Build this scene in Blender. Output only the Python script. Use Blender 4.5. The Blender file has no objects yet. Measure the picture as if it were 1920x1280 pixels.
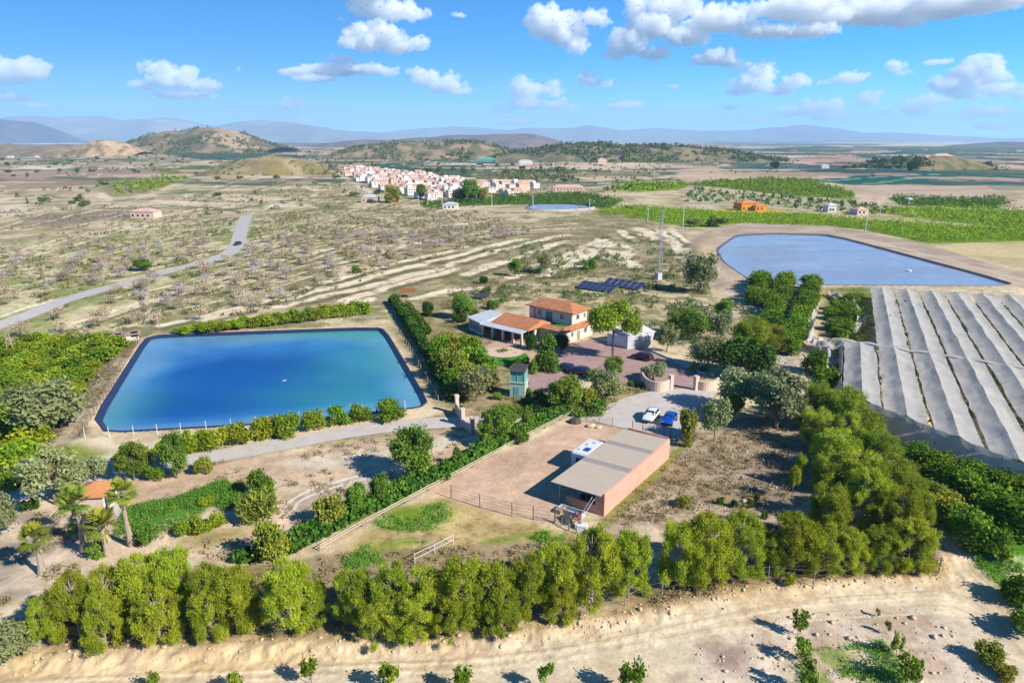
import bpy, bmesh, math, random
import numpy as np
from mathutils import Vector, Matrix
from mathutils.geometry import delaunay_2d_cdt

# ------------------------------------------------------------ camera, sky, sun, exposure
S = bpy.context.scene
COL = S.collection
R = math.radians
CAM_H = 42.0
PITCH = R(16.45)
FPX = 1280.0
cam = bpy.data.cameras.new('camera')
cam_ob = bpy.data.objects.new('camera', cam)
COL.objects.link(cam_ob)
cam_ob.location = (0, 0, CAM_H)
cam_ob.rotation_euler = (math.pi / 2 - PITCH, 0, 0)
cam.sensor_width = 36
cam.lens = 24
cam.clip_start = 0.5
cam.clip_end = 120000
S.camera = cam_ob

SUN_DIR = Vector((.85, -.53, .70)).normalized()
world = bpy.data.worlds.new('World')
S.world = world
world.use_nodes = True
wn = world.node_tree.nodes
wl = world.node_tree.links
sky = wn.new('ShaderNodeTexSky')
sky.sky_type = 'NISHITA'
sky.sun_disc = False
sky.sun_elevation = R(35)
sky.sun_rotation = R(-122)
sky.air_density = .5
sky.dust_density = 0
sky.ozone_density = 8
hs = wn.new('ShaderNodeHueSaturation')
hs.inputs['Saturation'].default_value = 1.3
tint = wn.new('ShaderNodeMix'); tint.data_type = 'RGBA'; tint.blend_type = 'MULTIPLY'; tint.inputs[0].default_value = 1
tint.inputs[7].default_value = (.47, .475, .43, 1)
wl.new(sky.outputs[0], tint.inputs[6])
wl.new(tint.outputs[2], hs.inputs['Color'])
wl.new(hs.outputs[0], wn['Background'].inputs[0])
wn['Background'].inputs[1].default_value = .15
sun = bpy.data.lights.new('sun', 'SUN')
sun.energy = 2.9
sun.angle = R(.6)
sun.color = (1, .95, .87)
sun_ob = bpy.data.objects.new('sun', sun)
COL.objects.link(sun_ob)
sun_ob.rotation_euler = SUN_DIR.to_track_quat('Z', 'Y').to_euler()
S.view_settings.view_transform = 'Standard'
S.view_settings.look = 'None'
S.view_settings.exposure = 1.58
S.view_settings.gamma = 1
cy = S.cycles
cy.max_bounces = 9
cy.diffuse_bounces = 3
cy.glossy_bounces = 3
cy.transmission_bounces = 4
cy.transparent_max_bounces = 12
cy.volume_bounces = 8
cy.use_denoising = True

# ------------------------------------------------------------ helpers
rng = np.random.default_rng(7)
random.seed(7)
LEAF_GAIN = 1.6
K_LIT = 1.42     # how bright a white sunlit floor comes out: turns a sunlit picture colour into a base colour


def lin(c):
    c = c / 255.0
    return c / 12.92 if c <= .04045 else ((c + .055) / 1.055) ** 2.4


def C(r, g, b, k=None):
    k = k or K_LIT
    return (min(.85, lin(r) / k), min(.85, lin(g) / k), min(.85, lin(b) / k))


sp, cp = math.sin(PITCH), math.cos(PITCH)


def P(px, py, z=0.0):
    """ground point at height z seen at a picture point"""
    v = (py - 640) / FPX
    d = sp + v * cp
    zc = (CAM_H - z) / d
    return ((px - 960) / FPX * zc, zc * (cp - v * sp))


def depth(y, z=0):
    return y * cp + (CAM_H - z) * sp


def height_at(Y, top_py):
    v = (top_py - 640) / FPX
    return CAM_H - Y * (sp + v * cp) / (cp - v * sp)


def _hash(ix, iy, s):
    h = (ix.astype(np.int64) * 374761393 + iy.astype(np.int64) * 668265263 + s * 144665) & 0xffffffff
    h = ((h ^ (h >> 13)) * 1274126177) & 0xffffffff
    return ((h ^ (h >> 16)) & 0xffff) / 65535.0


def vnoise(x, y, s=0):
    ix = np.floor(x); iy = np.floor(y)
    fx = x - ix; fy = y - iy
    fx = fx * fx * (3 - 2 * fx); fy = fy * fy * (3 - 2 * fy)
    a = _hash(ix, iy, s); b = _hash(ix + 1, iy, s)
    c = _hash(ix, iy + 1, s); d = _hash(ix + 1, iy + 1, s)
    return (a * (1 - fx) + b * fx) * (1 - fy) + (c * (1 - fx) + d * fx) * fy


def fbm(x, y, scale, octv=4, s=0):
    t = 0; a = .5; n = 0
    x = np.asarray(x, float) / scale; y = np.asarray(y, float) / scale
    for i in range(octv):
        t = t + a * vnoise(x, y, s + i * 17); n += a; a *= .5
        x = x * 2.03 + 11.3; y = y * 2.03 + 5.7
    return t / n


def inside(poly, x, y):
    m = np.zeros(x.shape, bool)
    n = len(poly)
    for i in range(n):
        x1, y1 = poly[i]; x2, y2 = poly[(i + 1) % n]
        if y1 == y2: continue
        c = ((y1 > y) != (y2 > y)) & (x < (x2 - x1) * (y - y1) / (y2 - y1) + x1)
        m ^= c
    return m


def seg_dist(line, x, y, closed=False):
    d = np.full(x.shape, 1e9)
    n = len(line)
    for i in range(n if closed else n - 1):
        ax, ay = line[i]; bx, by = line[(i + 1) % n]
        vx, vy = bx - ax, by - ay
        L = vx * vx + vy * vy + 1e-9
        t = np.clip(((x - ax) * vx + (y - ay) * vy) / L, 0, 1)
        d = np.minimum(d, np.hypot(x - ax - t * vx, y - ay - t * vy))
    return d


def sdf(poly, x, y):
    """positive inside"""
    d = seg_dist(poly, x, y, True)
    return np.where(inside(poly, x, y), d, -d)


def sstep(a, b, t):
    t = np.clip((t - a) / (b - a), 0, 1)
    return t * t * (3 - 2 * t)


def smooth_poly(pts, it=2, w=.25):
    for _ in range(it):
        o = []
        for i in range(len(pts)):
            a = pts[i]; b = pts[(i + 1) % len(pts)]
            o.append((a[0] + (b[0] - a[0]) * w, a[1] + (b[1] - a[1]) * w))
            o.append((a[0] + (b[0] - a[0]) * (1 - w), a[1] + (b[1] - a[1]) * (1 - w)))
        pts = o
    return pts


def smooth_line(pts, it=2):
    for _ in range(it):
        o = [pts[0]]
        for a, b in zip(pts[:-1], pts[1:]):
            o.append((a[0] * .75 + b[0] * .25, a[1] * .75 + b[1] * .25))
            o.append((a[0] * .25 + b[0] * .75, a[1] * .25 + b[1] * .75))
        o.append(pts[-1])
        pts = o
    return pts


def inset(poly, d):
    """move every point of a counter-clockwise or clockwise polygon inwards by d"""
    n = len(poly)
    A = sum(poly[i][0] * poly[(i + 1) % n][1] - poly[(i + 1) % n][0] * poly[i][1] for i in range(n))
    sg = 1 if A > 0 else -1
    o = []
    for i in range(n):
        a = poly[i - 1]; b = poly[(i + 1) % n]
        tx, ty = b[0] - a[0], b[1] - a[1]
        L = math.hypot(tx, ty) or 1
        o.append((poly[i][0] - ty / L * d * sg, poly[i][1] + tx / L * d * sg))
    return o


# ------------------------------------------------------------ the lie of the land
RES_Z = 0.0
RES = smooth_poly([P(x, y) for x, y in [(160, 812), (272, 634), (300, 628), (712, 613), (728, 630), (800, 752), (785, 764), (480, 795)]], 2, .12)
RES2_Z = 1.5
RES2 = smooth_poly([P(x, y, RES2_Z) for x, y in [(1342, 466), (1380, 440), (1450, 437), (1560, 440), (1905, 532), (1860, 536), (1425, 533), (1395, 518), (1355, 490)]], 2, .12)
ORCH_EDGE = [P(x, y) for x, y in [(40, 910), (120, 820), (185, 730), (245, 655), (262, 610)]]
BANK = smooth_line([P(x, y) for x, y in [(-500, 1260), (-60, 1242), (90, 1225), (300, 1210), (640, 1200), (900, 1190), (1100, 1165), (1200, 1145), (1330, 1112), (1450, 1092), (1600, 1078), (1760, 1072), (1775, 1040), (1745, 1000)]], 2)


def hgt(x, y):
    x = np.asarray(x, float); y = np.asarray(y, float)
    far = sstep(250, 700, np.hypot(x, y))
    h = (fbm(x, y, 30, 3, 3) - .5) * .35 + (fbm(x, y, 160, 3, 9) - .5) * far * 9 + (fbm(x, y, 700, 3, 19) - .5) * sstep(900, 2500, np.hypot(x, y)) * 22
    # orchard to the left lies lower than the bank of the reservoir
    dl = seg_dist(ORCH_EDGE, x, y)
    ax, ay = ORCH_EDGE[0]; bx, by = ORCH_EDGE[-1]
    left = ((bx - ax) * (y - ay) - (by - ay) * (x - ax)) > 0
    fade = sstep(by + 25, by - 5, y) * sstep(ay - 18, ay - 2, y)
    h = h - np.where(left, sstep(0, 9, dl), 0) * 3.0 * fade
    # cut bank above the dirt road
    db = seg_dist(BANK, x, y)
    xs = np.array([p[0] for p in BANK[:-6]]); ys = np.array([p[1] for p in BANK[:-6]])
    yb = np.interp(x, xs, ys)
    low = (y < yb)
    h = h - np.where(low, sstep(0, 1.6, db + (fbm(x, y, 1.5, 3, 31) - .5) * 1.6), 0) * (.7 - .3 * sstep(-5, 20, x))
    h = h + (fbm(x, y, .9, 4, 35) - .5) * .22 * sstep(95, 70, y) * sstep(6, 1.5, db)
    # second reservoir: raised rim
    m = (y > 90) & (y < 420) & (x > 20)
    if m.any():
        d2 = sdf(RES2, x[m], y[m])
        hh = h[m]
        k = sstep(-16, -5, d2)
        hh = hh * (1 - k) + RES2_Z * k
        hh = np.where(d2 > 0, RES2_Z - .1 - np.minimum(d2 * .5, 3), hh)
        h[m] = hh
    m = (y > 60) & (y < 190) & (x < 5) & (x > -110)
    if m.any():
        d1 = sdf(RES, x[m], y[m])
        hh = h[m]
        k = sstep(-5, -1, d1)
        hh = hh * (1 - k)
        hh = np.where(d1 > -.2, -.25 - np.clip(d1 + .2, 0, 8) * .62, hh)
        h[m] = hh
    # levelled ground under buildings and yards
    for (cx, cy_, r) in FLAT:
        k = sstep(r * 1.3, r * .85, np.hypot(x - cx, y - cy_))
        h = h * (1 - k)
    return h


FLAT = [(5, 148, 26), (22, 128, 22), (17, 78, 20), (26, 96, 14), (0, 92, 14), (-58, 66, 8)]


def h1(x, y):
    return float(hgt(np.array([x]), np.array([y]))[0])


def G(px, py):
    z = 0.0
    for _ in range(4):
        x, y = P(px, py, z)
        z = h1(x, y)
    return Vector((x, y, z))


# ------------------------------------------------------------ object helpers
def link(o, parent=None):
    COL.objects.link(o)
    if parent is not None: o.parent = parent
    return o


def tag(o, label=None, cat=None, group=None, kind=None):
    if label: o['label'] = label
    if cat: o['category'] = cat
    if group: o['group'] = group
    if kind: o['kind'] = kind
    return o


def mesh_np(name, verts, faces, mats, smooth=False, mat_idx=None, attrs=None, cattr=None):
    """verts (n,3); faces (m,k) array of tris or quads, or a list of tuples"""
    me = bpy.data.meshes.new(name)
    verts = np.asarray(verts, np.float32)
    if isinstance(faces, np.ndarray):
        k = faces.shape[1]; m = faces.shape[0]
        me.vertices.add(len(verts)); me.vertices.foreach_set('co', verts.ravel())
        me.loops.add(m * k); me.loops.foreach_set('vertex_index', faces.astype(np.int32).ravel())
        me.polygons.add(m)
        me.polygons.foreach_set('loop_start', np.arange(0, m * k, k, dtype=np.int32))
        me.polygons.foreach_set('loop_total', np.full(m, k, np.int32))
    else:
        me.from_pydata(verts.tolist(), [], faces)
    for mt in (mats if isinstance(mats, (list, tuple)) else [mats]):
        me.materials.append(mt)
    if mat_idx is not None: me.polygons.foreach_set('material_index', np.asarray(mat_idx, np.int32))
    if attrs:
        for k_, v_ in attrs.items():
            a = me.attributes.new(k_, 'FLOAT', 'POINT'); a.data.foreach_set('value', np.asarray(v_, np.float32))
    if cattr is not None:
        a = me.attributes.new('land', 'FLOAT_COLOR', 'POINT')
        c4 = np.ones((len(verts), 4), np.float32); c4[:, :3] = cattr
        a.data.foreach_set('color', c4.ravel())
    me.update(calc_edges=True)
    me.validate()
    if smooth: me.polygons.foreach_set('use_smooth', np.ones(len(me.polygons), bool))
    return me


class MB:
    """collects boxes, bars and prisms into one mesh"""
    def __init__(s): s.v = []; s.f = []; s.mi = []; s.m = 0

    def add(s, vs, fs):
        o = len(s.v)
        s.v += [tuple(v) for v in vs]
        s.f += [tuple(i + o for i in f) for f in fs]
        s.mi += [s.m] * len(fs)
        return s

    def box(s, x0, x1, y0, y1, z0, z1):
        vs = [(x, y, z) for z in (z0, z1) for x, y in ((x0, y0), (x1, y0), (x1, y1), (x0, y1))]
        return s.add(vs, [(3, 2, 1, 0), (4, 5, 6, 7), (0, 1, 5, 4), (1, 2, 6, 5), (2, 3, 7, 6), (3, 0, 4, 7)])

    def prism(s, poly, z0, z1):
        n = len(poly)
        z0 = z0 if isinstance(z0, (list, tuple)) else [z0] * n
        z1 = z1 if isinstance(z1, (list, tuple)) else [z1] * n
        A = sum(poly[i][0] * poly[(i + 1) % n][1] - poly[(i + 1) % n][0] * poly[i][1] for i in range(n))
        if A < 0:
            poly = poly[::-1]; z0 = z0[::-1]; z1 = z1[::-1]
        vs = [(p[0], p[1], z) for p, z in zip(poly, z0)] + [(p[0], p[1], z) for p, z in zip(poly, z1)]
        return s.add(vs, [tuple(range(n))[::-1], tuple(range(n, 2 * n))] + [(i, (i + 1) % n, n + (i + 1) % n, n + i) for i in range(n)])

    def tube(s, a, b, r0, r1=None, n=6):
        r1 = r0 if r1 is None else r1
        a = Vector(a); b = Vector(b)
        d = (b - a).normalized()
        q = d.orthogonal().normalized(); w = d.cross(q)
        vs = []
        for c, r in ((a, r0), (b, r1)):
            for i in range(n):
                t = 2 * math.pi * i / n
                vs.append(c + q * math.cos(t) * r + w * math.sin(t) * r)
        return s.add(vs, [(i, (i + 1) % n, n + (i + 1) % n, n + i) for i in range(n)] + [tuple(range(n))[::-1], tuple(range(n, 2 * n))])

    def path(s, pts, radii, n=6):
        for a, b, r0, r1 in zip(pts[:-1], pts[1:], radii[:-1], radii[1:]): s.tube(a, b, r0, r1, n)
        return s

    def disc(s, c, ax, r, w, n=20):
        ax = Vector(ax).normalized() * (w / 2)
        return s.tube(Vector(c) - ax, Vector(c) + ax, r, r, n)

    def mesh(s, name, mats, smooth=False):
        me = mesh_np(name, s.v, s.f, mats, smooth, s.mi)
        return me

    def build(s, name, mats, parent=None, loc=None, rz=0, smooth=False, bevel=0):
        o = bpy.data.objects.new(name, s.mesh(name, mats, smooth))
        link(o, parent)
        if loc is not None: o.location = loc
        o.rotation_euler.z = rz
        if bevel:
            b = o.modifiers.new('bevel', 'BEVEL'); b.width = bevel; b.segments = 2; b.limit_method = 'ANGLE'
        return o


def empty(name, loc=(0, 0, 0), rz=0, label=None, cat=None, group=None):
    o = bpy.data.objects.new(name, None)
    link(o)
    o.location = loc; o.rotation_euler = (0, 0, rz)
    o.empty_display_size = .5
    return tag(o, label, cat, group)


ORD = ['first', 'second', 'third', 'fourth', 'fifth', 'sixth', 'seventh', 'eighth', 'ninth', 'tenth', 'eleventh', 'twelfth', 'thirteenth',
       'fourteenth', 'fifteenth', 'sixteenth', 'seventeenth', 'eighteenth', 'nineteenth', 'twentieth', 'twenty-first', 'twenty-second', 'twenty-third',
       'twenty-fourth', 'twenty-fifth', 'twenty-sixth', 'twenty-seventh', 'twenty-eighth', 'twenty-ninth', 'thirtieth']


# ------------------------------------------------------------ materials
def new_mat(name):
    m = bpy.data.materials.new(name)
    m.use_nodes = True
    nt = m.node_tree
    return m, nt.nodes, nt.links, nt.nodes['Principled BSDF']


def plain(name, col, rough=.7, var=.12, scale=3.0, metal=0, bump=.0, spec=.3):
    """a colour broken up by two sizes of noise"""
    m, n, l, b = new_mat(name)
    b.inputs['Roughness'].default_value = rough
    b.inputs['Metallic'].default_value = metal
    b.inputs['Specular IOR Level'].default_value = spec
    tc = n.new('ShaderNodeTexCoord')
    no = n.new('ShaderNodeTexNoise'); no.inputs['Scale'].default_value = scale; no.inputs['Detail'].default_value = 6
    no.inputs['Roughness'].default_value = .65
    l.new(tc.outputs['Object'], no.inputs['Vector'])
    mr = n.new('ShaderNodeMapRange'); mr.inputs[1].default_value = .3; mr.inputs[2].default_value = .7
    mr.inputs[3].default_value = 1 - var; mr.inputs[4].default_value = 1 + var
    l.new(no.outputs[0], mr.inputs[0])
    mx = n.new('ShaderNodeMix'); mx.data_type = 'RGBA'; mx.blend_type = 'MULTIPLY'; mx.inputs[0].default_value = 1
    mx.inputs[6].default_value = (*col, 1)
    l.new(mr.outputs[0], mx.inputs[7])
    l.new(mx.outputs[2], b.inputs['Base Color'])
    if bump:
        bp = n.new('ShaderNodeBump'); bp.inputs['Strength'].default_value = bump; bp.inputs['Distance'].default_value = .05
        l.new(no.outputs[0], bp.inputs['Height']); l.new(bp.outputs[0], b.inputs['Normal'])
    return m


def leaf_mat(name, c1, c2, trans=.3, hue=.02):
    c1 = tuple(min(.7, c * LEAF_GAIN) for c in c1); c2 = tuple(min(.7, c * LEAF_GAIN) for c in c2)
    """two leaf colours mixed clump by clump, each plant shifted a little"""
    m, n, l, b = new_mat(name)
    out = n['Material Output']
    n.remove(b)
    at = n.new('ShaderNodeAttribute'); at.attribute_name = 'tint'
    mx = n.new('ShaderNodeMix'); mx.data_type = 'RGBA'
    mx.inputs[6].default_value = (*c1, 1); mx.inputs[7].default_value = (*c2, 1)
    l.new(at.outputs['Fac'], mx.inputs[0])
    oi = n.new('ShaderNodeObjectInfo')
    h = n.new('ShaderNodeHueSaturation')
    r1 = n.new('ShaderNodeMapRange'); r1.inputs[3].default_value = .5 - hue; r1.inputs[4].default_value = .5 + hue
    l.new(oi.outputs['Random'], r1.inputs[0]); l.new(r1.outputs[0], h.inputs['Hue'])
    ma = n.new('ShaderNodeMath'); ma.operation = 'MULTIPLY'; ma.inputs[1].default_value = 7.31
    fr = n.new('ShaderNodeMath'); fr.operation = 'FRACT'
    l.new(oi.outputs['Random'], ma.inputs[0]); l.new(ma.outputs[0], fr.inputs[0])
    r2 = n.new('ShaderNodeMapRange'); r2.inputs[3].default_value = .75; r2.inputs[4].default_value = 1.2
    l.new(fr.outputs[0], r2.inputs[0]); l.new(r2.outputs[0], h.inputs['Value'])
    l.new(mx.outputs[2], h.inputs['Color'])
    d = n.new('ShaderNodeBsdfDiffuse'); t = n.new('ShaderNodeBsdfTranslucent'); ms = n.new('ShaderNodeMixShader')
    ms.inputs[0].default_value = trans
    l.new(h.outputs[0], d.inputs[0]); l.new(h.outputs[0], t.inputs[0])
    l.new(d.outputs[0], ms.inputs[1]); l.new(t.outputs[0], ms.inputs[2]); l.new(ms.outputs[0], out.inputs[0])
    return m


# ------------------------------------------------------------ ground and land cover
def PP(pts): return [P(x, y) for x, y in pts]


TAN = (224, 203, 170); PALE = (232, 216, 188); OLIVE = (158, 150, 92); DRY = (186, 164, 132); PINKT = (214, 186, 164)


class Land:
    def __init__(s, x, y):
        s.x = x; s.y = y
        s.r = np.hypot(x, y)
        n1 = fbm(x, y, 1.0, 2, 5); n2 = fbm(x, y, 14, 4, 6); n3 = fbm(x, y, 70, 4, 7)
        s.n2 = n2; s.n3 = n3
        s.wx = fbm(x, y, 9, 3, 21) - .5; s.wy = fbm(x, y, 9, 3, 22) - .5
        s.k = np.ones(len(x))
        a = np.array(C(218, 198, 164)); b = np.array(C(176, 160, 120)); d = np.array(C(224, 205, 172))
        k = sstep(.35, .65, n2)[:, None]; s.c = a * (1 - k) + b * k
        k = (sstep(.5, .75, fbm(x, y, 25, 4, 8)))[:, None]; s.c = s.c * (1 - k) + d * k

    def mix(s, m, k, col, col2=None, sc=12, lo=.4, hi=.6, seed=40, spk=None):
        if spk is not None: s.k[m] = s.k[m] * (1 - k) + spk * k
        c = np.array(C(*col))[None, :]
        if col2 is not None:
            t = sstep(lo, hi, fbm(s.x[m], s.y[m], sc, 4, seed))[:, None]
            c = c * (1 - t) + np.array(C(*col2))[None, :] * t
        k = np.asarray(k)[:, None] if np.ndim(k) else k
        s.c[m] = s.c[m] * (1 - k) + c * k

    def poly(s, pts, col, col2=None, a=1, soft=.02, wob=.0, sc=12, seed=40, lo=.4, hi=.6, world=False, patch=None, spk=None):
        w = pts if world else PP(pts)
        xs = [p[0] for p in w]; ys = [p[1] for p in w]
        Y = sum(ys) / len(ys)
        e = Y * soft
        m = (s.x > min(xs) - 3 * e) & (s.x < max(xs) + 3 * e) & (s.y > min(ys) - 3 * e) & (s.y < max(ys) + 3 * e)
        if not m.any(): return
        wb = Y * wob
        d = sdf(w, s.x[m] + s.wx[m] * wb, s.y[m] + s.wy[m] * wb)
        k = sstep(-e, e, d) * a
        if patch is not None:
            k = k * sstep(patch[1] - .06, patch[1] + .06, fbm(s.x[m], s.y[m], patch[0], 4, seed + 3))
        s.mix(m, k, col, col2, sc, lo, hi, seed, spk)

    def line(s, pts, w, col, a=1, col2=None, wob=1.0, patch=None, sm=2, soft=.35, seed=60, spk=0):
        L = smooth_line(PP(pts), sm)
        xs = [p[0] for p in L]; ys = [p[1] for p in L]
        m = (s.x > min(xs) - 3 * w) & (s.x < max(xs) + 3 * w) & (s.y > min(ys) - 3 * w) & (s.y < max(ys) + 3 * w)
        if not m.any(): return
        d = seg_dist(L, s.x[m] + s.wx[m] * wob * w, s.y[m] + s.wy[m] * wob * w)
        k = sstep(w / 2 * (1 + soft), w / 2 * (1 - soft), d) * a
        if patch is not None: k = k * sstep(patch[1] - .08, patch[1] + .08, fbm(s.x[m], s.y[m], patch[0], 3, seed))
        s.mix(m, k, col, col2, spk=spk)


def cover(x, y):
    L = Land(x, y)
    # --- far plain: a patchwork of fields in world space
    m = y > 520
    if m.any():
        xx, yy = x[m], y[m]
        pal = np.array([C(*c) for c in [(200, 172, 142), (186, 160, 132), (148, 140, 98), (120, 126, 78), (92, 112, 76), (208, 186, 154), (176, 146, 124), (132, 122, 90), (70, 98, 74), (196, 160, 138), (158, 138, 110)]])
        palr = np.array([C(*c) for c in [(64, 100, 88), (196, 168, 142), (78, 108, 80), (70, 100, 100), (206, 172, 150), (96, 116, 84), (176, 160, 140), (60, 92, 90), (210, 190, 170), (120, 128, 96)]])
        a = .5
        u = xx * math.cos(a) + yy * math.sin(a); v = -xx * math.sin(a) + yy * math.cos(a)
        wu = u + (fbm(xx, yy, 400, 3, 71) - .5) * 420; wv = v + (fbm(xx, yy, 400, 3, 72) - .5) * 420
        big = 150 * np.maximum(1, (np.floor(yy / 500) * 500 / 1000) ** 1.3)
        iu = np.floor(wu / big); iv = np.floor(wv / (big * .8))
        q = _hash(iu, iv, 5)
        cl = pal[(q * 10.99).astype(int)]; cr = palr[(q * 9.99).astype(int)]
        rt = sstep(.1, .35, xx / yy)[:, None]
        cc = cl * (1 - rt) + cr * rt
        nn = (fbm(xx, yy, 60, 5, 73)[:, None] - .5) * .9 + 1
        cc = cc * nn
        scr = sstep(.56, .64, fbm(xx, yy, 120, 4, 74))[:, None] * .75 * (1 - rt * .6)
        cc = cc * (1 - scr) + np.array(C(112, 112, 72)) * scr
        fu = np.abs(wu / big - np.round(wu / big)); fv = np.abs(wv / (big * .8) - np.round(wv / (big * .8)))
        edge = (np.minimum(fu, fv) < .03)[:, None] * .6
        cc = cc * (1 - edge) + np.array(C(214, 196, 164)) * edge
        cc = cc * 1.12
        k = sstep(520, 800, yy)[:, None]
        L.c[m] = L.c[m] * (1 - k) + cc * k
    # --- named fields, far to near
    f = L.poly
    f([(295, 283), (520, 282), (515, 292), (470, 298), (330, 296)], (86, 104, 70), (74, 92, 62), soft=.01)
    f([(0, 318), (180, 305), (300, 309), (410, 313), (330, 332), (150, 347), (0, 352)], (178, 154, 132), (160, 138, 118), soft=.01, sc=60)
    f([(290, 318), (400, 309), (440, 311), (380, 322), (300, 327)], (128, 138, 52), (110, 124, 46), soft=.006)
    f([(200, 352), (300, 335), (365, 338), (285, 362), (205, 366)], (148, 152, 48), (132, 138, 46), soft=.006)
    f([(225, 336), (300, 331), (335, 342), (240, 346)], (142, 146, 60), soft=.006)
    f([(0, 380), (40, 375), (62, 388), (40, 400), (0, 410)], PALE, soft=.01)
    f([(30, 412), (150, 390), (300, 383), (305, 400), (150, 420), (40, 428)], (176, 158, 136), (160, 140, 122), soft=.01, sc=30)
    f([(0, 450), (90, 440), (130, 455), (60, 475), (0, 490)], (160, 146, 118), (178, 160, 130), soft=.015)
    f([(672, 310), (705, 304), (855, 308), (892, 321), (770, 326), (690, 322)], (76, 106, 76), (66, 96, 72), soft=.005)
    f([(820, 327), (885, 326), (885, 336), (840, 337)], (70, 100, 80), soft=.005)
    f([(600, 322), (640, 315), (1010, 350), (1010, 366), (800, 374), (660, 352)], (206, 182, 154), (190, 166, 140), soft=.01)
    f([(785, 378), (925, 366), (1080, 362), (1170, 376), (1140, 391), (1090, 387), (1010, 383), (900, 384), (800, 390)], (100, 136, 48), (86, 122, 44), soft=.004, sc=30)
    f([(1140, 358), (1180, 343), (1290, 347), (1275, 360), (1200, 363)], (150, 166, 44), (136, 152, 44), soft=.004)
    f([(1285, 348), (1430, 336), (1520, 340), (1600, 361), (1600, 373), (1480, 366), (1330, 353)], (128, 152, 46), (112, 138, 44), soft=.004, sc=30)
    f([(1300, 356), (1480, 369), (1600, 377), (1690, 392), (1700, 402), (1590, 402), (1430, 384), (1280, 378)], (206, 192, 156), (190, 182, 140), soft=.006)
    f([(1280, 312), (1400, 311), (1490, 324), (1430, 334), (1290, 346), (1265, 330)], (212, 186, 158), (198, 172, 146), soft=.006, sc=60)
    f([(1445, 293), (1600, 296), (1645, 305), (1560, 312), (1440, 305)], (206, 166, 146), (196, 160, 140), soft=.006)
    f([(1480, 317), (1560, 315), (1625, 322), (1600, 328), (1530, 330)], (42, 92, 80), soft=.004)
    f([(1525, 336), (1690, 325), (1920, 327), (2100, 330), (2100, 352), (1920, 346), (1690, 347), (1580, 346)], (40, 98, 86), (48, 104, 84), soft=.004)
    L.line([(1540, 338), (1620, 334), (1760, 330), (1920, 330)], 9, (150, 176, 158), .9)
    rs_ = np.random.default_rng(23)
    greens = [(52, 84, 84), (64, 92, 80), (84, 106, 72), (58, 90, 92), (96, 116, 66)]
    tans = [(212, 186, 160), (196, 166, 142), (232, 220, 206), (180, 150, 130)]
    for i in range(190):
        y_ = 268 + 80 * rs_.random() ** 1.5
        x0 = rs_.uniform(640, 1950) if rs_.random() < .75 else rs_.uniform(-100, 640)
        if y_ > 318 and 620 < x0 < 1010: continue
        ln = rs_.uniform(80, 330) * (1.2 if y_ < 290 else .8)
        Yd = CAM_H / max(1e-4, sp + (y_ - 640) / FPX * cp) * cp
        th = rs_.uniform(.8, 2.6) + max(0, (y_ - 290) * .05)
        w_ = th * Yd * Yd / (CAM_H * FPX)
        g_ = rs_.random() < (.62 if x0 > 1150 else .45)
        c_ = greens[int(rs_.integers(5))] if g_ else tans[int(rs_.integers(4))]
        L.line([(x0, y_ + rs_.uniform(-.5, .8)), (x0 + ln / 2, y_), (x0 + ln, y_ + rs_.uniform(-.5, .8))], w_, c_, .85, wob=.25, seed=500 + i, sm=1, soft=.15)
    L.line([(1620, 343), (1700, 338), (1800, 335)], 8, (140, 168, 150), .9)
    f([(1520, 343), (1600, 346), (1700, 345), (1850, 348), (1915, 378), (1760, 370), (1610, 363)], (206, 182, 156), (190, 166, 142), soft=.004, sc=40, spk=0.1)
    f([(1600, 362), (1670, 364), (1690, 380), (1620, 384)], (224, 200, 172), (200, 172, 146), soft=.004, sc=10)
    f([(1665, 366), (1880, 372), (1905, 383), (1860, 389), (1690, 381)], (84, 106, 42), (74, 96, 40), soft=.004)
    f([(1870, 380), (1960, 378), (1980, 392), (1880, 392)], (214, 188, 164), soft=.004)
    f([(1620, 393), (1760, 383), (1920, 392), (2100, 396), (2100, 430), (1920, 428), (1700, 407)], (146, 164, 44), (130, 148, 44), soft=.004, sc=30)
    f([(1108, 396), (1180, 386), (1300, 391), (1420, 398), (1520, 400), (1600, 410), (1920, 428), (2100, 432), (2100, 456), (1920, 453), (1740, 457), (1620, 430), (1560, 424), (1390, 418), (1300, 426), (1210, 412)], (134, 162, 24), (118, 148, 24), soft=.004, sc=40)
    f([(1330, 394), (1400, 390), (1500, 397), (1400, 399)], (238, 190, 84), soft=.003)
    f([(1740, 462), (1920, 452), (2100, 446), (2100, 520), (1920, 503), (1850, 488)], (214, 194, 146), (200, 180, 134), soft=.006, sc=30, spk=0.2)
    # --- slopes of the almond terraces
    f([(-200, 480), (300, 425), (620, 382), (900, 395), (1120, 400), (1290, 440), (1230, 530), (900, 590), (700, 600), (500, 640), (0, 660), (-200, 660)], (218, 202, 168), (158, 150, 108), soft=.01, sc=9, lo=.38, hi=.6)
    f([(-200, 480), (300, 425), (600, 390), (640, 440), (400, 560), (0, 620), (-200, 640)], (216, 204, 164), (150, 158, 92), soft=.03, sc=10, a=.85, lo=.42, hi=.6, seed=44)
    f([(500, 590), (640, 520), (860, 450), (960, 420), (1130, 398), (1200, 405), (1290, 440), (1290, 500), (1230, 530), (1000, 528), (860, 560), (700, 575)], (184, 168, 130), (144, 136, 96), soft=.012, sc=8, lo=.38, hi=.62, seed=47, a=.9)
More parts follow.
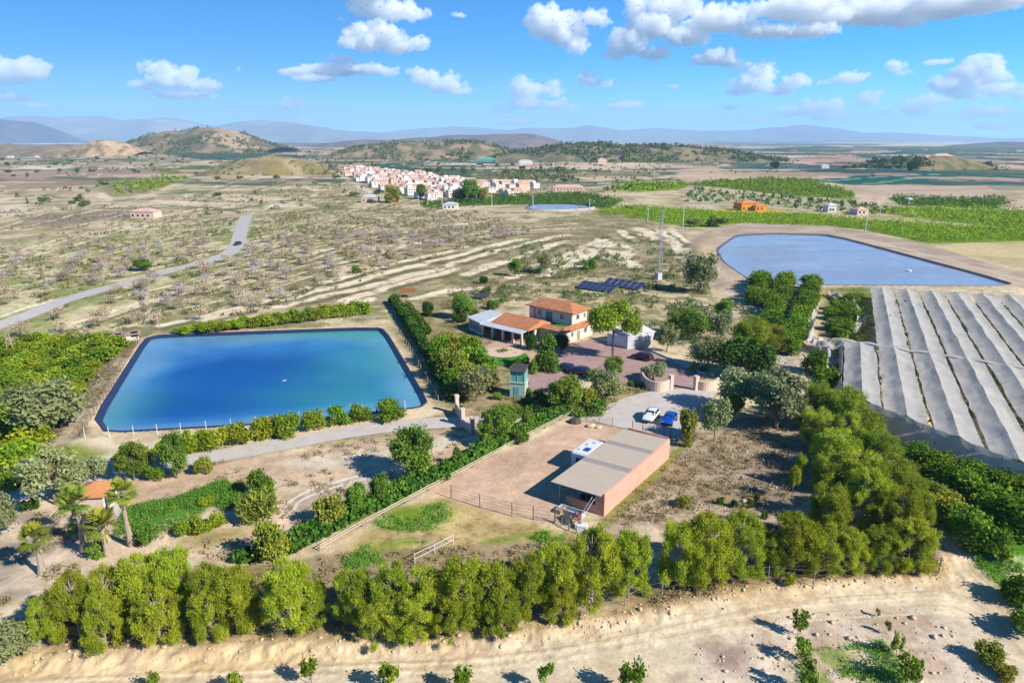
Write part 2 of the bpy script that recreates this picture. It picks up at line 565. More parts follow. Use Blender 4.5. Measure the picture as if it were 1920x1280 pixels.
    pal_lines = [([(520, 575), (610, 555), (700, 535), (790, 512), (860, 490), (930, 470), (1000, 452), (1060, 440)], 4.5),
                 ([(540, 560), (640, 535), (740, 508), (830, 486), (900, 466), (980, 448)], 4),
                 ([(640, 566), (720, 540), (790, 522), (850, 505)], 4), ([(560, 592), (640, 575), (700, 560)], 4),
                 ([(600, 530), (700, 502), (800, 480), (880, 462)], 3), ([(470, 570), (560, 545), (640, 520), (720, 500)], 2.5),
                 ([(870, 515), (900, 505), (960, 486), (1010, 470), (1060, 452)], 4.5), ([(960, 520), (1000, 505), (1050, 485), (1100, 462), (1130, 448)], 4.5),
                 ([(1020, 515), (1060, 500), (1090, 480), (1115, 462)], 5), ([(1080, 500), (1105, 480), (1120, 465)], 4), ([(1140, 458), (1155, 470), (1170, 485), (1180, 497)], 9),
                 ([(1128, 455), (1150, 460)], 9), ([(1190, 428), (1215, 436), (1235, 446)], 9), ([(1165, 432), (1180, 446)], 4),
                 ([(1240, 430), (1262, 450), (1280, 478), (1300, 490)], 5), ([(1255, 428), (1290, 455)], 3),
                 ([(790, 560), (840, 545), (900, 540)], 4), ([(300, 610), (420, 585), (520, 560)], 2.5), ([(380, 600), (470, 580)], 2.5),
                 ([(0, 545), (160, 510), (300, 490), (440, 470), (600, 440)], 1.5), ([(100, 600), (250, 570), (400, 540), (560, 500), (700, 470)], 1.6),
                 ([(200, 560), (360, 530), (520, 490), (660, 455)], 1.5), ([(0, 585), (120, 560), (260, 530)], 1.5), ([(600, 470), (700, 445), (820, 425), (950, 412)], 2),
                 ([(640, 450), (760, 430), (900, 415), (1020, 408)], 2), ([(720, 470), (840, 445), (960, 428), (1080, 418)], 2), ([(860, 450), (980, 432), (1100, 425)], 2.5)]
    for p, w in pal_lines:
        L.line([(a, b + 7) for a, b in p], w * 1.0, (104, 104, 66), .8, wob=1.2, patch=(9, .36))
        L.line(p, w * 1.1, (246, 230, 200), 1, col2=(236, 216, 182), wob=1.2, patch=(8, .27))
    for p in ([(0, 355), (100, 352), (180, 362), (205, 372), (190, 380)], [(180, 357), (200, 370)], [(0, 410), (60, 396), (140, 385), (220, 375)], [(620, 318), (650, 340), (700, 366)], [(210, 372), (330, 362), (420, 352)],
              [(440, 395), (480, 385), (560, 378)], [(0, 480), (80, 462), (160, 440), (250, 425), (330, 420)], [(300, 310), (420, 302), (520, 300)], [(640, 300), (760, 300), (880, 310), (1000, 318)], [(1100, 352), (1180, 344), (1280, 343)],
              [(1400, 352), (1470, 352), (1560, 345)], [(1560, 395), (1640, 392), (1700, 400), (1720, 395)], [(1740, 382), (1850, 390), (1920, 388)], [(900, 300), (1000, 306), (1090, 312)]):
        L.line(p, 7, (230, 212, 180), .85, wob=.4)
    # --- around the second reservoir
    f([(1290, 450), (1340, 425), (1400, 416), (1560, 422), (1750, 462), (1960, 525), (1960, 548), (1640, 540), (1420, 545), (1370, 530), (1310, 470)], (200, 180, 158), (182, 162, 142), soft=.006, sc=9, spk=0.3)
    f([(1300, 460), (1345, 432), (1362, 440), (1330, 462), (1342, 492), (1322, 490)], (214, 186, 150), soft=.01)
    f([(1322, 515), (1400, 532), (1425, 545), (1405, 570), (1420, 590), (1440, 640), (1400, 640), (1350, 560)], (220, 200, 172), (206, 184, 156), soft=.01, spk=0.2)
    f([(1430, 655), (1480, 640), (1520, 650), (1510, 690), (1440, 690)], (206, 194, 182), (196, 182, 166), soft=.02)
    # hillside right of the house
    f([(790, 560), (1000, 530), (1280, 500), (1340, 560), (1280, 640), (1180, 600), (1000, 575), (860, 600), (800, 620)], (216, 196, 160), (150, 140, 98), soft=.02, sc=4, lo=.38, hi=.62, seed=46)
    f([(1500, 560), (1540, 545), (1560, 560), (1550, 640), (1520, 640), (1510, 600)], (236, 214, 170), (206, 180, 140), soft=.02, sc=4)
    f([(1540, 550), (1640, 545), (1640, 830), (1560, 800), (1550, 650)], (120, 130, 60), (150, 140, 96), soft=.02, sc=6)
    # --- garden, yard and drive
    f([(730, 560), (860, 590), (1010, 640), (1060, 700), (980, 800), (880, 790), (800, 640)], (176, 156, 124), (146, 136, 88), soft=.02, sc=4)
    f([(930, 745), (1230, 720), (1240, 745), (1150, 770), (960, 790)], (176, 158, 122), (140, 134, 84), soft=.02, sc=4)
    f([(735, 600), (760, 590), (862, 755), (842, 765), (800, 720)], (196, 180, 150), (150, 146, 96), soft=.01, sc=3)
    f([(180, 660), (272, 625), (290, 632), (160, 820), (90, 860), (60, 850)], (190, 172, 146), (150, 140, 112), soft=.01, sc=3)
    f([(40, 880), (160, 815), (480, 798), (800, 758), (860, 770), (640, 812), (360, 845), (200, 885), (80, 900)], (232, 214, 182), (216, 190, 154), soft=.008, sc=5, spk=0.3)
    L.line([(330, 845), (480, 822), (640, 800), (790, 776)], 2.0, (236, 200, 156), .8, wob=.8)
    f([(0, 850), (150, 830), (200, 850), (130, 880), (0, 920)], (146, 152, 62), (190, 172, 130), soft=.02, sc=5)
    f([(300, 880), (560, 850), (760, 815), (880, 810), (890, 830), (740, 930), (560, 1020), (470, 1060), (250, 1040), (160, 1090), (0, 1130), (0, 960), (200, 930)], (226, 200, 170), (210, 180, 152), soft=.01, sc=10, spk=0.5)
    f([(500, 870), (860, 812), (870, 830), (760, 860), (600, 880)], (226, 210, 184), (200, 182, 152), soft=.01, sc=5, seed=49)
    f([(540, 930), (700, 880), (760, 880), (740, 920), (600, 970), (545, 960)], (206, 186, 166), (190, 168, 148), soft=.02, sc=6)
    L.line([(536, 952), (548, 935), (590, 915), (650, 898), (700, 885), (760, 870)], .45, (240, 230, 214), .9, wob=.3)
    L.line([(552, 956), (558, 940), (600, 922), (660, 904), (700, 893)], .4, (240, 230, 214), .8, wob=.3)
    f([(-100, 960), (190, 960), (190, 1060), (100, 1110), (-100, 1160)], (222, 200, 174), (178, 162, 142), soft=.02, sc=4)
    f([(245, 950), (330, 935), (440, 893), (458, 900), (452, 945), (400, 968), (300, 1000), (222, 1012), (225, 985)], (84, 138, 46), (104, 152, 54), soft=.01, wob=.03, sc=4, patch=(5, .36))
    f([(330, 1010), (440, 985), (500, 990), (440, 1020), (360, 1030)], (206, 180, 140), (180, 162, 112), soft=.02, sc=4)
    f([(560, 1050), (820, 912), (1080, 770), (1100, 785), (860, 915), (640, 1040), (580, 1075)], (228, 208, 174), (212, 188, 152), soft=.008, sc=5, spk=0.1)
    f([(790, 918), (1085, 785), (1150, 800), (1180, 810), (1060, 900), (1060, 958), (1030, 978), (930, 968), (830, 936)], (220, 186, 158), (208, 176, 150), soft=.01, sc=7, spk=0.25)
    f([(590, 1070), (700, 985), (800, 930), (950, 965), (1080, 1000), (1060, 1040), (880, 1070), (760, 1090), (640, 1110)], (196, 172, 118), (210, 182, 138), soft=.015, sc=6)
    f([(700, 985), (740, 955), (830, 945), (850, 965), (820, 995), (740, 1000)], (126, 152, 46), (146, 158, 66), soft=.02, wob=.04, sc=3, patch=(4, .36))
    f([(630, 1045), (680, 1020), (780, 1010), (800, 1020), (720, 1060), (640, 1070)], (132, 152, 56), (156, 158, 78), soft=.02, wob=.04, sc=3, patch=(4, .36))
    f([(880, 1030), (920, 1005), (1000, 990), (1060, 1005), (1050, 1040), (900, 1060), (820, 1060)], (120, 148, 44), (160, 140, 76), soft=.02, wob=.05, sc=4, patch=(5, .4))
    # rough ground right of the barn
    f([(1255, 858), (1300, 810), (1440, 770), (1500, 790), (1560, 880), (1500, 960), (1440, 985), (1160, 1000), (1120, 985)], (186, 164, 140), (160, 140, 112), soft=.012, sc=5, lo=.4, hi=.62)
    f([(1160, 985), (1200, 930), (1270, 930), (1380, 960), (1380, 1000), (1250, 1010)], (216, 192, 164), (170, 146, 118), soft=.02, sc=2.5, a=.8)
    L.line([(1130, 985), (1180, 940), (1250, 870), (1290, 830)], 1.6, (140, 144, 66), .8, wob=1, patch=(3, .35))
    f([(1400, 860), (1480, 830), (1540, 880), (1490, 940), (1420, 950)], (160, 142, 130), (148, 128, 112), soft=.02, sc=4, a=.8)
    f([(1440, 980), (1760, 960), (1760, 1080), (1480, 1090), (1200, 1140), (1200, 1110)], (166, 138, 112), (148, 124, 96), soft=.012, sc=4)
    f([(60, 1120), (620, 1040), (1190, 1000), (1230, 1130), (640, 1190), (90, 1215)], (170, 148, 116), (150, 134, 92), soft=.012, sc=4)
    # --- right-hand orchard strip
    f([(1730, 880), (1760, 875), (1830, 905), (1960, 960), (1960, 1180), (1900, 1120), (1790, 1010), (1745, 965)], (98, 150, 38), (124, 162, 56), soft=.01, wob=.02, sc=4)
    L.line([(1745, 885), (1800, 930), (1870, 985), (1940, 1040)], 1.2, (206, 190, 150), .6, wob=1, patch=(5, .45))
    f([(1640, 780), (1700, 800), (1920, 900), (1960, 950), (1830, 900), (1720, 870)], (140, 132, 90), (110, 116, 60), soft=.01, sc=4)
    f([(1860, 1040), (1960, 1050), (1960, 1085), (1900, 1080)], (226, 206, 176), soft=.02)
    # --- the dirt road below
    f([(-300, 1300), (-300, 1262), (90, 1232), (300, 1218), (640, 1204), (900, 1196), (1200, 1150), (1450, 1096), (1770, 1072), (1745, 1000), (1775, 1005), (1880, 1130), (2000, 1260), (2000, 1500), (-300, 1500)], (230, 211, 180), (218, 195, 160), soft=.006, sc=6, spk=0.12)
    f([(-300, 1300), (90, 1235), (300, 1222), (640, 1212), (700, 1225), (300, 1262), (0, 1290)], (234, 206, 162), (224, 192, 142), soft=.01, sc=3, a=.7, spk=0.12)
    f([(1300, 1200), (1450, 1150), (1700, 1130), (1800, 1160), (1940, 1290), (1300, 1320)], (226, 206, 182), (200, 176, 152), soft=.02, sc=2.5, lo=.45, hi=.65)
    f([(1340, 1215), (1400, 1190), (1430, 1230), (1410, 1270), (1360, 1255)], (176, 152, 138), (190, 166, 148), soft=.02, wob=.06, sc=2)
    f([(0, 1262), (-40, 1300), (700, 1290), (1300, 1275), (1300, 1255), (900, 1262), (500, 1262)], (206, 182, 152), (186, 164, 138), soft=.01, wob=.04, sc=2, a=.6)
    f([(1500, 1215), (1660, 1195), (1720, 1290), (1500, 1300)], (126, 150, 58), (200, 182, 140), soft=.02, wob=.05, sc=1.6, a=.85, patch=(1.6, .47))
    for o, a in ((0, .9), (12, .8), (26, .6), (40, .7)):
        L.line([(-100, 1268 + o * .6), (300, 1248 + o * .6), (640, 1232 + o * .5), (950, 1218 + o * .6), (1200, 1180 + o * .7), (1400, 1135 + o * .8), (1550, 1112 + o), (1700, 1105 + o), (1790, 1100 + o), (1840, 1130 + o)], .28, (206, 178, 140) if o in (0, 26) else (244, 228, 196), a * .8, wob=.5)
    for o in (0, 22, 44):
        L.line([(1750 + o * .5, 1000), (1790 + o, 1060), (1850 + o, 1130), (1920 + o, 1220)], .3, (208, 184, 154), .7, wob=.6)
    m = (L.x < 0) & (L.x > -110) & (L.y > 60) & (L.y < 190)
    if m.any():
        d = sdf(RES, L.x[m], L.y[m])
        L.mix(m, sstep(-2.2, -.9, d) * .8, (238, 216, 180), (220, 190, 150), 3, spk=.2)
    rt = np.random.default_rng(17)
    for i in range(60):
        # terrace lips: pale riser with a dark weedy foot
        x0 = rt.uniform(-120, 620); y0 = rt.uniform(395, 600); n_ = rt.uniform(130, 420)
        if y0 > 560 and x0 > 300: continue
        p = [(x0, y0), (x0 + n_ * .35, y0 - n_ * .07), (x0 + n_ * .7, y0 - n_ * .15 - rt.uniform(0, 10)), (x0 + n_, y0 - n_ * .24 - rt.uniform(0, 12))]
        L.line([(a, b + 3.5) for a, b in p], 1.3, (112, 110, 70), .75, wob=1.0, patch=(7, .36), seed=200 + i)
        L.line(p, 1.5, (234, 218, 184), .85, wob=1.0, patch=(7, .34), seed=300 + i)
    for i in range(150):
        # small plots on the far slopes
        x0 = rt.uniform(-150, 1000); y0 = 292 + 108 * rt.random(); wd = rt.uniform(25, 110) * (.5 + (y0 - 280) / 120); ht = rt.uniform(1.5, 5) * (.4 + (y0 - 285) / 90)
        if 620 < x0 + wd / 2 < 1010 and y0 > 312: continue
        sl = rt.uniform(-6, 3)
        col = [(232, 212, 180), (190, 168, 140), (150, 146, 100), (116, 130, 78), (216, 190, 158), (170, 154, 120), (240, 224, 196)][i % 7]
        f([(x0, y0), (x0 + wd * .6, y0 + sl * .6), (x0 + wd, y0 + sl), (x0 + wd * 1.05, y0 + sl + ht), (x0 + wd * .3, y0 + ht)], col, soft=.004, wob=.01, a=.75)
    for i in range(110):
        x0 = rt.uniform(-100, 1150); y0 = rt.uniform(300, 395); n_ = rt.uniform(60, 260)
        p = [(x0, y0), (x0 + n_ * .5, y0 - rt.uniform(-4, 7)), (x0 + n_, y0 - rt.uniform(-5, 10))]
        col = [(232, 214, 184), (96, 100, 66), (116, 108, 76), (222, 200, 168), (104, 112, 70)][i % 5]
        L.line(p, rt.uniform(2.5, 7), col, .85, wob=.8, patch=(30, .38), seed=400 + i)
    # stony rim of the cut bank
    db = seg_dist(BANK, L.x, L.y)
    m = (db < 2.2) & (L.y < 80)
    if m.any():
        k = sstep(2.0, .2, db[m] + (fbm(L.x[m], L.y[m], 1.2, 3, 33) - .5) * 2) * .55
        L.mix(m, k, (176, 142, 104), (200, 168, 120), 1.5)
    # fine mottling that is in the soil itself
    mo = (fbm(x, y, 2.2, 4, 91) - .5) * .5 * sstep(400, 120, L.r) * (.35 + .65 * L.k) + (fbm(x, y, .6, 3, 92) - .5) * .35 * sstep(120, 50, L.r)
    L.c *= (1 + mo)[:, None]
    return np.clip(L.c, .01, .85), L.k


def land_mat():
    m, n, l, b = new_mat('land')
    b.inputs['Roughness'].default_value = .95
    b.inputs['Specular IOR Level'].default_value = .08
    at = n.new('ShaderNodeAttribute'); at.attribute_name = 'land'
    tc = n.new('ShaderNodeTexCoord')
    prev = at.outputs['Color']
    hts = []
    for sc, lo, hi in ((.35, .82, 1.18), (2.2, .85, 1.15), (.05, .9, 1.1)):
        no = n.new('ShaderNodeTexNoise'); no.inputs['Scale'].default_value = sc; no.inputs['Detail'].default_value = 8
        no.inputs['Roughness'].default_value = .7
        l.new(tc.outputs['Object'], no.inputs['Vector'])
        mr = n.new('ShaderNodeMapRange'); mr.inputs[1].default_value = .3; mr.inputs[2].default_value = .7
        mr.inputs[3].default_value = lo; mr.inputs[4].default_value = hi
        l.new(no.outputs[0], mr.inputs[0])
        mx = n.new('ShaderNodeMix'); mx.data_type = 'RGBA'; mx.blend_type = 'MULTIPLY'; mx.inputs[0].default_value = 1
        l.new(prev, mx.inputs[6]); l.new(mr.outputs[0], mx.inputs[7])
        prev = mx.outputs[2]; hts.append(no)
    spk = n.new('ShaderNodeAttribute'); spk.attribute_name = 'spk'
    for sc, lo, hi, col, amt in ((.55, .54, .62, (.62, .64, .46, 1), .85), (1.7, .56, .63, (.66, .64, .52, 1), .8), (3.4, .58, .66, (1.25, 1.22, 1.15, 1), .8), (.16, .56, .64, (.72, .74, .56, 1), .6)):
        no = n.new('ShaderNodeTexNoise'); no.inputs['Scale'].default_value = sc; no.inputs['Detail'].default_value = 5; no.inputs['Roughness'].default_value = .6
        l.new(tc.outputs['Object'], no.inputs['Vector'])
        mr = n.new('ShaderNodeMapRange'); mr.inputs[1].default_value = lo; mr.inputs[2].default_value = hi; mr.inputs[4].default_value = amt
        l.new(no.outputs[0], mr.inputs[0])
        mu = n.new('ShaderNodeMath'); mu.operation = 'MULTIPLY'
        l.new(mr.outputs[0], mu.inputs[0]); l.new(spk.outputs['Fac'], mu.inputs[1])
        mx = n.new('ShaderNodeMix'); mx.data_type = 'RGBA'; mx.blend_type = 'MULTIPLY'
        l.new(mu.outputs[0], mx.inputs[0]); l.new(prev, mx.inputs[6]); mx.inputs[7].default_value = col
        prev = mx.outputs[2]
    l.new(prev, b.inputs['Base Color'])
    bp = n.new('ShaderNodeBump'); bp.inputs['Strength'].default_value = .5; bp.inputs['Distance'].default_value = .35
    l.new(hts[0].outputs[0], bp.inputs['Height'])
    b2 = n.new('ShaderNodeBump'); b2.inputs['Strength'].default_value = .4; b2.inputs['Distance'].default_value = .08
    l.new(hts[1].outputs[0], b2.inputs['Height']); l.new(bp.outputs[0], b2.inputs['Normal'])
    l.new(b2.outputs[0], b.inputs['Normal'])
    return m


LAND = land_mat()


def build_ground():
    na, nr = 1120, 1050
    az = np.linspace(R(-54), R(54), na)
    # rows: even in the angle of sight out to 2.5 km, then stretching to the horizon
    dep = np.linspace(R(54), R(.55), nr - 40)
    r = CAM_H / np.tan(dep)
    r = np.concatenate([[2], r, np.geomspace(r[-1] * 1.06, 24000, 39)])
    A, Rr = np.meshgrid(az, r)
    x = (np.sin(A) * Rr).ravel(); y = (np.cos(A) * Rr).ravel()
    z = hgt(x, y)
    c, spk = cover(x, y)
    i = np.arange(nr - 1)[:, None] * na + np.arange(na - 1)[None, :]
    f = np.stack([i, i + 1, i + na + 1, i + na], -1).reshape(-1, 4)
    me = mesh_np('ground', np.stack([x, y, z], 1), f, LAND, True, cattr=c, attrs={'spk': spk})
    o = link(bpy.data.objects.new('ground', me))
    tag(o, 'dry tan farmland with pale terraces, fields and dirt tracks running to the horizon', 'ground', kind='structure')


build_ground()


# ------------------------------------------------------------ laid surfaces: roads, yards, lawns, water
def sheet(name, poly, mat, step=1.2, lift=.05, kind='structure', label=None, cat=None, zfn=None):
    """a surface draped over the ground inside a world polygon"""
    xs = [p[0] for p in poly]; ys = [p[1] for p in poly]
    bnd = []
    n = len(poly)
    for i in range(n):
        a = poly[i]; b = poly[(i + 1) % n]
        k = max(1, int(math.hypot(b[0] - a[0], b[1] - a[1]) / step))
        bnd += [(a[0] + (b[0] - a[0]) * t / k, a[1] + (b[1] - a[1]) * t / k) for t in range(k)]
    gx, gy = np.meshgrid(np.arange(min(xs), max(xs), step), np.arange(min(ys), max(ys), step))
    gx = gx.ravel(); gy = gy.ravel()
    m = sdf(bnd, gx, gy) > step * .5
    pts = bnd + list(zip(gx[m], gy[m]))
    nb = len(bnd)
    r = delaunay_2d_cdt([Vector(p) for p in pts], [], [list(range(nb))], 1, 1e-4)
    v = np.array([(p[0], p[1]) for p in r[0]])
    z = hgt(v[:, 0], v[:, 1]) + lift if zfn is None else zfn(v[:, 0], v[:, 1])
    fs = [tuple(f) for f in r[2]]
    me = mesh_np(name, np.column_stack([v, z]), fs, mat, True)
    bm = bmesh.new(); bm.from_mesh(me); bmesh.ops.recalc_face_normals(bm, faces=bm.faces)
    if sum(f.normal.z for f in bm.faces) < 0: bmesh.ops.reverse_faces(bm, faces=bm.faces)
    bm.to_mesh(me); bm.free()
    o = link(bpy.data.objects.new(name, me))
    return tag(o, label, cat, None, kind)


def ribbon(name, line, width, mat, lift=.06, label=None, cat=None, kind='structure', step=1.5):
    L = smooth_line(line, 3)
    pts = [L[0]]
    for p in L[1:]:
        q = pts[-1]; d = math.hypot(p[0] - q[0], p[1] - q[1])
        k = int(d / step)
        pts += [(q[0] + (p[0] - q[0]) * t / (k + 1), q[1] + (p[1] - q[1]) * t / (k + 1)) for t in range(1, k + 2)]
    vs = []; fs = []
    n = len(pts)
    K = 5
    for i in range(n):
        a = pts[max(0, i - 1)]; b = pts[min(n - 1, i + 1)]
        tx, ty = b[0] - a[0], b[1] - a[1]; l_ = math.hypot(tx, ty)
        for k in range(K):
            s = (k / (K - 1) - .5) * (width[0] + (width[1] - width[0]) * i / n if isinstance(width, tuple) else width)
            s += (random.random() - .5) * .25 * (k in (0, K - 1))
            vs.append((pts[i][0] - ty / l_ * s, pts[i][1] + tx / l_ * s))
        if i: fs += [((i - 1) * K + k, (i - 1) * K + k + 1, i * K + k + 1, i * K + k)[::-1] for k in range(K - 1)]
    v = np.array(vs)
    z = hgt(v[:, 0], v[:, 1]) + lift
    o = link(bpy.data.objects.new(name, mesh_np(name, np.column_stack([v, z]), fs, mat, True)))
    return tag(o, label, cat, None, kind)


ASPHALT = plain('asphalt', C(196, 190, 186), .9, .12, .6, bump=.1)
CONCRETE = plain('concrete_drive', C(206, 196, 188), .9, .10, .5, bump=.1)


def paving_mat():
    m, n, l, b = new_mat('pink_paving')
    b.inputs['Roughness'].default_value = .85
    tc = n.new('ShaderNodeTexCoord')
    br = n.new('ShaderNodeTexBrick'); br.inputs['Scale'].default_value = 1.6
    br.inputs['Color1'].default_value = (*C(194, 158, 150), 1); br.inputs['Color2'].default_value = (*C(184, 148, 142), 1)
    br.inputs['Mortar'].default_value = (*C(152, 126, 124), 1); br.inputs['Mortar Size'].default_value = .03
    l.new(tc.outputs['Object'], br.inputs['Vector'])
    no = n.new('ShaderNodeTexNoise'); no.inputs['Scale'].default_value = .35; no.inputs['Detail'].default_value = 6
    l.new(tc.outputs['Object'], no.inputs['Vector'])
    mr = n.new('ShaderNodeMapRange'); mr.inputs[1].default_value = .3; mr.inputs[2].default_value = .7; mr.inputs[3].default_value = .86; mr.inputs[4].default_value = 1.12
    l.new(no.outputs[0], mr.inputs[0])
    mx = n.new('ShaderNodeMix'); mx.data_type = 'RGBA'; mx.blend_type = 'MULTIPLY'; mx.inputs[0].default_value = 1
    l.new(br.outputs[0], mx.inputs[6]); l.new(mr.outputs[0], mx.inputs[7]); l.new(mx.outputs[2], b.inputs['Base Color'])
    return m


PAVING = paving_mat()
LAWN = plain('lawn_green', C(74, 140, 50), .95, .2, 4, bump=.4, spec=.05)
TERR = plain('terracotta_patio', C(206, 172, 144), .85, .14, 1.5)

ROAD_PTS = PP([(-420, 680), (-150, 625), (0, 596), (70, 580), (150, 554), (240, 530), (330, 505), (395, 490), (430, 476), (446, 458), (450, 440), (456, 418), (464, 402)])
ribbon('road', ROAD_PTS, (5.4, 6.6), ASPHALT, .12,
       'narrow grey asphalt road winding through the almond terraces', 'road')
ribbon('lane', PP([(-300, 985), (-60, 950), (60, 920), (160, 896), (300, 872), (420, 853), (540, 832), (640, 812), (740, 798), (830, 792), (872, 792)]), 4.2, CONCRETE, .06,
       'grey concrete lane running below the blue reservoir to the gate', 'road')
ribbon('lane', PP([(872, 792), (940, 786), (1000, 778), (1060, 772), (1110, 778), (1180, 772)]), 4.4, CONCRETE, .065,
       'grey concrete lane between the pink gate and the parking place', 'road')
sheet('driveway', smooth_poly(PP([(1128, 765), (1180, 742), (1240, 730), (1330, 726), (1350, 738), (1300, 768), (1300, 800), (1250, 826), (1180, 806), (1098, 786)]), 1), CONCRETE, 1.4, .07,
      label='grey concrete parking place in front of the villa gateway', cat='driveway')
sheet('forecourt', PP([(1052, 655), (1060, 648), (1106, 636), (1150, 642), (1206, 655), (1262, 680), (1318, 706), (1308, 726), (1262, 730), (1215, 728), (1120, 708), (1050, 712), (985, 722), (968, 700), (1000, 690), (1040, 680)]), PAVING, 1.4, .08,
      label='pink brick paved forecourt beside the villa', cat='forecourt')
sheet('path', PP([(985, 715), (1050, 705), (1052, 735), (1030, 742), (975, 730)]), PAVING, 1, .11, label='pink paved corner by the green water tower', cat='path')
sheet('patio', PP([(905, 652), (930, 640), (985, 640), (1010, 655), (1000, 676), (985, 690), (980, 668), (950, 660), (925, 668)]), TERR, 1, .08, label='tan tiled patio below the villa porch', cat='patio')
sheet('lawn', smooth_poly(PP([(888, 645), (906, 650), (918, 660), (925, 668), (950, 670), (975, 662), (990, 664), (992, 680), (975, 688), (945, 688), (922, 676), (905, 662)]), 1), LAWN, .8, .1, label='bright green curved lawn round the tan patio', cat='lawn')
cx, cy_ = P(945, 661)
sheet('patio', [(cx + math.cos(t) * 4.0, cy_ + math.sin(t) * 3.6) for t in np.linspace(0, 6.28, 28)[:-1]], plain('pale_patio', C(224, 196, 170), .85, .1, 2), 1, .13, label='round pale patio with a small flower bed in its middle', cat='patio')


# ------------------------------------------------------------ reservoirs
def liner_mat(name, col, col2):
    m, n, l, b = new_mat(name)
    b.inputs['Roughness'].default_value = .45
    tc = n.new('ShaderNodeTexCoord')
    no = n.new('ShaderNodeTexNoise'); no.inputs['Scale'].default_value = .5; no.inputs['Detail'].default_value = 5
    l.new(tc.outputs['Object'], no.inputs['Vector'])
    mx = n.new('ShaderNodeMix'); mx.data_type = 'RGBA'
    mx.inputs[6].default_value = (*col, 1); mx.inputs[7].default_value = (*col2, 1)
    l.new(no.outputs[0], mx.inputs[0]); l.new(mx.outputs[2], b.inputs['Base Color'])
    return m


def water_mat(name, deep, mid, shallow, green, rough=.08, ripple=.02, spec=.5):
    m, n, l, b = new_mat(name)
    b.inputs['Roughness'].default_value = rough
    b.inputs['IOR'].default_value = 1.33
    b.inputs['Specular IOR Level'].default_value = spec
    at = n.new('ShaderNodeAttribute'); at.attribute_name = 'depth'
    ag = n.new('ShaderNodeAttribute'); ag.attribute_name = 'green'
    cr = n.new('ShaderNodeValToRGB')
    e = cr.color_ramp.elements
    e[0].position = 0; e[0].color = (*shallow, 1)
    e[1].position = 1; e[1].color = (*deep, 1)
    x = e.new(.45); x.color = (*mid, 1)
    l.new(at.outputs['Fac'], cr.inputs[0])
    mx = n.new('ShaderNodeMix'); mx.data_type = 'RGBA'
    l.new(ag.outputs['Fac'], mx.inputs[0]); l.new(cr.outputs[0], mx.inputs[6]); mx.inputs[7].default_value = (*green, 1)
    l.new(mx.outputs[2], b.inputs['Base Color'])
    tc = n.new('ShaderNodeTexCoord')
    mp = n.new('ShaderNodeMapping'); mp.inputs['Scale'].default_value = (.6, 1.4, 1)
    no = n.new('ShaderNodeTexNoise'); no.inputs['Scale'].default_value = 1.2; no.inputs['Detail'].default_value = 4
    l.new(tc.outputs['Object'], mp.inputs[0]); l.new(mp.outputs[0], no.inputs['Vector'])
    m2 = n.new('ShaderNodeMapping'); m2.inputs['Scale'].default_value = (.02, .075, 1); m2.inputs['Rotation'].default_value = (0, 0, .12)
    n2 = n.new('ShaderNodeTexNoise'); n2.inputs['Scale'].default_value = 1.0; n2.inputs['Detail'].default_value = 7; n2.inputs['Roughness'].default_value = .6
    l.new(tc.outputs['Object'], m2.inputs[0]); l.new(m2.outputs[0], n2.inputs['Vector'])
    mr = n.new('ShaderNodeMapRange'); mr.inputs[1].default_value = .42; mr.inputs[2].default_value = .62; mr.inputs[3].default_value = .03; mr.inputs[4].default_value = rough * 3.2
    l.new(n2.outputs[0], mr.inputs[0]); l.new(mr.outputs[0], b.inputs['Roughness'])
    hv = n.new('ShaderNodeHueSaturation'); m3 = n.new('ShaderNodeMapRange'); m3.inputs[1].default_value = .4; m3.inputs[2].default_value = .65; m3.inputs[3].default_value = .92; m3.inputs[4].default_value = 1.12
    l.new(n2.outputs[0], m3.inputs[0]); l.new(m3.outputs[0], hv.inputs['Value']); l.new(mx.outputs[2], hv.inputs['Color']); l.new(hv.outputs[0], b.inputs['Base Color'])
    bp = n.new('ShaderNodeBump'); bp.inputs['Strength'].default_value = 1; bp.inputs['Distance'].default_value = ripple
    l.new(no.outputs[0], bp.inputs['Height']); l.new(bp.outputs[0], b.inputs['Normal'])
    return m


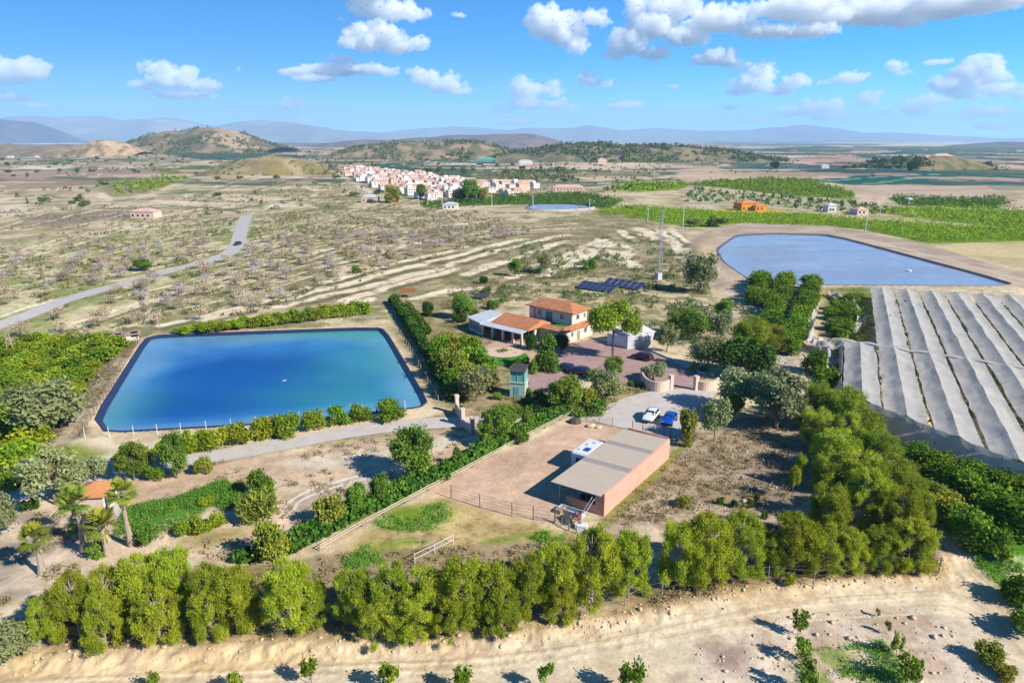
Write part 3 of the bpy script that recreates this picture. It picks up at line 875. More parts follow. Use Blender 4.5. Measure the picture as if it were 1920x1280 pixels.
def reservoir(poly, z, slope, level, lmat, wmat, label_l, label_w, depthfn, lip=.7):
    A = sum(poly[i][0] * poly[(i + 1) % len(poly)][1] - poly[(i + 1) % len(poly)][0] * poly[i][1] for i in range(len(poly)))
    if A < 0: poly = poly[::-1]
    rings = [(-lip - .2, -.45), (-lip, .12), (-.1, .16)]
    for k in range(1, 6): rings.append((k * .8, .1 - k * .8 * slope))
    vs = []; fs = []
    n = len(poly)
    for d, dz in rings:
        w = (fbm(np.array([p[0] for p in poly]), np.array([p[1] for p in poly]), 3, 2, 5) - .5) * .12
        vs += [(p[0], p[1], z + dz + ww) for p, ww in zip(inset(poly, d), w)]
    for k in range(len(rings) - 1):
        for i in range(n):
            j = (i + 1) % n
            fs.append((k * n + i, k * n + j, (k + 1) * n + j, (k + 1) * n + i))
    o = link(bpy.data.objects.new('reservoir_liner', mesh_np('reservoir_liner', vs, fs, lmat, False)))
    tag(o, label_l, 'reservoir liner', None, 'structure')
    wp = inset(poly, level / slope + .15)
    xs = [p[0] for p in wp]; ys = [p[1] for p in wp]
    st = max((max(xs) - min(xs)) / 110, .7)
    o = sheet('water', wp, wmat, st, 0, label=label_w, cat='reservoir', zfn=lambda x, y: np.full(len(x), z - level))
    me = o.data
    co = np.zeros(len(me.vertices) * 3, np.float32); me.vertices.foreach_get('co', co); co = co.reshape(-1, 3)
    dep, gr = depthfn(co[:, 0].astype(float), co[:, 1].astype(float), sdf(wp, co[:, 0].astype(float), co[:, 1].astype(float)))
    for k_, v_ in (('depth', dep), ('green', gr)):
        a = me.attributes.new(k_, 'FLOAT', 'POINT'); a.data.foreach_set('value', np.asarray(v_, np.float32))
    return o


def dep1(x, y, d):
    n = fbm(x, y, 22, 4, 81)
    def blob(px, py, rx, ry):
        bx, by = P(px, py, RES_Z - .75)
        return np.exp(-(((x - bx) / rx) ** 2 + ((y - by) / ry) ** 2))
    deep = .35 + .75 * blob(330, 735, 17, 13) + .6 * blob(480, 690, 17, 12) + .5 * blob(420, 750, 20, 8) + .3 * blob(600, 730, 14, 8) + (n - .5) * .7
    deep = deep + (fbm(x, y, 7, 4, 84) - .5) * .45
    deep = np.clip(deep, 0, 1) * sstep(-1, 9, d + (n - .5) * 9)
    g = 1.2 * blob(700, 622, 24, 6) + .45 * blob(690, 680, 12, 20) + .4 * blob(230, 770, 6, 12) + .3 * blob(640, 750, 16, 8)
    return np.clip(deep, 0, 1), np.clip(g * (.5 + n), 0, .85)


LINER1 = liner_mat('navy_liner', C(26, 36, 66), C(44, 60, 100))
WATER1 = water_mat('blue_water', C(8, 84, 162), C(52, 122, 186), C(112, 162, 198), C(70, 164, 140), .07, .012, .6)
reservoir(RES, RES_Z, .85, .5, LINER1, WATER1, 'dark navy plastic liner round the blue reservoir', 'deep blue reservoir water with turquoise shallows and one float', dep1, .25)


def dep2(x, y, d):
    return np.clip(.3 + .7 * sstep(0, 10, d), 0, 1), 0 * d


LINER2 = liner_mat('grey_liner', C(70, 72, 84), C(110, 108, 112))
WATER2 = water_mat('pale_water', C(146, 158, 178), C(152, 164, 184), C(160, 170, 188), C(90, 120, 110), .12, .02, .9)
reservoir(RES2, RES2_Z, .6, .4, LINER2, WATER2, 'thin dark liner round the pale reservoir', 'pale blue reservoir water behind the net covered orchard', dep2, .15)
# a far small pond
pond = smooth_poly(PP([(985, 388), (1010, 383), (1100, 385), (1118, 391), (1060, 396), (1000, 395)]), 2)
sheet('water', pond, WATER2, 4, .6, label='small far pond among the green citrus fields', cat='pond')
bank = MB()
pin = inset(pond, -3.0)
for i in range(len(pond)):
    j = (i + 1) % len(pond)
    a, b2 = pond[i], pond[j]; c_, d_ = pin[j], pin[i]
    bank.add([(a[0], a[1], h1(*a) + 1.2), (b2[0], b2[1], h1(*b2) + 1.2), (c_[0], c_[1], h1(*c_) - .5), (d_[0], d_[1], h1(*d_) - .5)], [(0, 1, 2, 3)])
tag(bank.build('embankment', plain('pale_bank', C(196, 184, 172))), 'pale bank round the small far pond', 'embankment', None, 'structure')


# ------------------------------------------------------------ hills and far mountains
def hill(name, sil, base_py, D, thick, col, col2, label, seed=1, rough=.12, nu=90, nv=36, col3=None, base_z=None):
    """a real ridge: crest points are picture points at distance D"""
    vs = []; cs = []
    xs = [p[0] for p in sil]
    us = np.linspace(xs[0], xs[-1], nu)
    tops = np.interp(us, xs, [p[1] for p in sil])
    X = (us - 960) / FPX * depth(D)
    Zt = np.array([height_at(D, t) for t in tops])
    if 'mountain' in name: Zt = Zt * (1 + (fbm(X, X * 0 + seed, 1600, 6, seed) - .5) * .55)
    zb = -5.0 if base_z is None else base_z
    xx = []; yy = []; zz = []
    for j in range(nv):
        t = j / (nv - 1) * 2 - 1
        prof = math.cos(t * math.pi / 2) ** 1.1
        y = D + t * thick + (fbm(X, np.full(nu, t * thick), thick * 1.2, 3, seed) - .5) * thick * .5
        nz = (fbm(X + seed * 999, y, thick * .35, 5, seed + 3) - .5) * 2
        H_ = np.maximum(Zt - zb, .5)
        z = zb + H_ * prof * (1 + nz * rough * (1 if abs(t) > .05 else .4)) - (1 - prof) * 14
        xx.append(X); yy.append(y); zz.append(z)
    x = np.concatenate(xx); y = np.concatenate(yy); z = np.concatenate(zz)
    k = sstep(.42, .6, fbm(x + seed * 77, y, thick * .12, 4, seed + 7))[:, None]
    c = np.array(C(*col))[None] * (1 - k) + np.array(C(*col2))[None] * k
    if col3:
        k = sstep(.55, .7, fbm(x + seed * 177, y, thick * .3, 4, seed + 11))[:, None]
        c = c * (1 - k) + np.array(C(*col3))[None] * k
    i = np.arange(nv - 1)[:, None] * nu + np.arange(nu - 1)[None]
    f = np.stack([i, i + 1, i + nu + 1, i + nu], -1).reshape(-1, 4)
    o = link(bpy.data.objects.new(name, mesh_np(name, np.stack([x, y, z], 1), f, LAND, True, cattr=c)))
    tag(o, label, name.replace('_', ' '), None, 'structure')
    return np.stack([x, y, z], 1)


ROCK = (150, 140, 132)
hill('mountains', [(-500, 250), (-200, 235), (0, 226), (60, 222), (160, 221), (240, 228), (340, 226), (400, 238), (470, 226), (540, 230), (600, 240), (680, 248), (760, 252), (860, 258)], 266, 15500, 2600, (128, 120, 116), (148, 138, 128), 'long hazy blue mountain range across the left horizon', 3, .2, 260, 40, (176, 160, 150))
hill('mountains', [(640, 256), (760, 244), (860, 237), (960, 239), (1000, 236), (1060, 240), (1100, 236), (1170, 243), (1220, 240), (1300, 246), (1400, 244), (1500, 241), (1560, 243), (1640, 248), (1760, 254), (1900, 259), (2200, 262)], 266, 19500, 2600, (128, 120, 116), (148, 138, 128), 'faint blue mountain range along the right horizon', 5, .2, 260, 40)
hill('mountain', [(-400, 240), (-200, 228), (-60, 226), (20, 228), (60, 232), (85, 243), (105, 262), (125, 272)], 276, 9000, 1100, (84, 76, 92), (104, 94, 104), 'dark purple mountain cut off by the left edge', 7, .14, 120, 40)
HILL_PTS = hill('hill', [(255, 274), (290, 256), (320, 247), (350, 249), (385, 242), (410, 239), (440, 243), (470, 256), (500, 270), (530, 276)], 282, 2300, 330, (112, 102, 70), (152, 134, 104), 'scrubby brown hill with pale cut faces on the left', 9, .16, 150, 50, (184, 160, 128))
hill('hill', [(140, 284), (165, 275), (190, 264), (225, 263), (250, 272), (275, 284)], 288, 1900, 130, (200, 170, 136), (140, 122, 88), 'small pale sandy hill left of the scrubby brown hill', 11, .2, 60, 30)
hill('hill', [(-160, 280), (-40, 272), (20, 270), (70, 275), (110, 270), (140, 272), (160, 282)], 286, 2300, 160, (160, 136, 112), (128, 116, 84), 'low brown hill on the far left edge', 12, .2, 60, 30)
hill('hill', [(520, 276), (600, 270), (680, 262), (740, 262), (800, 258), (860, 254), (920, 252), (1000, 251), (1030, 258), (1060, 268), (1100, 274)], 276, 4300, 420, (120, 106, 104), (140, 124, 116), 'long low purple-brown ridge in the middle distance', 13, .12, 140, 36)
MOUND_PTS = hill('hill', [(400, 322), (430, 308), (470, 297), (510, 293), (560, 296), (600, 308), (630, 320), (650, 330)], 334, 900, 120, (178, 156, 118), (146, 132, 92), 'rounded tan mound in front of the scrubby brown hill', 15, .12, 90, 40, (140, 128, 80))
WOOD1 = hill('hill', [(610, 290), (660, 278), (720, 270), (780, 268), (840, 266), (900, 268), (940, 278), (970, 288)], 296, 1700, 170, (120, 116, 82), (172, 148, 122), 'wooded low ridge behind the village', 17, .15, 110, 36)
WOOD2 = hill('hill', [(930, 292), (1000, 282), (1060, 272), (1120, 270), (1200, 273), (1280, 276), (1360, 284), (1430, 296), (1500, 306), (1560, 312)], 314, 1500, 190, (110, 112, 80), (150, 134, 104), 'long wooded ridge right of the village', 19, .15, 150, 36)
WOOD3 = hill('hill', [(1590, 322), (1640, 308), (1690, 297), (1740, 293), (1790, 296), (1830, 306), (1880, 318)], 326, 1050, 90, (112, 116, 74), (150, 132, 98), 'green hillock carrying a brick farm', 21, .12, 80, 30)
hill('hill', [(1760, 276), (1820, 270), (1880, 266), (1960, 268), (2050, 276)], 278, 4200, 300, (110, 112, 106), (128, 122, 112), 'low dark hill on the right edge of the plain', 23, .12, 60, 30)


# ------------------------------------------------------------ haze and clouds
def build_haze():
    m = bpy.data.materials.new('haze'); m.use_nodes = True
    n = m.node_tree.nodes; n.clear()
    o = n.new('ShaderNodeOutputMaterial'); v = n.new('ShaderNodeVolumePrincipled')
    v.inputs['Color'].default_value = (.44, .70, 1, 1); v.inputs['Density'].default_value = 7.5e-5
    v.inputs['Anisotropy'].default_value = 0
    m.node_tree.links.new(v.outputs[0], o.inputs['Volume'])
    b = MB().box(-25500, 25500, -300, 26500, -60, 900)
    ob = b.build('haze', m)
    tag(ob, 'thin blue air between the orchards and the mountains', 'haze', None, 'stuff')


build_haze()


def dirn(px, py):
    x = (px - 960) / FPX; y = (py - 640) / FPX
    return Vector((x, cp - y * sp, -sp - y * cp))


cloud_tex = []


def cloud(puffs, label, D=32000, dens=1.0, flat=True):
    """a cumulus: lumps of real, evenly dense cloud volume"""
    rr_ = random.Random(len(puffs) * 131 + int(puffs[0][0]))
    s = D / FPX
    bm = bmesh.new()
    for (px, py, rx, ry) in puffs:
        d = dirn(px, py)
        c = Vector((0, 0, CAM_H)) + d * (D / d.y)
        A = rx * s; B = ry * s
        c.y += rr_.uniform(-.3, .3) * A
        def add(q, a, b_): bmesh.ops.create_icosphere(bm, subdivisions=2, radius=1, matrix=Matrix.Translation(q) @ Matrix.Diagonal((a, a, b_, 1)))
        add(c, A * .78, B * .68)
        for k in range(20):
            th = rr_.uniform(0, 6.283); u = rr_.uniform(-.3, 1)
            q_ = math.sqrt(max(0, 1 - u * u))
            k2 = rr_.uniform(.2, .42) * min(A, B * 1.3)
            add(c + Vector((math.cos(th) * q_ * A * .85, math.sin(th) * q_ * A * .85, u * B * .8)), k2, k2 * .85)
    me = bpy.data.meshes.new('cloud'); bm.to_mesh(me); bm.free()
    ob = link(bpy.data.objects.new('cloud', me))
    size = min(14, sum(p[3] for p in puffs) / len(puffs))
    r = ob.modifiers.new('r', 'REMESH'); r.mode = 'VOXEL'; r.voxel_size = s * .85
    if not cloud_tex:
        for sc in (16, 6, 2.6):
            t = bpy.data.textures.new('lumps', 'CLOUDS'); t.noise_scale = sc * s; t.noise_depth = 3; cloud_tex.append(t)
    for t, st in zip(cloud_tex, (1.0, .85, .5)):
        dm = ob.modifiers.new('d', 'DISPLACE'); dm.texture = t; dm.texture_coords = 'GLOBAL'; dm.strength = st * size * s; dm.mid_level = .52
    key = 'cloud_%.2f' % dens
    m = bpy.data.materials.get(key)
    if not m:
        m = bpy.data.materials.new(key); m.use_nodes = True
        n = m.node_tree.nodes; n.clear()
        o = n.new('ShaderNodeOutputMaterial'); v = n.new('ShaderNodeVolumeScatter')
        v.inputs['Color'].default_value = (1, 1, 1, 1); v.inputs['Density'].default_value = .016 * 6000 / D * dens
        m.node_tree.links.new(v.outputs[0], o.inputs['Volume'])
    me.materials.append(m)
    tag(ob, label, 'cloud', 'clouds over the plain')
    return ob


CLOUDS = [
    ([(690, 14, 42, 22), (740, 22, 45, 20), (780, 30, 26, 14), (700, -20, 60, 30)], 'upper half of the tall white cloud cut by the top edge', 1),
    ([(690, 78, 48, 26), (665, 60, 22, 18), (745, 88, 40, 14), (785, 82, 20, 16), (720, 70, 40, 24)], 'bright flat-based cloud below the tall white cloud at the top', 1),
    ([(1022, 45, 34, 30), (1060, 62, 38, 34), (1085, 90, 20, 18), (1110, 36, 30, 16), (1130, 40, 16, 14), (1010, 60, 20, 18)], 'ragged white cloud with a hooked right arm near the top', 1),
    ([(1180, 85, 40, 28), (1230, 100, 36, 14), (1225, 50, 50, 34), (1260, 20, 50, 28), (1150, 105, 26, 10), (1280, 70, 40, 26), (1200, 20, 30, 25)], 'big white cloud left of the long grey cloud', 1),
    ([(1350, 40, 60, 26), (1430, 62, 60, 16), (1510, 60, 60, 14), (1480, 20, 80, 24), (1560, 30, 60, 24), (1650, 20, 90, 28), (1760, 10, 110, 26), (1860, 0, 90, 24), (1700, 42, 40, 10)], 'long grey cloud across the top right corner', 1.2),
    ([(1345, 110, 42, 18), (1320, 115, 24, 9), (1380, 122, 30, 10)], 'flat puffy cloud below the long grey cloud', 1),
    ([(1410, 160, 38, 22), (1430, 140, 26, 22), (1390, 172, 24, 10), (1460, 170, 30, 10)], 'heaped white cloud above the right reservoir', 1),
    ([(1490, 154, 26, 14), (1475, 165, 24, 8)], 'small white cloud touching the heaped cloud on its right', .9),
    ([(1590, 148, 34, 13), (1555, 155, 22, 6)], 'slanted oval cloud in the right sky', .9),
    ([(1680, 125, 18, 13), (1692, 138, 12, 8)], 'little tilted cloud left of the flat oblong one', .8),
    ([(1757, 117, 28, 7)], 'thin flat oblong cloud on the right', .8),
    ([(1830, 140, 46, 30), (1780, 160, 46, 20), (1880, 168, 40, 16), (1930, 180, 30, 12), (1800, 180, 40, 10)], 'large domed white cloud on the far right', 1),
    ([(1720, 205, 26, 18), (1750, 190, 30, 14)], 'low white cloud under the large domed one', .9, 28500),
    ([(1850, 210, 44, 14), (1810, 218, 30, 9), (1870, 238, 34, 8)], 'thin low layers of cloud on the far right', .55),
    ([(1635, 188, 20, 20), (1660, 208, 16, 8)], 'wispy upright cloud over the right reservoir', .7),
    ([(1540, 202, 44, 16), (1490, 210, 36, 12), (1560, 220, 50, 8)], 'broad faint cloud low over the right plain', .6),
    ([(1410, 224, 26, 8)], 'faint low cloud left of the broad faint one', .5),
    ([(1370, 202, 18, 7)], 'tiny cloud under the heaped white cloud', .6),
    ([(985, 170, 32, 20), (1035, 172, 22, 18), (990, 195, 38, 16), (1040, 198, 26, 12), (940, 208, 22, 10), (1068, 202, 14, 7)], 'heaped cloud low over the middle of the horizon', .85),
    ([(960, 228, 60, 8)], 'faint flat veil under the heaped middle cloud', .4),
    ([(1100, 150, 20, 16), (1130, 155, 18, 10)], 'two-lobed small cloud right of the heaped middle cloud', .8),
    ([(1170, 199, 38, 9), (1190, 195, 20, 8)], 'flat little cloud above the middle ridge', .6),
    ([(1262, 163, 14, 5)], 'tiny flat cloud above the right ridge', .6),
    ([(800, 150, 32, 16), (780, 136, 22, 10), (835, 162, 40, 18), (860, 172, 26, 9), (845, 148, 14, 10)], 'white cloud with a tail on its upper left', 1),
    ([(620, 130, 60, 18), (560, 135, 50, 10), (690, 130, 50, 12), (640, 112, 30, 8), (730, 136, 22, 10), (590, 148, 50, 7)], 'long flat cloud left of the middle', .9),
    ([(330, 150, 48, 24), (295, 132, 30, 14), (275, 160, 30, 10), (385, 162, 32, 14), (340, 178, 70, 8)], 'white cloud with a flat base in the left sky', 1),
    ([(55, 135, 38, 24), (20, 145, 40, 20), (-20, 130, 40, 24)], 'rounded white cloud at the left edge', 1),
    ([(20, 182, 38, 10), (-20, 180, 40, 12)], 'flat cloud under the rounded one at the left edge', .7),
    ([(548, 195, 24, 14), (535, 205, 20, 6)], 'small bright cloud low above the left mountains', .8),
    ([(570, 226, 18, 8)], 'bright scrap of cloud resting on the left mountains', .6),
    ([(75, 198, 22, 6)], 'faint scrap of cloud below the left edge clouds', .5),
    ([(305, 218, 12, 8)], 'faint upright scrap of cloud over the left mountains', .4),
    ([(640, 36, 7, 6)], 'tiny scrap beside the tall white cloud', .9),
    ([(860, 30, 16, 5)], 'tiny flat cloud right of the tall white cloud', .7),
    ([(446, 132, 6, 6)], 'tiny wisp in the left blue sky', .7),
]
for p_, l_, d_, *o_ in CLOUDS: cloud(p_, l_, D=o_[0] if o_ else 32000, dens=round(.55 + .55 * d_, 2))


# ------------------------------------------------------------ vegetation: leaf clumps in a crown of unit size
def leaves(centres, normals, per, spread, size, r, aspect=1.6, tint=None, tri=False, needle=False):
    """small leaf faces scattered round every clump centre"""
    n = len(centres)
    c = np.repeat(centres, per, 0) + r.normal(0, 1, (n * per, 3)) * np.repeat(np.broadcast_to(spread, (n,)), per)[:, None] * .5
    t = np.repeat(r.random(n) if tint is None else tint, per) + r.normal(0, .12, n * per)
    d = r.normal(0, 1, (n * per, 3)) + np.repeat(normals, per, 0) * .9
    d /= np.linalg.norm(d, axis=1)[:, None]
    a = np.cross(d, r.normal(0, 1, (n * per, 3))); a /= np.linalg.norm(a, axis=1)[:, None] + 1e-9
    b = np.cross(d, a)
    if needle:      # needles stand outwards and up from the clump
        b = np.repeat(normals, per, 0) * .7 + np.array([0, 0, .55]) + r.normal(0, .55, (n * per, 3)); b /= np.linalg.norm(b, axis=1)[:, None]
        a = np.cross(b, r.normal(0, 1, (n * per, 3))); a /= np.linalg.norm(a, axis=1)[:, None] + 1e-9
    s = size * (.6 + .8 * r.random(n * per))[:, None]
    if tri:
        v = np.stack([c - a * s * .6, c + a * s * .6, c + b * s * aspect], 1).reshape(-1, 3)
        f = np.arange(n * per * 3).reshape(-1, 3)
        return v, f, np.repeat(np.clip(t, 0, 1), 3)
    a = a * s * .55; b = b * s * aspect * .55
    v = np.stack([c - b, c + a, c + b, c - a], 1).reshape(-1, 3)
    f = np.arange(n * per * 4).reshape(-1, 4)
    return v, f, np.repeat(np.clip(t, 0, 1), 4)


def crown_points(shape, n, r, lobes=7, fill=.55):
    """clump centres in the volume of a lumpy crown: unit width, z from 0 to 1"""
    L = []
    for _ in range(lobes):
        th = r.random() * 6.283
        if shape == 'pine':
            z = .10 + .80 * r.random() ** .9; rad = .40 * math.sqrt(max(0, 1 - ((z - .36) / .62) ** 2)) * r.uniform(.55, 1.1)
            s_ = r.uniform(.05, .12)
            L.append((math.cos(th) * rad * .95, math.sin(th) * rad * .95, z, s_, s_ * .7))
        elif shape == 'pine_wide':
            z = .18 + .72 * r.random(); rad = .42 * math.sqrt(max(0, 1 - ((z - .5) / .55) ** 2)) * r.uniform(.6, 1.1)
            s_ = r.uniform(.1, .19)
            L.append((math.cos(th) * rad * .85, math.sin(th) * rad * .85, z, s_, s_ * .6))
        elif shape == 'cone':
            z = .05 + .9 * r.random(); rad = .40 * (1 - z) + .02
            L.append((math.cos(th) * rad * .7, math.sin(th) * rad * .7, z, .2 * (1.1 - z), .09))
        elif shape == 'umbrella':
            z = .55 + .38 * r.random(); rad = .36 * math.sqrt(max(0, 1 - ((z - .62) / .36) ** 2))
            L.append((math.cos(th) * rad * .85, math.sin(th) * rad * .85, z, .17, .1))
        elif shape == 'loose':
            z = .38 + .52 * r.random(); rad = .38 * math.sqrt(max(0, 1 - ((z - .62) / .42) ** 2))
            L.append((math.cos(th) * rad * .8, math.sin(th) * rad * .8, z, .15, .13))
        elif shape == 'tall':
            z = .25 + .7 * r.random(); rad = .36 * math.sqrt(max(0, 1 - ((z - .6) / .45) ** 2))
            L.append((math.cos(th) * rad * .8, math.sin(th) * rad * .8, z, .16, .1))
        elif shape == 'palm_bush':
            z = .3 + .5 * r.random(); rad = .3 * r.random()
            L.append((math.cos(th) * rad, math.sin(th) * rad, z, .16, .16))
        else:   # round, down to the ground
            z = .22 + .6 * r.random(); rad = .36 * math.sqrt(max(0, 1 - ((z - .45) / .5) ** 2))
            L.append((math.cos(th) * rad * .8, math.sin(th) * rad * .8, z, .2, .2))
    L = np.array(L)
    k = r.integers(0, len(L), n)
    d = r.normal(0, 1, (n, 3)); d /= np.linalg.norm(d, axis=1)[:, None]
    rad = (fill + (1 - fill) * r.random(n)) ** .5
    c = L[k, :3] + d * rad[:, None] * np.stack([L[k, 3], L[k, 3], L[k, 4]], 1)
    c[:, 2] = np.clip(c[:, 2], .02, 1)
    tint = np.clip(.5 + .5 * (r.random(len(L))[k] - .5) + .5 * (r.random(n) - .5), 0, 1)
    return c, d, tint, L


M = {
    'pine': leaf_mat('pine_needles', C(112, 128, 38), C(178, 186, 56), .42, .012),
    'pine_dark': leaf_mat('dark_pine_needles', C(92, 120, 42), C(180, 188, 58), .42, .012),
    'green': leaf_mat('green_leaves', C(70, 104, 40), C(130, 156, 60), .3),
    'dark': leaf_mat('dark_leaves', C(38, 66, 30), C(66, 96, 38), .2),
    'olive': leaf_mat('olive_leaves', C(108, 120, 82), C(152, 158, 112), .3),
    'grey': leaf_mat('grey_leaves', C(116, 124, 80), C(150, 152, 104), .3),
    'citrus': leaf_mat('citrus_leaves', C(92, 116, 30), C(150, 162, 44), .3),
    'citrus_dark': leaf_mat('dark_citrus_leaves', C(64, 98, 28), C(128, 148, 44), .28),
    'yellow': leaf_mat('yellow_leaves', C(108, 120, 46), C(154, 152, 62), .3),
    'hedge': leaf_mat('hedge_leaves', C(46, 78, 32), C(96, 124, 42), .25),
    'palm': leaf_mat('palm_leaves', C(96, 118, 44), C(156, 164, 66), .25),
    'almond': leaf_mat('almond_blossom', C(156, 144, 134), C(192, 178, 180), .3, .03),
    'almond_bare': leaf_mat('almond_twigs', C(166, 150, 122), C(190, 172, 148), .3, .02),
    'far': leaf_mat('far_leaves', C(66, 86, 48), C(112, 124, 70), .2, .03),
    'scrub': leaf_mat('scrub_leaves', C(116, 110, 74), C(168, 152, 116), .2, .0),
    'scrub_dark': leaf_mat('dark_scrub_leaves', C(84, 90, 54), C(128, 126, 82), .2, .0),
    'weed': leaf_mat('weed_leaves', C(76, 124, 40), C(124, 164, 66), .3, .0),
    'field': leaf_mat('field_leaves', C(104, 132, 30), C(140, 160, 44), .3, .0),
    'field_dark': leaf_mat('dark_field_leaves', C(72, 104, 36), C(104, 132, 46), .3, .0),
}
BARK = plain('bark', C(140, 122, 104), .95, .25, 6, bump=.4, spec=.1)
TWIG = plain('grey_twigs', C(186, 172, 156), .95, .15, 6, spec=.05)
BARK_PALE = plain('pale_bark_wood', C(176, 160, 142), .95, .2, 6, bump=.4, spec=.1)


def trunk_mesh(name, L, r, top=.8, w=.03, lean=.04, forks=5, start=.0, mat=None):
    b = MB()
    bx, by = r.normal(0, lean, 2)
    pts = [(0, 0, -.03)]
    for k in range(1, 5):
        t = k / 4
        pts.append((bx * t + r.normal(0, .01), by * t + r.normal(0, .01), top * t))
    b.path(pts, [w * 1.25, w, w * .8, w * .55, w * .25], 7)
    k = min(forks, len(L))
    for q in L[:k]:
        z0 = max(start + .05, min(top * .9, q[2] - .14)); t = z0 / top
        p0 = Vector((bx * t, by * t, z0)); p2 = Vector(q[:3])
        p1 = (p0 + p2) / 2 + Vector((0, 0, .03))
        b.path([p0, p1, p2], [w * .45, w * .28, w * .08], 5)
    return b.mesh(name, mat or BARK)


TREES = {}


def make_template(kind, shape, mat, n, per, spread, size, var=3, lobes=9, top=.8, w=.03, forks=6, fill=.5, aspect=1.6, bark=None, tri=False, lean=.04, needle=False):
    out = []
    for k in range(var):
        r = np.random.default_rng(hash_str(kind) + k)
        c, d, t, L = crown_points(shape, n, r, lobes, fill)
        v, f, tt = leaves(c, d, per, spread, size, r, aspect, t, tri, needle)
        me = mesh_np(kind + '_crown', v, f, mat, False, attrs={'tint': tt})
        tm = trunk_mesh(kind + '_trunk', L, r, top, w, lean, forks, mat=bark)
        tw = None
        if needle:
            cc = c[r.integers(0, n, n // 2)] * np.array([.86, .86, .96])
            v, f, tt = leaves(cc, d[:n // 2], 4, spread * 1.3, size * .55, r, 9, None, False, True)
            tw = mesh_np(kind + '_twigs', v, f, TWIG, False)
        out.append((me, tm, tw))
    TREES[kind] = out


def hash_str(s): return sum((i + 1) * ord(ch) for i, ch in enumerate(s)) * 13


make_template('pine', 'pine', M['pine'], 620, 56, .058, .0098, 7, 54, .92, .018, 54, .15, 3.6, BARK_PALE, needle=True)
make_template('pine_belt', 'pine_wide', M['pine_dark'], 560, 46, .065, .012, 4, 40, .85, .022, 24, .25, 2.6, needle=True)
make_template('umbrella', 'umbrella', M['pine_dark'], 420, 26, .07, .022, 2, 26, .8, .022, 12, .3, 1.8)
make_template('green', 'tall', M['green'], 340, 24, .09, .030, 4, 20, .75, .026, 12, .35, 1.6)
make_template('dark', 'round', M['dark'], 420, 20, .10, .036, 2, 18, .6, .03, 8, .5, 1.4)
make_template('olive', 'loose', M['olive'], 260, 20, .11, .036, 3, 18, .7, .035, 14, .3, 2.0)
make_template('grey', 'loose', M['grey'], 200, 20, .13, .034, 3, 16, .75, .022, 16, .3, 2.2)
make_template('conifer', 'cone', M['green'], 300, 20, .09, .036, 2, 26, .95, .022, 12, .35, 1.8)
make_template('citrus', 'round', M['citrus'], 130, 16, .16, .07, 4, 9, .5, .03, 4, .5, 1.3)
make_template('citrus_dark', 'round', M['citrus_dark'], 160, 16, .15, .06, 4, 10, .5, .03, 4, .5, 1.3)
make_template('yellow', 'round', M['yellow'], 220, 18, .13, .05, 3, 12, .5, .03, 4, .5, 1.4)
make_template('shrub', 'round', M['green'], 110, 16, .16, .07, 3, 8, .4, .02, 4, .5, 1.4)
make_template('dark_shrub', 'round', M['hedge'], 130, 18, .14, .06, 2, 7, .4, .02, 4, .6, 1.3)
make_template('palm_bush', 'palm_bush', M['palm'], 90, 26, .22, .045, 2, 10, .3, .04, 3, .4, 7, needle=True)
make_template('sapling', 'tall', M['citrus_dark'], 46, 12, .14, .075, 3, 9, .8, .02, 8, .4, 1.7)
make_template('almond', 'loose', M['almond'], 110, 6, .14, .042, 4, 16, .6, .024, 14, .3, 1.5, BARK)
make_template('almond_bare', 'loose', M['almond_bare'], 70, 6, .14, .03, 4, 16, .6, .022, 14, .3, 3.5, BARK)
make_template('far', 'round', M['far'], 60, 9, .17, .11, 4, 7, .5, .03, 3, .5, 1.2, None, True)
NPLANT = {}


def plant(kind, x, y, h, w, label, cat='tree', group=None, name=None, z=None, trunk=True, sub=None):
    r = random.random
    T = TREES[kind]
    me, tm, tw = T[int(r() * len(T))]
    z = h1(x, y) if z is None else z
    rz = r() * 6.283
    wv = w * (.9 + .2 * r()) * 1.0; hv = h * (.9 + .1 * r())
    name = name or 'tree'
    if trunk:
        root = empty(name, (x, y, z), rz, label, cat, group)
        root.scale = (wv, wv, hv)
        c = link(bpy.data.objects.new('crown', me), root)
        t = link(bpy.data.objects.new('trunk', tm), root)
        if tw is not None: link(bpy.data.objects.new('twigs', tw), root)
    else:
        root = link(bpy.data.objects.new(name, me))
        root.location = (x, y, z); root.rotation_euler.z = rz; root.scale = (wv, wv, hv)
        tag(root, label, cat, group)
    NPLANT[kind] = NPLANT.get(kind, 0) + 1
    return root


def at(kind, px, base, top, wpx, label, cat='tree', group=None, name=None, trunk=True):
    g = G(px, base)
    Zc = depth(g.y, g.z)
    h = max(.6, height_at(g.y, top) - g.z)
    return plant(kind, g.x, g.y, h, wpx * Zc / FPX, label, cat, group, name, g.z, trunk)


def row_labels(items, fmt):
    """number things from left to right in words"""
    it = sorted(items, key=lambda t: t[0])
    return [(t, fmt % ORD[i]) for i, t in enumerate(it)]


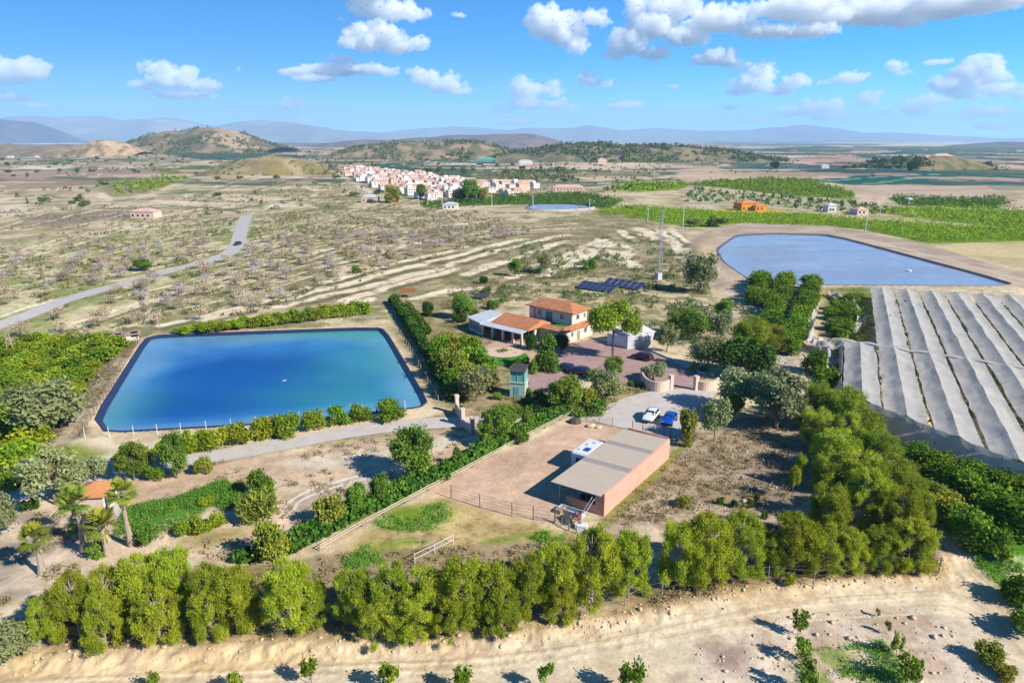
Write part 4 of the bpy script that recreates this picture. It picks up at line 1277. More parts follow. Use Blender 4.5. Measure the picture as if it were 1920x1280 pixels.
# --- pines in the foreground row
FRONT_L = [(95, 1120, 1218, 95), (150, 1066, 1205, 110), (200, 1108, 1222, 95), (212, 1058, 1190, 105), (275, 1040, 1180, 110), (300, 1098, 1212, 105), (335, 1030, 1170, 112), (398, 1098, 1202, 100), (402, 1052, 1180, 108), (452, 1060, 1190, 95), (548, 1046, 1190, 130), (470, 1110, 1190, 70), (595, 1085, 1180, 70)]
for (x, t, b, w), lb in row_labels(FRONT_L, 'yellow-green pine, %s from the left in the foreground row beside the dirt road'):
    at('pine', x, b - 10, t - 4, w * .88, lb, 'pine tree', 'foreground pines on the left', 'pine_tree')
FRONT_M = [(668, 1066, 1185, 105), (700, 1118, 1212, 95), (735, 1056, 1190, 108), (770, 1108, 1205, 95), (800, 1062, 1190, 112), (850, 1112, 1205, 95), (868, 1044, 1185, 115), (925, 1042, 1175, 108), (940, 1100, 1195, 90), (990, 1040, 1165, 108), (1048, 1012, 1158, 110), (1110, 990, 1145, 118), (1178, 996, 1130, 110), (1050, 1080, 1170, 80)]
for (x, t, b, w), lb in row_labels(FRONT_M, 'yellow-green pine below the barn, %s from the left in the middle clump'):
    at('pine', x, b - 10, t - 4, w * .88, lb, 'pine tree', 'foreground pines below the barn', 'pine_tree')
FRONT_R = [(1268, 975, 1108, 90), (1325, 950, 1105, 118), (1385, 952, 1092, 108), (1440, 990, 1085, 80), (1485, 962, 1085, 118), (1530, 985, 1085, 105), (1545, 895, 1040, 100), (1590, 990, 1080, 82), (1612, 865, 1005, 108), (1645, 980, 1075, 92), (1700, 968, 1072, 105), (1682, 915, 1035, 105), (1300, 1010, 1112, 80), (1720, 1000, 1070, 70)]
for (x, t, b, w), lb in row_labels(FRONT_R, 'bright green pine at the bottom right, %s from the left in its clump'):
    at('pine', x, b - 10, t - 4, w * .88, lb, 'pine tree', 'foreground pines on the right', 'pine_tree')
BELT = [(1528, 698, 790, 90), (1575, 712, 815, 105), (1530, 745, 840, 95), (1610, 752, 850, 105), (1560, 790, 890, 115), (1640, 790, 890, 112), (1600, 825, 925, 118), (1545, 835, 920, 90), (1665, 840, 940, 115), (1700, 868, 965, 100), (1640, 868, 975, 105), (1715, 905, 1000, 85), (1500, 730, 800, 60), (1580, 760, 860, 90)]
for (x, t, b, w), lb in row_labels(BELT, 'dense dark pine in the belt beside the net orchard, %s from the left'):
    at('pine_belt', x, b, t + 14, w * .78, lb, 'pine tree', 'dense pines beside the net covered orchard', 'pine_tree')

# --- single trees round the house, garden and yard
SINGLE = [
    ('umbrella', 1150, 672, 566, 98, 'tall round-crowned pine on a bare trunk in the pink forecourt', 'pine tree', 'pine_tree'),
    ('conifer', 1027, 694, 612, 58, 'layered conifer in front of the villa porch', 'conifer', 'conifer_tree'),
    ('dark', 995, 655, 625, 26, 'dark round bush left of the layered conifer', 'bush', 'bush'),
    ('dark', 1052, 655, 626, 26, 'dark round bush right of the layered conifer at the villa wall', 'bush', 'bush'),
    ('conifer', 1000, 700, 672, 24, 'small green cypress beside the lawn tip', 'bush', 'bush'),
    ('green', 1150, 708, 670, 38, 'tall clipped green bush under the forecourt pine', 'bush', 'bush'),
    ('dark_shrub', 1118, 712, 692, 36, 'dark round clipped bush beside the dark blue cars', 'bush', 'bush'),
    ('dark_shrub', 978, 690, 668, 28, 'dark green bush at the lower edge of the lawn', 'bush', 'bush'),
    ('olive', 1225, 712, 677, 46, 'grey-green olive in the round pink planter', 'olive tree', 'olive_tree'),
    ('green', 1058, 772, 700, 66, 'broad green tree below the two dark blue cars', 'tree', 'tree'),
    ('grey', 1137, 750, 694, 62, 'airy grey-green tree at the corner of the drive', 'tree', 'tree'),
    ('yellow', 1092, 765, 722, 50, 'yellowish shrub right of the broad green tree', 'shrub', 'shrub'),
    ('shrub', 1115, 776, 748, 44, 'round green bush at the lower gate', 'bush', 'bush'),
    ('green', 930, 830, 755, 66, 'leafy green tree beside the lane gate', 'tree', 'tree'),
    ('conifer', 988, 808, 762, 36, 'small upright tree on the hedge line below the lane', 'tree', 'tree'),
    ('green', 910, 838, 790, 44, 'lower green tree leaning on the lane gate tree', 'tree', 'tree'),
    ('dark_shrub', 972, 828, 796, 38, 'dark hedge bush at the head of the diagonal hedge', 'bush', 'bush'),
    ('green', 775, 898, 806, 92, 'big leafy tree alone on the pale ground below the lane', 'tree', 'tree'),
    ('conifer', 857, 872, 832, 30, 'small bright bush at the end of the diagonal hedge', 'bush', 'bush'),
    ('grey', 893, 752, 690, 66, 'light green soft-crowned tree at the foot of the garden', 'tree', 'tree'),
    ('green', 870, 598, 552, 52, 'round green tree behind the conservatory', 'tree', 'tree'),
    ('dark_shrub', 892, 596, 578, 20, 'dark ball of a bush beside the conservatory roof', 'bush', 'bush'),
    ('dark_shrub', 862, 604, 584, 26, 'dark low bush under the round green tree', 'bush', 'bush'),
    ('shrub', 913, 558, 536, 20, 'small round tree on the slope behind the villa', 'bush', 'bush'),
    ('shrub', 925, 580, 562, 26, 'bright green bush above the villa porch roof', 'bush', 'bush'),
    ('dark', 907, 532, 517, 18, 'dark green bush on the slope below two lone trees', 'bush', 'bush'),
    ('dark', 803, 592, 563, 22, 'slim dark tree at the top of the garden hedges', 'tree', 'tree'),
    ('shrub', 670, 512, 498, 18, 'lone bright bush among the pale terraces', 'bush', 'bush'),
    ('green', 965, 518, 484, 26, 'left one of two lone trees on the slope behind the villa', 'tree', 'tree'),
    ('grey', 1021, 514, 468, 30, 'right one of two lone trees on the slope behind the villa', 'tree', 'tree'),
    ('grey', 1312, 548, 466, 58, 'tall grey eucalyptus beside the right reservoir', 'eucalyptus', 'eucalyptus_tree'),
    ('shrub', 1103, 505, 485, 30, 'bright bush on the pale terrace above the solar panels', 'bush', 'bush'),
    ('dark', 1395, 708, 634, 108, 'dense dark round tree beside the drive', 'tree', 'tree'),
    ('olive', 1455, 802, 706, 116, 'spreading olive tree with a bare leaning trunk on rough ground', 'olive tree', 'olive_tree'),
    ('olive', 1385, 770, 694, 92, 'pale olive tree behind the right gate wall', 'olive tree', 'olive_tree'),
    ('grey', 1338, 828, 744, 62, 'thin grey tree beside the blue car', 'tree', 'tree'),
    ('yellow', 1287, 834, 760, 36, 'slim brownish tree right of the blue car', 'tree', 'tree'),
    ('green', 1375, 790, 735, 44, 'light green tree between the thin grey tree and the olive', 'tree', 'tree'),
    ('green', 1300, 640, 575, 62, 'green tree on the slope right of the villa', 'tree', 'tree'),
    ('pine_belt', 1405, 668, 590, 78, 'round green pine above the dense dark tree', 'pine tree', 'pine_tree'),
    ('pine_belt', 1445, 665, 606, 56, 'green pine at the foot of the citrus rows', 'pine tree', 'pine_tree'),
    ('grey', 1325, 692, 622, 60, 'pale feathery tree left of the dense dark tree', 'tree', 'tree'),
    ('green', 1262, 625, 585, 40, 'bushy tree behind the white wall', 'tree', 'tree'),
    ('grey', 1250, 660, 612, 42, 'thin grey tree beside the white wall', 'tree', 'tree'),
    ('olive', 1345, 640, 575, 50, 'loose olive tree on the slope above the drive', 'olive tree', 'olive_tree'),
    ('green', 1355, 600, 560, 40, 'bushy green tree above the loose olive', 'tree', 'tree'),
    ('citrus_dark', 1525, 700, 655, 48, 'round citrus tree at the corner of the net orchard', 'tree', 'citrus_tree'),
    ('citrus_dark', 1550, 730, 690, 50, 'second round citrus tree at the corner of the net orchard', 'tree', 'citrus_tree'),
    ('grey', 90, 812, 716, 128, 'big grey-green feathery tree left of the blue reservoir', 'tree', 'tree'),
    ('grey', 105, 945, 848, 108, 'grey-green willowy tree on the lane left of the small hut', 'tree', 'tree'),
    ('olive', 180, 902, 846, 58, 'grey olive tree behind the orange-roofed hut', 'olive tree', 'olive_tree'),
    ('green', 252, 900, 832, 58, 'green tree right of the orange-roofed hut', 'tree', 'tree'),
    ('green', 332, 896, 816, 52, 'tall slim tree beside the lane', 'tree', 'tree'),
    ('citrus_dark', 292, 900, 872, 32, 'small round orange tree between two slim trees', 'bush', 'citrus_tree'),
    ('yellow', 382, 888, 856, 34, 'yellow-green bush standing alone beside the lane', 'bush', 'bush'),
    ('olive', -4, 1010, 928, 78, 'grey-green tree cut off by the left edge', 'tree', 'tree'),
    ('citrus_dark', 22, 918, 882, 46, 'round dark citrus bush beside the lane at the left edge', 'bush', 'citrus_tree'),
    ('dark_shrub', 58, 955, 930, 30, 'dark bush beside the grey-green tree at the left edge', 'bush', 'bush'),
    ('grey', 20, 1230, 1175, 110, 'dry grey bush in the bottom left corner', 'bush', 'bush'),
    ('green', 268, 508, 486, 38, 'dense green bush beside the asphalt road', 'bush', 'bush'),
    ('yellow', 512, 1052, 972, 58, 'yellowish loose tree at the end of the diagonal hedge', 'tree', 'tree'),
    ('yellow', 620, 990, 925, 56, 'yellowish tree touching the middle of the diagonal hedge', 'tree', 'tree'),
    ('green', 668, 965, 905, 46, 'dark green tree in the middle of the diagonal hedge', 'tree', 'tree'),
    ('green', 712, 945, 888, 44, 'bushy tree below the big leafy tree on the hedge', 'tree', 'tree'),
    ('citrus_dark', 490, 930, 878, 44, 'orange tree at the right end of the green patch', 'tree', 'citrus_tree'),
    ('citrus_dark', 498, 950, 915, 42, 'smaller orange tree below it beside the palm bush', 'tree', 'citrus_tree'),
    ('palm_bush', 482, 975, 925, 62, 'low yellow-green palm bush without a trunk', 'palm', 'palm_bush'),
    ('shrub', 275, 1020, 985, 44, 'round bush at the foot of the tallest palm', 'bush', 'bush'),
    ('citrus', 352, 1002, 974, 34, 'left yellow-green bush below the green patch', 'bush', 'bush'),
    ('citrus', 380, 998, 968, 34, 'middle yellow-green bush below the green patch', 'bush', 'bush'),
    ('citrus', 412, 985, 958, 34, 'right yellow-green bush below the green patch', 'bush', 'bush'),
    ('citrus', 388, 946, 930, 28, 'bush inside the green patch', 'bush', 'bush'),
    ('shrub', 180, 1045, 1018, 34, 'green bush between two palms', 'bush', 'bush'),
    ('yellow', 1280, 948, 928, 30, 'dry brown round bush on the rough ground', 'bush', 'bush'),
    ('green', 885, 380, 337, 46, 'tall green tree in front of the village', 'tree', 'tree'),
    ('yellow', 738, 380, 346, 34, 'brownish round tree left of the tall village tree', 'tree', 'tree'),
    ('green', 790, 374, 344, 22, 'dark slim tree in front of the village houses', 'tree', 'tree'),
    ('dark', 862, 380, 352, 30, 'dark tree at the left foot of the tall village tree', 'tree', 'tree'),
    ('yellow', 905, 380, 350, 18, 'yellowish tree at the right foot of the tall village tree', 'tree', 'tree'),
    ('dark', 1710, 322, 302, 20, 'dark tree below the brick farm', 'tree', 'tree'),
    ('dark', 1452, 316, 302, 18, 'dark tree at the right end of the wooded ridge', 'tree', 'tree'),
    ('shrub', 1345, 425, 404, 36, 'grey bush at the edge of the bright citrus field', 'bush', 'bush'),
    ('grey', 1300, 425, 408, 30, 'grey shrub beside the grey bush at the citrus field', 'bush', 'bush'),
]
for k, x, b, t, w, lb, ct, nm in SINGLE: at(k, x, b, t, w, lb, ct, None, nm)
# garden grove of yellowish orange trees
GROVE = [(825, 688, 632, 44), (850, 660, 625, 40), (845, 712, 650, 50), (880, 680, 628, 50), (868, 700, 652, 46), (905, 705, 655, 50), (880, 728, 674, 50), (850, 740, 690, 40), (915, 728, 690, 40), (822, 655, 626, 30), (840, 640, 620, 26)]
for (x, b, t, w), lb in row_labels(GROVE, 'yellow-green orange tree in the villa garden, %s from the left'):
    at(random.choice(['yellow', 'citrus', 'yellow', 'citrus_dark']), x, b, t, w, lb, 'orange tree', 'orange trees in the villa garden', 'orange_tree')
# rockery bushes round the green tower
ROCK_B = [(990, 758, 745, 26), (1008, 752, 730, 30), (1030, 758, 742, 30), (955, 792, 775, 28), (960, 772, 758, 30), (1040, 735, 716, 22), (1065, 742, 724, 30), (1020, 776, 758, 36), (985, 742, 728, 24), (1120, 735, 720, 26), (1150, 742, 725, 22), (1085, 780, 765, 24), (1160, 735, 722, 18), (1185, 722, 712, 20), (1200, 724, 715, 16), (935, 748, 735, 22), (860, 772, 760, 20)]
for (x, b, t, w), lb in row_labels(ROCK_B, 'low rockery shrub below the villa, %s from the left'):
    at(random.choice(['shrub', 'dark_shrub', 'yellow', 'shrub']), x, b, t, w, lb, 'shrub', 'rockery shrubs', 'shrub', trunk=False)

# --- citrus bushes along the near edge of the blue reservoir
EDGE = [(730, 786, 754, 56), (676, 790, 757, 44), (635, 796, 762, 42), (590, 806, 768, 44), (541, 816, 772, 50), (495, 820, 780, 46), (452, 830, 790, 42), (412, 838, 800, 40), (378, 842, 805, 38), (345, 850, 812, 40), (310, 860, 822, 40), (272, 868, 830, 38), (236, 874, 838, 38), (520, 816, 776, 30), (360, 850, 806, 30), (392, 845, 804, 30)]
for (x, b, t, w), lb in row_labels(EDGE, 'round citrus bush on the near bank of the blue reservoir, %s from the left'):
    at('citrus' if x < 520 else 'citrus_dark', x, b, t, w, lb, 'citrus bush', 'citrus bushes on the near bank', 'citrus_bush')
for i in range(24):
    t = i / 23
    x = 345 + 335 * t; b = 624 - 40 * t + (i % 2) * 5
    at('citrus', x, b, b - 17 - 4 * t, 30, 'yellow-green citrus bush in the double row beyond the blue reservoir', 'citrus bush', 'citrus row beyond the blue reservoir', 'citrus_bush')


ROAD = smooth_line(ROAD_PTS, 2)


def orchard(kind, poly_px, dx, dy, ang, h, w, label, cat, group, name, limit=999, jit=.12, trunk=True, world=None, seed=1):
    w_ = [tuple(G(x, y)[:2]) for x, y in poly_px]
    xs = [p[0] for p in w_]; ys = [p[1] for p in w_]
    cx, cy2 = sum(xs) / len(xs), sum(ys) / len(ys)
    R_ = max(max(xs) - min(xs), max(ys) - min(ys))
    a, b = np.meshgrid(np.arange(-R_, R_, dx), np.arange(-R_, R_, dy))
    a = a.ravel(); b = b.ravel()
    rr = np.random.default_rng(seed)
    a = a + rr.normal(0, jit * dx, len(a)); b = b + rr.normal(0, jit * dy, len(b))
    x = cx + a * math.cos(ang) - b * math.sin(ang); y = cy2 + a * math.sin(ang) + b * math.cos(ang)
    m = inside(w_, x, y) & (sdf(RES, x, y) < -3) & (sdf(RES2, x, y) < -6) & (seg_dist(ROAD, x, y) > 6.5)
    x = x[m]; y = y[m]
    o = np.argsort(np.hypot(x, y))
    x, y = x[o], y[o]
    for i in range(min(limit, len(x))):
        s = rr.uniform(.8, 1.2)
        k = kind if isinstance(kind, str) else kind[int(rr.random() * len(kind))]
        plant(k, x[i], y[i], h * s, w * s, label, cat, group, name, None, trunk)
    return x[limit:], y[limit:]


orchard(['citrus', 'citrus_dark', 'citrus'], [(-90, 665), (120, 642), (205, 638), (225, 655), (170, 715), (118, 770), (60, 850), (20, 900), (-90, 920)], 4.6, 4.2, R(-28), 3.4, 5.0,
        'dense citrus tree in the orchard left of the blue reservoir', 'citrus tree', 'citrus trees left of the blue reservoir', 'citrus_tree', seed=3)
for r_, (top, bot) in enumerate([((1428, 534), (1418, 572)), ((1474, 538), (1440, 622)), ((1520, 542), (1478, 662))]):
    a = G(*top); b = G(*bot)
    n = int((b - a).length / 4.2)
    for i in range(n + 1):
        p = a.lerp(b, i / n)
        plant('citrus_dark', p.x + random.uniform(-.4, .4), p.y, 4.2, 5.6, 'big citrus tree in the %s of three thick rows below the right reservoir' % ['left row', 'middle row', 'right row'][r_], 'citrus tree', 'three citrus rows below the right reservoir', 'citrus_tree')
for i, (x, b, t, w) in enumerate([(1750, 905, 862, 70), (1790, 928, 880, 80), (1830, 950, 895, 85), (1875, 975, 918, 90), (1915, 1000, 930, 90), (1715, 862, 828, 50), (1760, 880, 845, 60), (1810, 895, 860, 60), (1860, 915, 878, 66), (1910, 935, 895, 70)]):
    at('citrus_dark', x, b, t, w, 'dark citrus tree at the foot of the net wall, %s from the left' % ORD[[0, 2, 4, 6, 8, 1, 3, 5, 7, 9][i]] if 0 else 'dark citrus tree in the double line at the foot of the net wall', 'citrus tree', 'citrus line under the net wall', 'citrus_tree')
for (x, b, t, w), lb in row_labels([(1745, 950, 905, 50), (1775, 975, 925, 60), (1800, 1000, 945, 66), (1835, 1030, 965, 76), (1860, 1050, 985, 60), (1908, 1130, 1082, 70), (1935, 1190, 1140, 70), (1720, 930, 900, 40)], 'olive-green citrus tree beside the grassy track, %s from the left'):
    at('yellow' if x < 1790 else 'citrus_dark', x, b, t, w, lb, 'citrus tree', 'citrus trees beside the grassy track', 'citrus_tree')
orchard('citrus_dark', [(1560, 565), (1600, 560), (1612, 600), (1590, 640), (1560, 630)], 4, 3.6, R(25), 2.6, 3.8, 'low citrus tree in the torn gap of the net orchard', 'citrus tree', 'citrus trees in the torn gap', 'citrus_tree', seed=8)
orchard('citrus_dark', [(1558, 660), (1590, 655), (1592, 705), (1570, 712)], 3.4, 3.2, R(25), 2.2, 3.2, 'citrus tree showing through the torn lower corner of the net', 'citrus tree', 'citrus trees in the torn lower corner', 'citrus_tree', seed=9)

# --- saplings in the bottom field
for x, b, t, w, lb in [(584, 1284, 1234, 40, 'young tree left of the middle at the bottom edge'), (732, 1296, 1238, 44, 'young tree below the middle pines at the bottom edge'), (871, 1300, 1250, 40, 'young tree right of the middle at the bottom edge'), (1022, 1296, 1240, 36, 'thin young tree near the middle right of the bottom edge'), (1186, 1300, 1240, 50, 'full young tree below the pine gap at the bottom edge'), (288, 1300, 1264, 32, 'sapling tip at the bottom edge on the left'), (444, 1300, 1258, 30, 'small sapling between two young trees at the bottom edge'),
                       (1496, 1190, 1144, 30, 'young lone tree at the top corner of the bottom right plot'), (1504, 1240, 1195, 38, 'second young tree down the left line of the bottom right plot'), (1510, 1300, 1240, 44, 'lowest young tree on the left line of the bottom right plot'), (1662, 1188, 1165, 14, 'tiny sapling at the top of the right line in the plot'), (1680, 1228, 1188, 26, 'middle sapling on the right line of the plot'), (1698, 1282, 1226, 48, 'fullest young tree on the right line of the plot'), (1645, 1156, 1140, 10, 'tiny leaning sapling beside the dirt road')]:
    at('sapling', x, b, t, w, lb, 'young tree', 'saplings in the bottom field', 'sapling')
for x, b, t, w, lb in [(1852, 1240, 1205, 46, 'dry olive shrub in the bottom right corner'), (1880, 1268, 1246, 46, 'lower dry olive shrub in the bottom right corner')]:
    at('yellow', x, b, t, w, lb, 'shrub', None, 'shrub', trunk=False)
for (x, b, t, w), lb in row_labels([(1350, 945, 930, 12), (1378, 950, 934, 14), (1404, 952, 938, 14), (1418, 940, 922, 10), (1433, 972, 955, 12)], 'small dark dry palm seedling behind the right pines, %s from the left'):
    at('dark_shrub', x, b, t, w, lb, 'seedling', 'seedlings behind the right pines', 'seedling', trunk=False)
for x, b, t, w, lb in [(1484, 938, 868, 26, 'left one of two slim dark-trunked trees before the pine belt'), (1497, 912, 850, 24, 'right one of two slim dark-trunked trees before the pine belt')]:
    at('umbrella', x, b, t, w, lb, 'tree', None, 'tree')

# --- almond orchard on the terraces
AL = [(-260, 640), (-260, 500), (0, 470), (160, 448), (300, 428), (450, 412), (640, 400), (860, 400), (1000, 420), (1000, 440), (860, 470), (700, 515), (560, 545), (480, 590), (300, 612), (210, 640)]
lx, ly = orchard(['almond', 'almond_bare', 'almond_bare', 'almond_bare'], AL, 8.2, 9.4, R(24), 3.6, 4.6, 'leafless almond tree with pinkish blossom on the terraces beyond the reservoir', 'almond tree', 'almond trees on the terraces', 'almond_tree', 290, .2, True, seed=12)


def mass(name, xs, ys, h, w, mat, n, per, size, label, cat, zs=None, spread=.35, tri=True, seed=1, jitter=.25):
    """many small plants nobody could count, as one mesh"""
    r = np.random.default_rng(seed)
    xs = np.asarray(xs); ys = np.asarray(ys)
    N = len(xs)
    z = hgt(xs, ys) if zs is None else np.asarray(zs)
    hh = h * r.uniform(1 - jitter * 1.5, 1 + jitter * 1.5, N); ww = w * r.uniform(1 - jitter * 1.5, 1 + jitter * 1.5, N)
    d = r.normal(0, 1, (N * n, 3)); d /= np.linalg.norm(d, axis=1)[:, None]
    d[:, 2] = np.abs(d[:, 2])
    c = np.stack([np.repeat(xs, n) + d[:, 0] * np.repeat(ww, n) * .42, np.repeat(ys, n) + d[:, 1] * np.repeat(ww, n) * .42, np.repeat(z, n) + (.1 + .75 * d[:, 2]) * np.repeat(hh, n)], 1)
    t = np.repeat(r.random(N), n) * .6 + r.random(N * n) * .4
    v, f, tt = leaves(c, d, per, w * spread, size, r, 1.2, t, tri)
    o = link(bpy.data.objects.new(name, mesh_np(name, v, f, mat, False, attrs={'tint': tt})))
    return tag(o, label, cat, None, 'stuff')


if len(lx): mass('almond_orchard', lx, ly, 3.8, 5, M['almond_bare'], 9, 3, .5, 'hazy mass of leafless almond trees on the farther terraces', 'orchard', seed=14)


def field(name, poly_px, sp_x, sp_y, ang, h, w, mat, size, label, n=6, per=3, seed=1):
    w_ = PP(poly_px)
    xs = [p[0] for p in w_]; ys = [p[1] for p in w_]
    cx, cy2 = sum(xs) / len(xs), sum(ys) / len(ys)
    R_ = max(max(xs) - min(xs), max(ys) - min(ys))
    a, b = np.meshgrid(np.arange(-R_, R_, sp_x), np.arange(-R_, R_, sp_y))
    r = np.random.default_rng(seed)
    a = a.ravel(); b = b.ravel()
    a = a + r.normal(0, sp_x * .1, len(a)); b = b + r.normal(0, sp_y * .06, len(b))
    x = cx + a * math.cos(ang) - b * math.sin(ang); y = cy2 + a * math.sin(ang) + b * math.cos(ang)
    m = inside(w_, x, y) & (np.abs(x / y) < .9) & (r.random(len(x)) > .04)
    return mass(name, x[m], y[m], h, w, mat, n, per, size, label, 'field', seed=seed)


field('citrus_field', [(1115, 397), (1180, 388), (1300, 396), (1335, 400), (1500, 404), (1530, 404), (1600, 412), (1920, 430), (2060, 436), (2060, 452), (1920, 450), (1740, 454), (1620, 429), (1560, 423), (1390, 417), (1300, 424), (1215, 411)], 5.0, 4.4, R(18), 2.6, 4.6, M['field'], .5, 'bright green citrus field behind the right reservoir', 14, 5, 21)
field('citrus_field', [(1622, 394), (1760, 385), (1920, 393), (2060, 397), (2060, 428), (1920, 426), (1705, 406)], 6.5, 6, R(18), 2.8, 5.4, M['field'], .8, 'yellow-green citrus field on the right edge', 9, 4, 22)
field('citrus_field', [(790, 379), (925, 368), (1080, 364), (1165, 377), (1138, 390), (1090, 386), (1010, 382), (900, 383), (800, 389)], 6.5, 5.5, R(12), 2.6, 5.4, M['field_dark'], .75, 'dark green citrus field below the village', 9, 4, 23)
field('citrus_field', [(1668, 367), (1880, 373), (1903, 383), (1860, 388), (1692, 380)], 7, 6.5, R(10), 3, 6, M['field_dark'], .9, 'dark green strip of orchard right of the tan field', 9, 4, 24)
field('citrus_field', [(1290, 349), (1430, 337), (1518, 341), (1598, 361), (1598, 371), (1480, 365), (1332, 352)], 8, 6.5, R(20), 2.4, 6, M['field'], 1.1, 'green orchard between the pale field and the dotted orchard', 8, 4, 25)
field('citrus_field', [(1143, 357), (1182, 344), (1288, 348), (1272, 360), (1200, 362)], 9, 8, R(20), 2.6, 6, M['field'], 1.8, 'yellow-green orchard right of the village', 4, 3, 26)
field('citrus_field', [(202, 352), (300, 336), (362, 339), (284, 361), (206, 365)], 9, 7, R(30), 2.2, 4.5, M['field'], 1.3, 'small yellow-green orchard on the far left slope', 4, 3, 27)
field('young_orchard', [(1302, 357), (1480, 370), (1600, 378), (1690, 393), (1690, 401), (1590, 401), (1430, 383), (1284, 377)], 10, 9, R(25), 2.4, 4.5, M['far'], 1.5, 'pale plot dotted with young trees left of the orange house', 4, 3, 28)
field('young_orchard', [(930, 325), (1060, 322), (1080, 334), (940, 338)], 14, 12, R(25), 3, 6, M['far'], 2.2, 'pale plot dotted with small trees right of the village', 4, 3, 29)

# --- hedges: one thing each, clumps along a line


def hedge(line_px, w, h, mat, label, size=.3, dens=26, step=.45, per=8, name='hedge'):
    L = smooth_line([tuple(G(x, y)[:2]) for x, y in line_px], 2)
    pts = []
    for a, b in zip(L[:-1], L[1:]):
        d = math.hypot(b[0] - a[0], b[1] - a[1]); k = max(1, int(d / step))
        pts += [(a[0] + (b[0] - a[0]) * t / k, a[1] + (b[1] - a[1]) * t / k) for t in range(k)]
    r = np.random.default_rng(len(pts))
    p = np.repeat(np.array(pts), dens, 0)
    d = r.normal(0, 1, (len(p), 3)); d /= np.linalg.norm(d, axis=1)[:, None]
    z = hgt(p[:, 0], p[:, 1])
    lump = .8 + .45 * fbm(p[:, 0], p[:, 1], 2.2, 3, 8)
    c = np.stack([p[:, 0] + d[:, 0] * w * .5 * lump, p[:, 1] + d[:, 1] * w * .5 * lump, z + h * lump * (.5 + .48 * d[:, 2])], 1)
    tn = np.clip(fbm(p[:, 0], p[:, 1], 3, 3, 18) + r.normal(0, .15, len(p)), 0, 1)
    v, f, tt = leaves(c, d, per, .3, size, r, 1.5, tn)
    o = link(bpy.data.objects.new(name, mesh_np(name, v, f, mat, False, attrs={'tint': tt})))
    return tag(o, label, 'hedge')


hedge([(738, 568), (760, 598), (790, 648), (815, 690), (835, 725), (852, 752)], 2.2, 2.2, M['hedge'], 'long dark clipped hedge between the blue reservoir and the garden')
hedge([(764, 578), (780, 600), (802, 628)], 1.6, 1.6, M['hedge'], 'short dark hedge beside the long one at the top of the garden')
hedge([(545, 1030), (600, 1002), (660, 972), (720, 945), (770, 920), (830, 895)], 2.2, 1.9, M['hedge'], 'lower half of the dark hedge along the diagonal track', dens=30)
hedge([(830, 893), (880, 865), (930, 838), (980, 812), (1030, 788), (1060, 776)], 1.8, 1.6, M['hedge'], 'upper half of the dark hedge along the diagonal track', dens=26)
hedge([(455, 1050), (500, 1045), (545, 1030)], 1.6, 1.2, M['hedge'], 'low end of the diagonal hedge near the front pines')
hedge([(935, 800), (980, 775), (1030, 768), (1040, 760)], 1.2, 1.0, M['hedge'], 'low hedge along the lane under the green tower')

# --- ground cover and scrub (stuff)


def scatter(poly_px, n, seed=1, thin=None):
    r = np.random.default_rng(seed)
    w = PP(poly_px)
    xs = [p[0] for p in w]; ys = [p[1] for p in w]
    X = r.uniform(min(xs), max(xs), n * 4); Y = r.uniform(min(ys), max(ys), n * 4)
    m = inside(w, X, Y) & (sdf(RES, X, Y) < -1) & (sdf(RES2, X, Y) < -2) & (seg_dist(ROAD, X, Y) > 4.5)
    X, Y = X[m], Y[m]
    if thin:
        k = fbm(X, Y, thin, 4, seed + 50) > .52
        X, Y = X[k], Y[k]
    return X[:n], Y[:n]


def many(*parts):
    return np.concatenate([p[0] for p in parts]), np.concatenate([p[1] for p in parts])


gc = [(245, 952), (330, 938), (440, 896), (456, 902), (450, 943), (400, 966), (300, 998), (224, 1010), (226, 986)]
mass('ground_cover', *scatter(gc, 1100, 31, 5), .28, 1.2, M['weed'], 8, 5, .12, 'patch of lush green ground cover beside the palms', 'ground cover', seed=31)
mass('weeds', *many(scatter([(700, 985), (740, 955), (830, 945), (850, 965), (820, 995), (740, 1000)], 300, 32, 4), scatter([(630, 1045), (680, 1020), (780, 1010), (800, 1020), (720, 1060), (640, 1070)], 300, 33, 4), scatter([(880, 1030), (920, 1005), (1000, 990), (1060, 1005), (1050, 1040), (900, 1060), (820, 1060)], 300, 34, 4), scatter([(1500, 1215), (1660, 1195), (1720, 1290), (1500, 1300)], 300, 35, 2), scatter([(1750, 885), (1800, 900), (1940, 960), (1940, 1150), (1790, 1010), (1748, 965)], 1200, 36, 5)), .28, .8, M['weed'], 5, 4, .1, 'green weeds and grass in the paddock and along the tracks', 'weeds', seed=36)
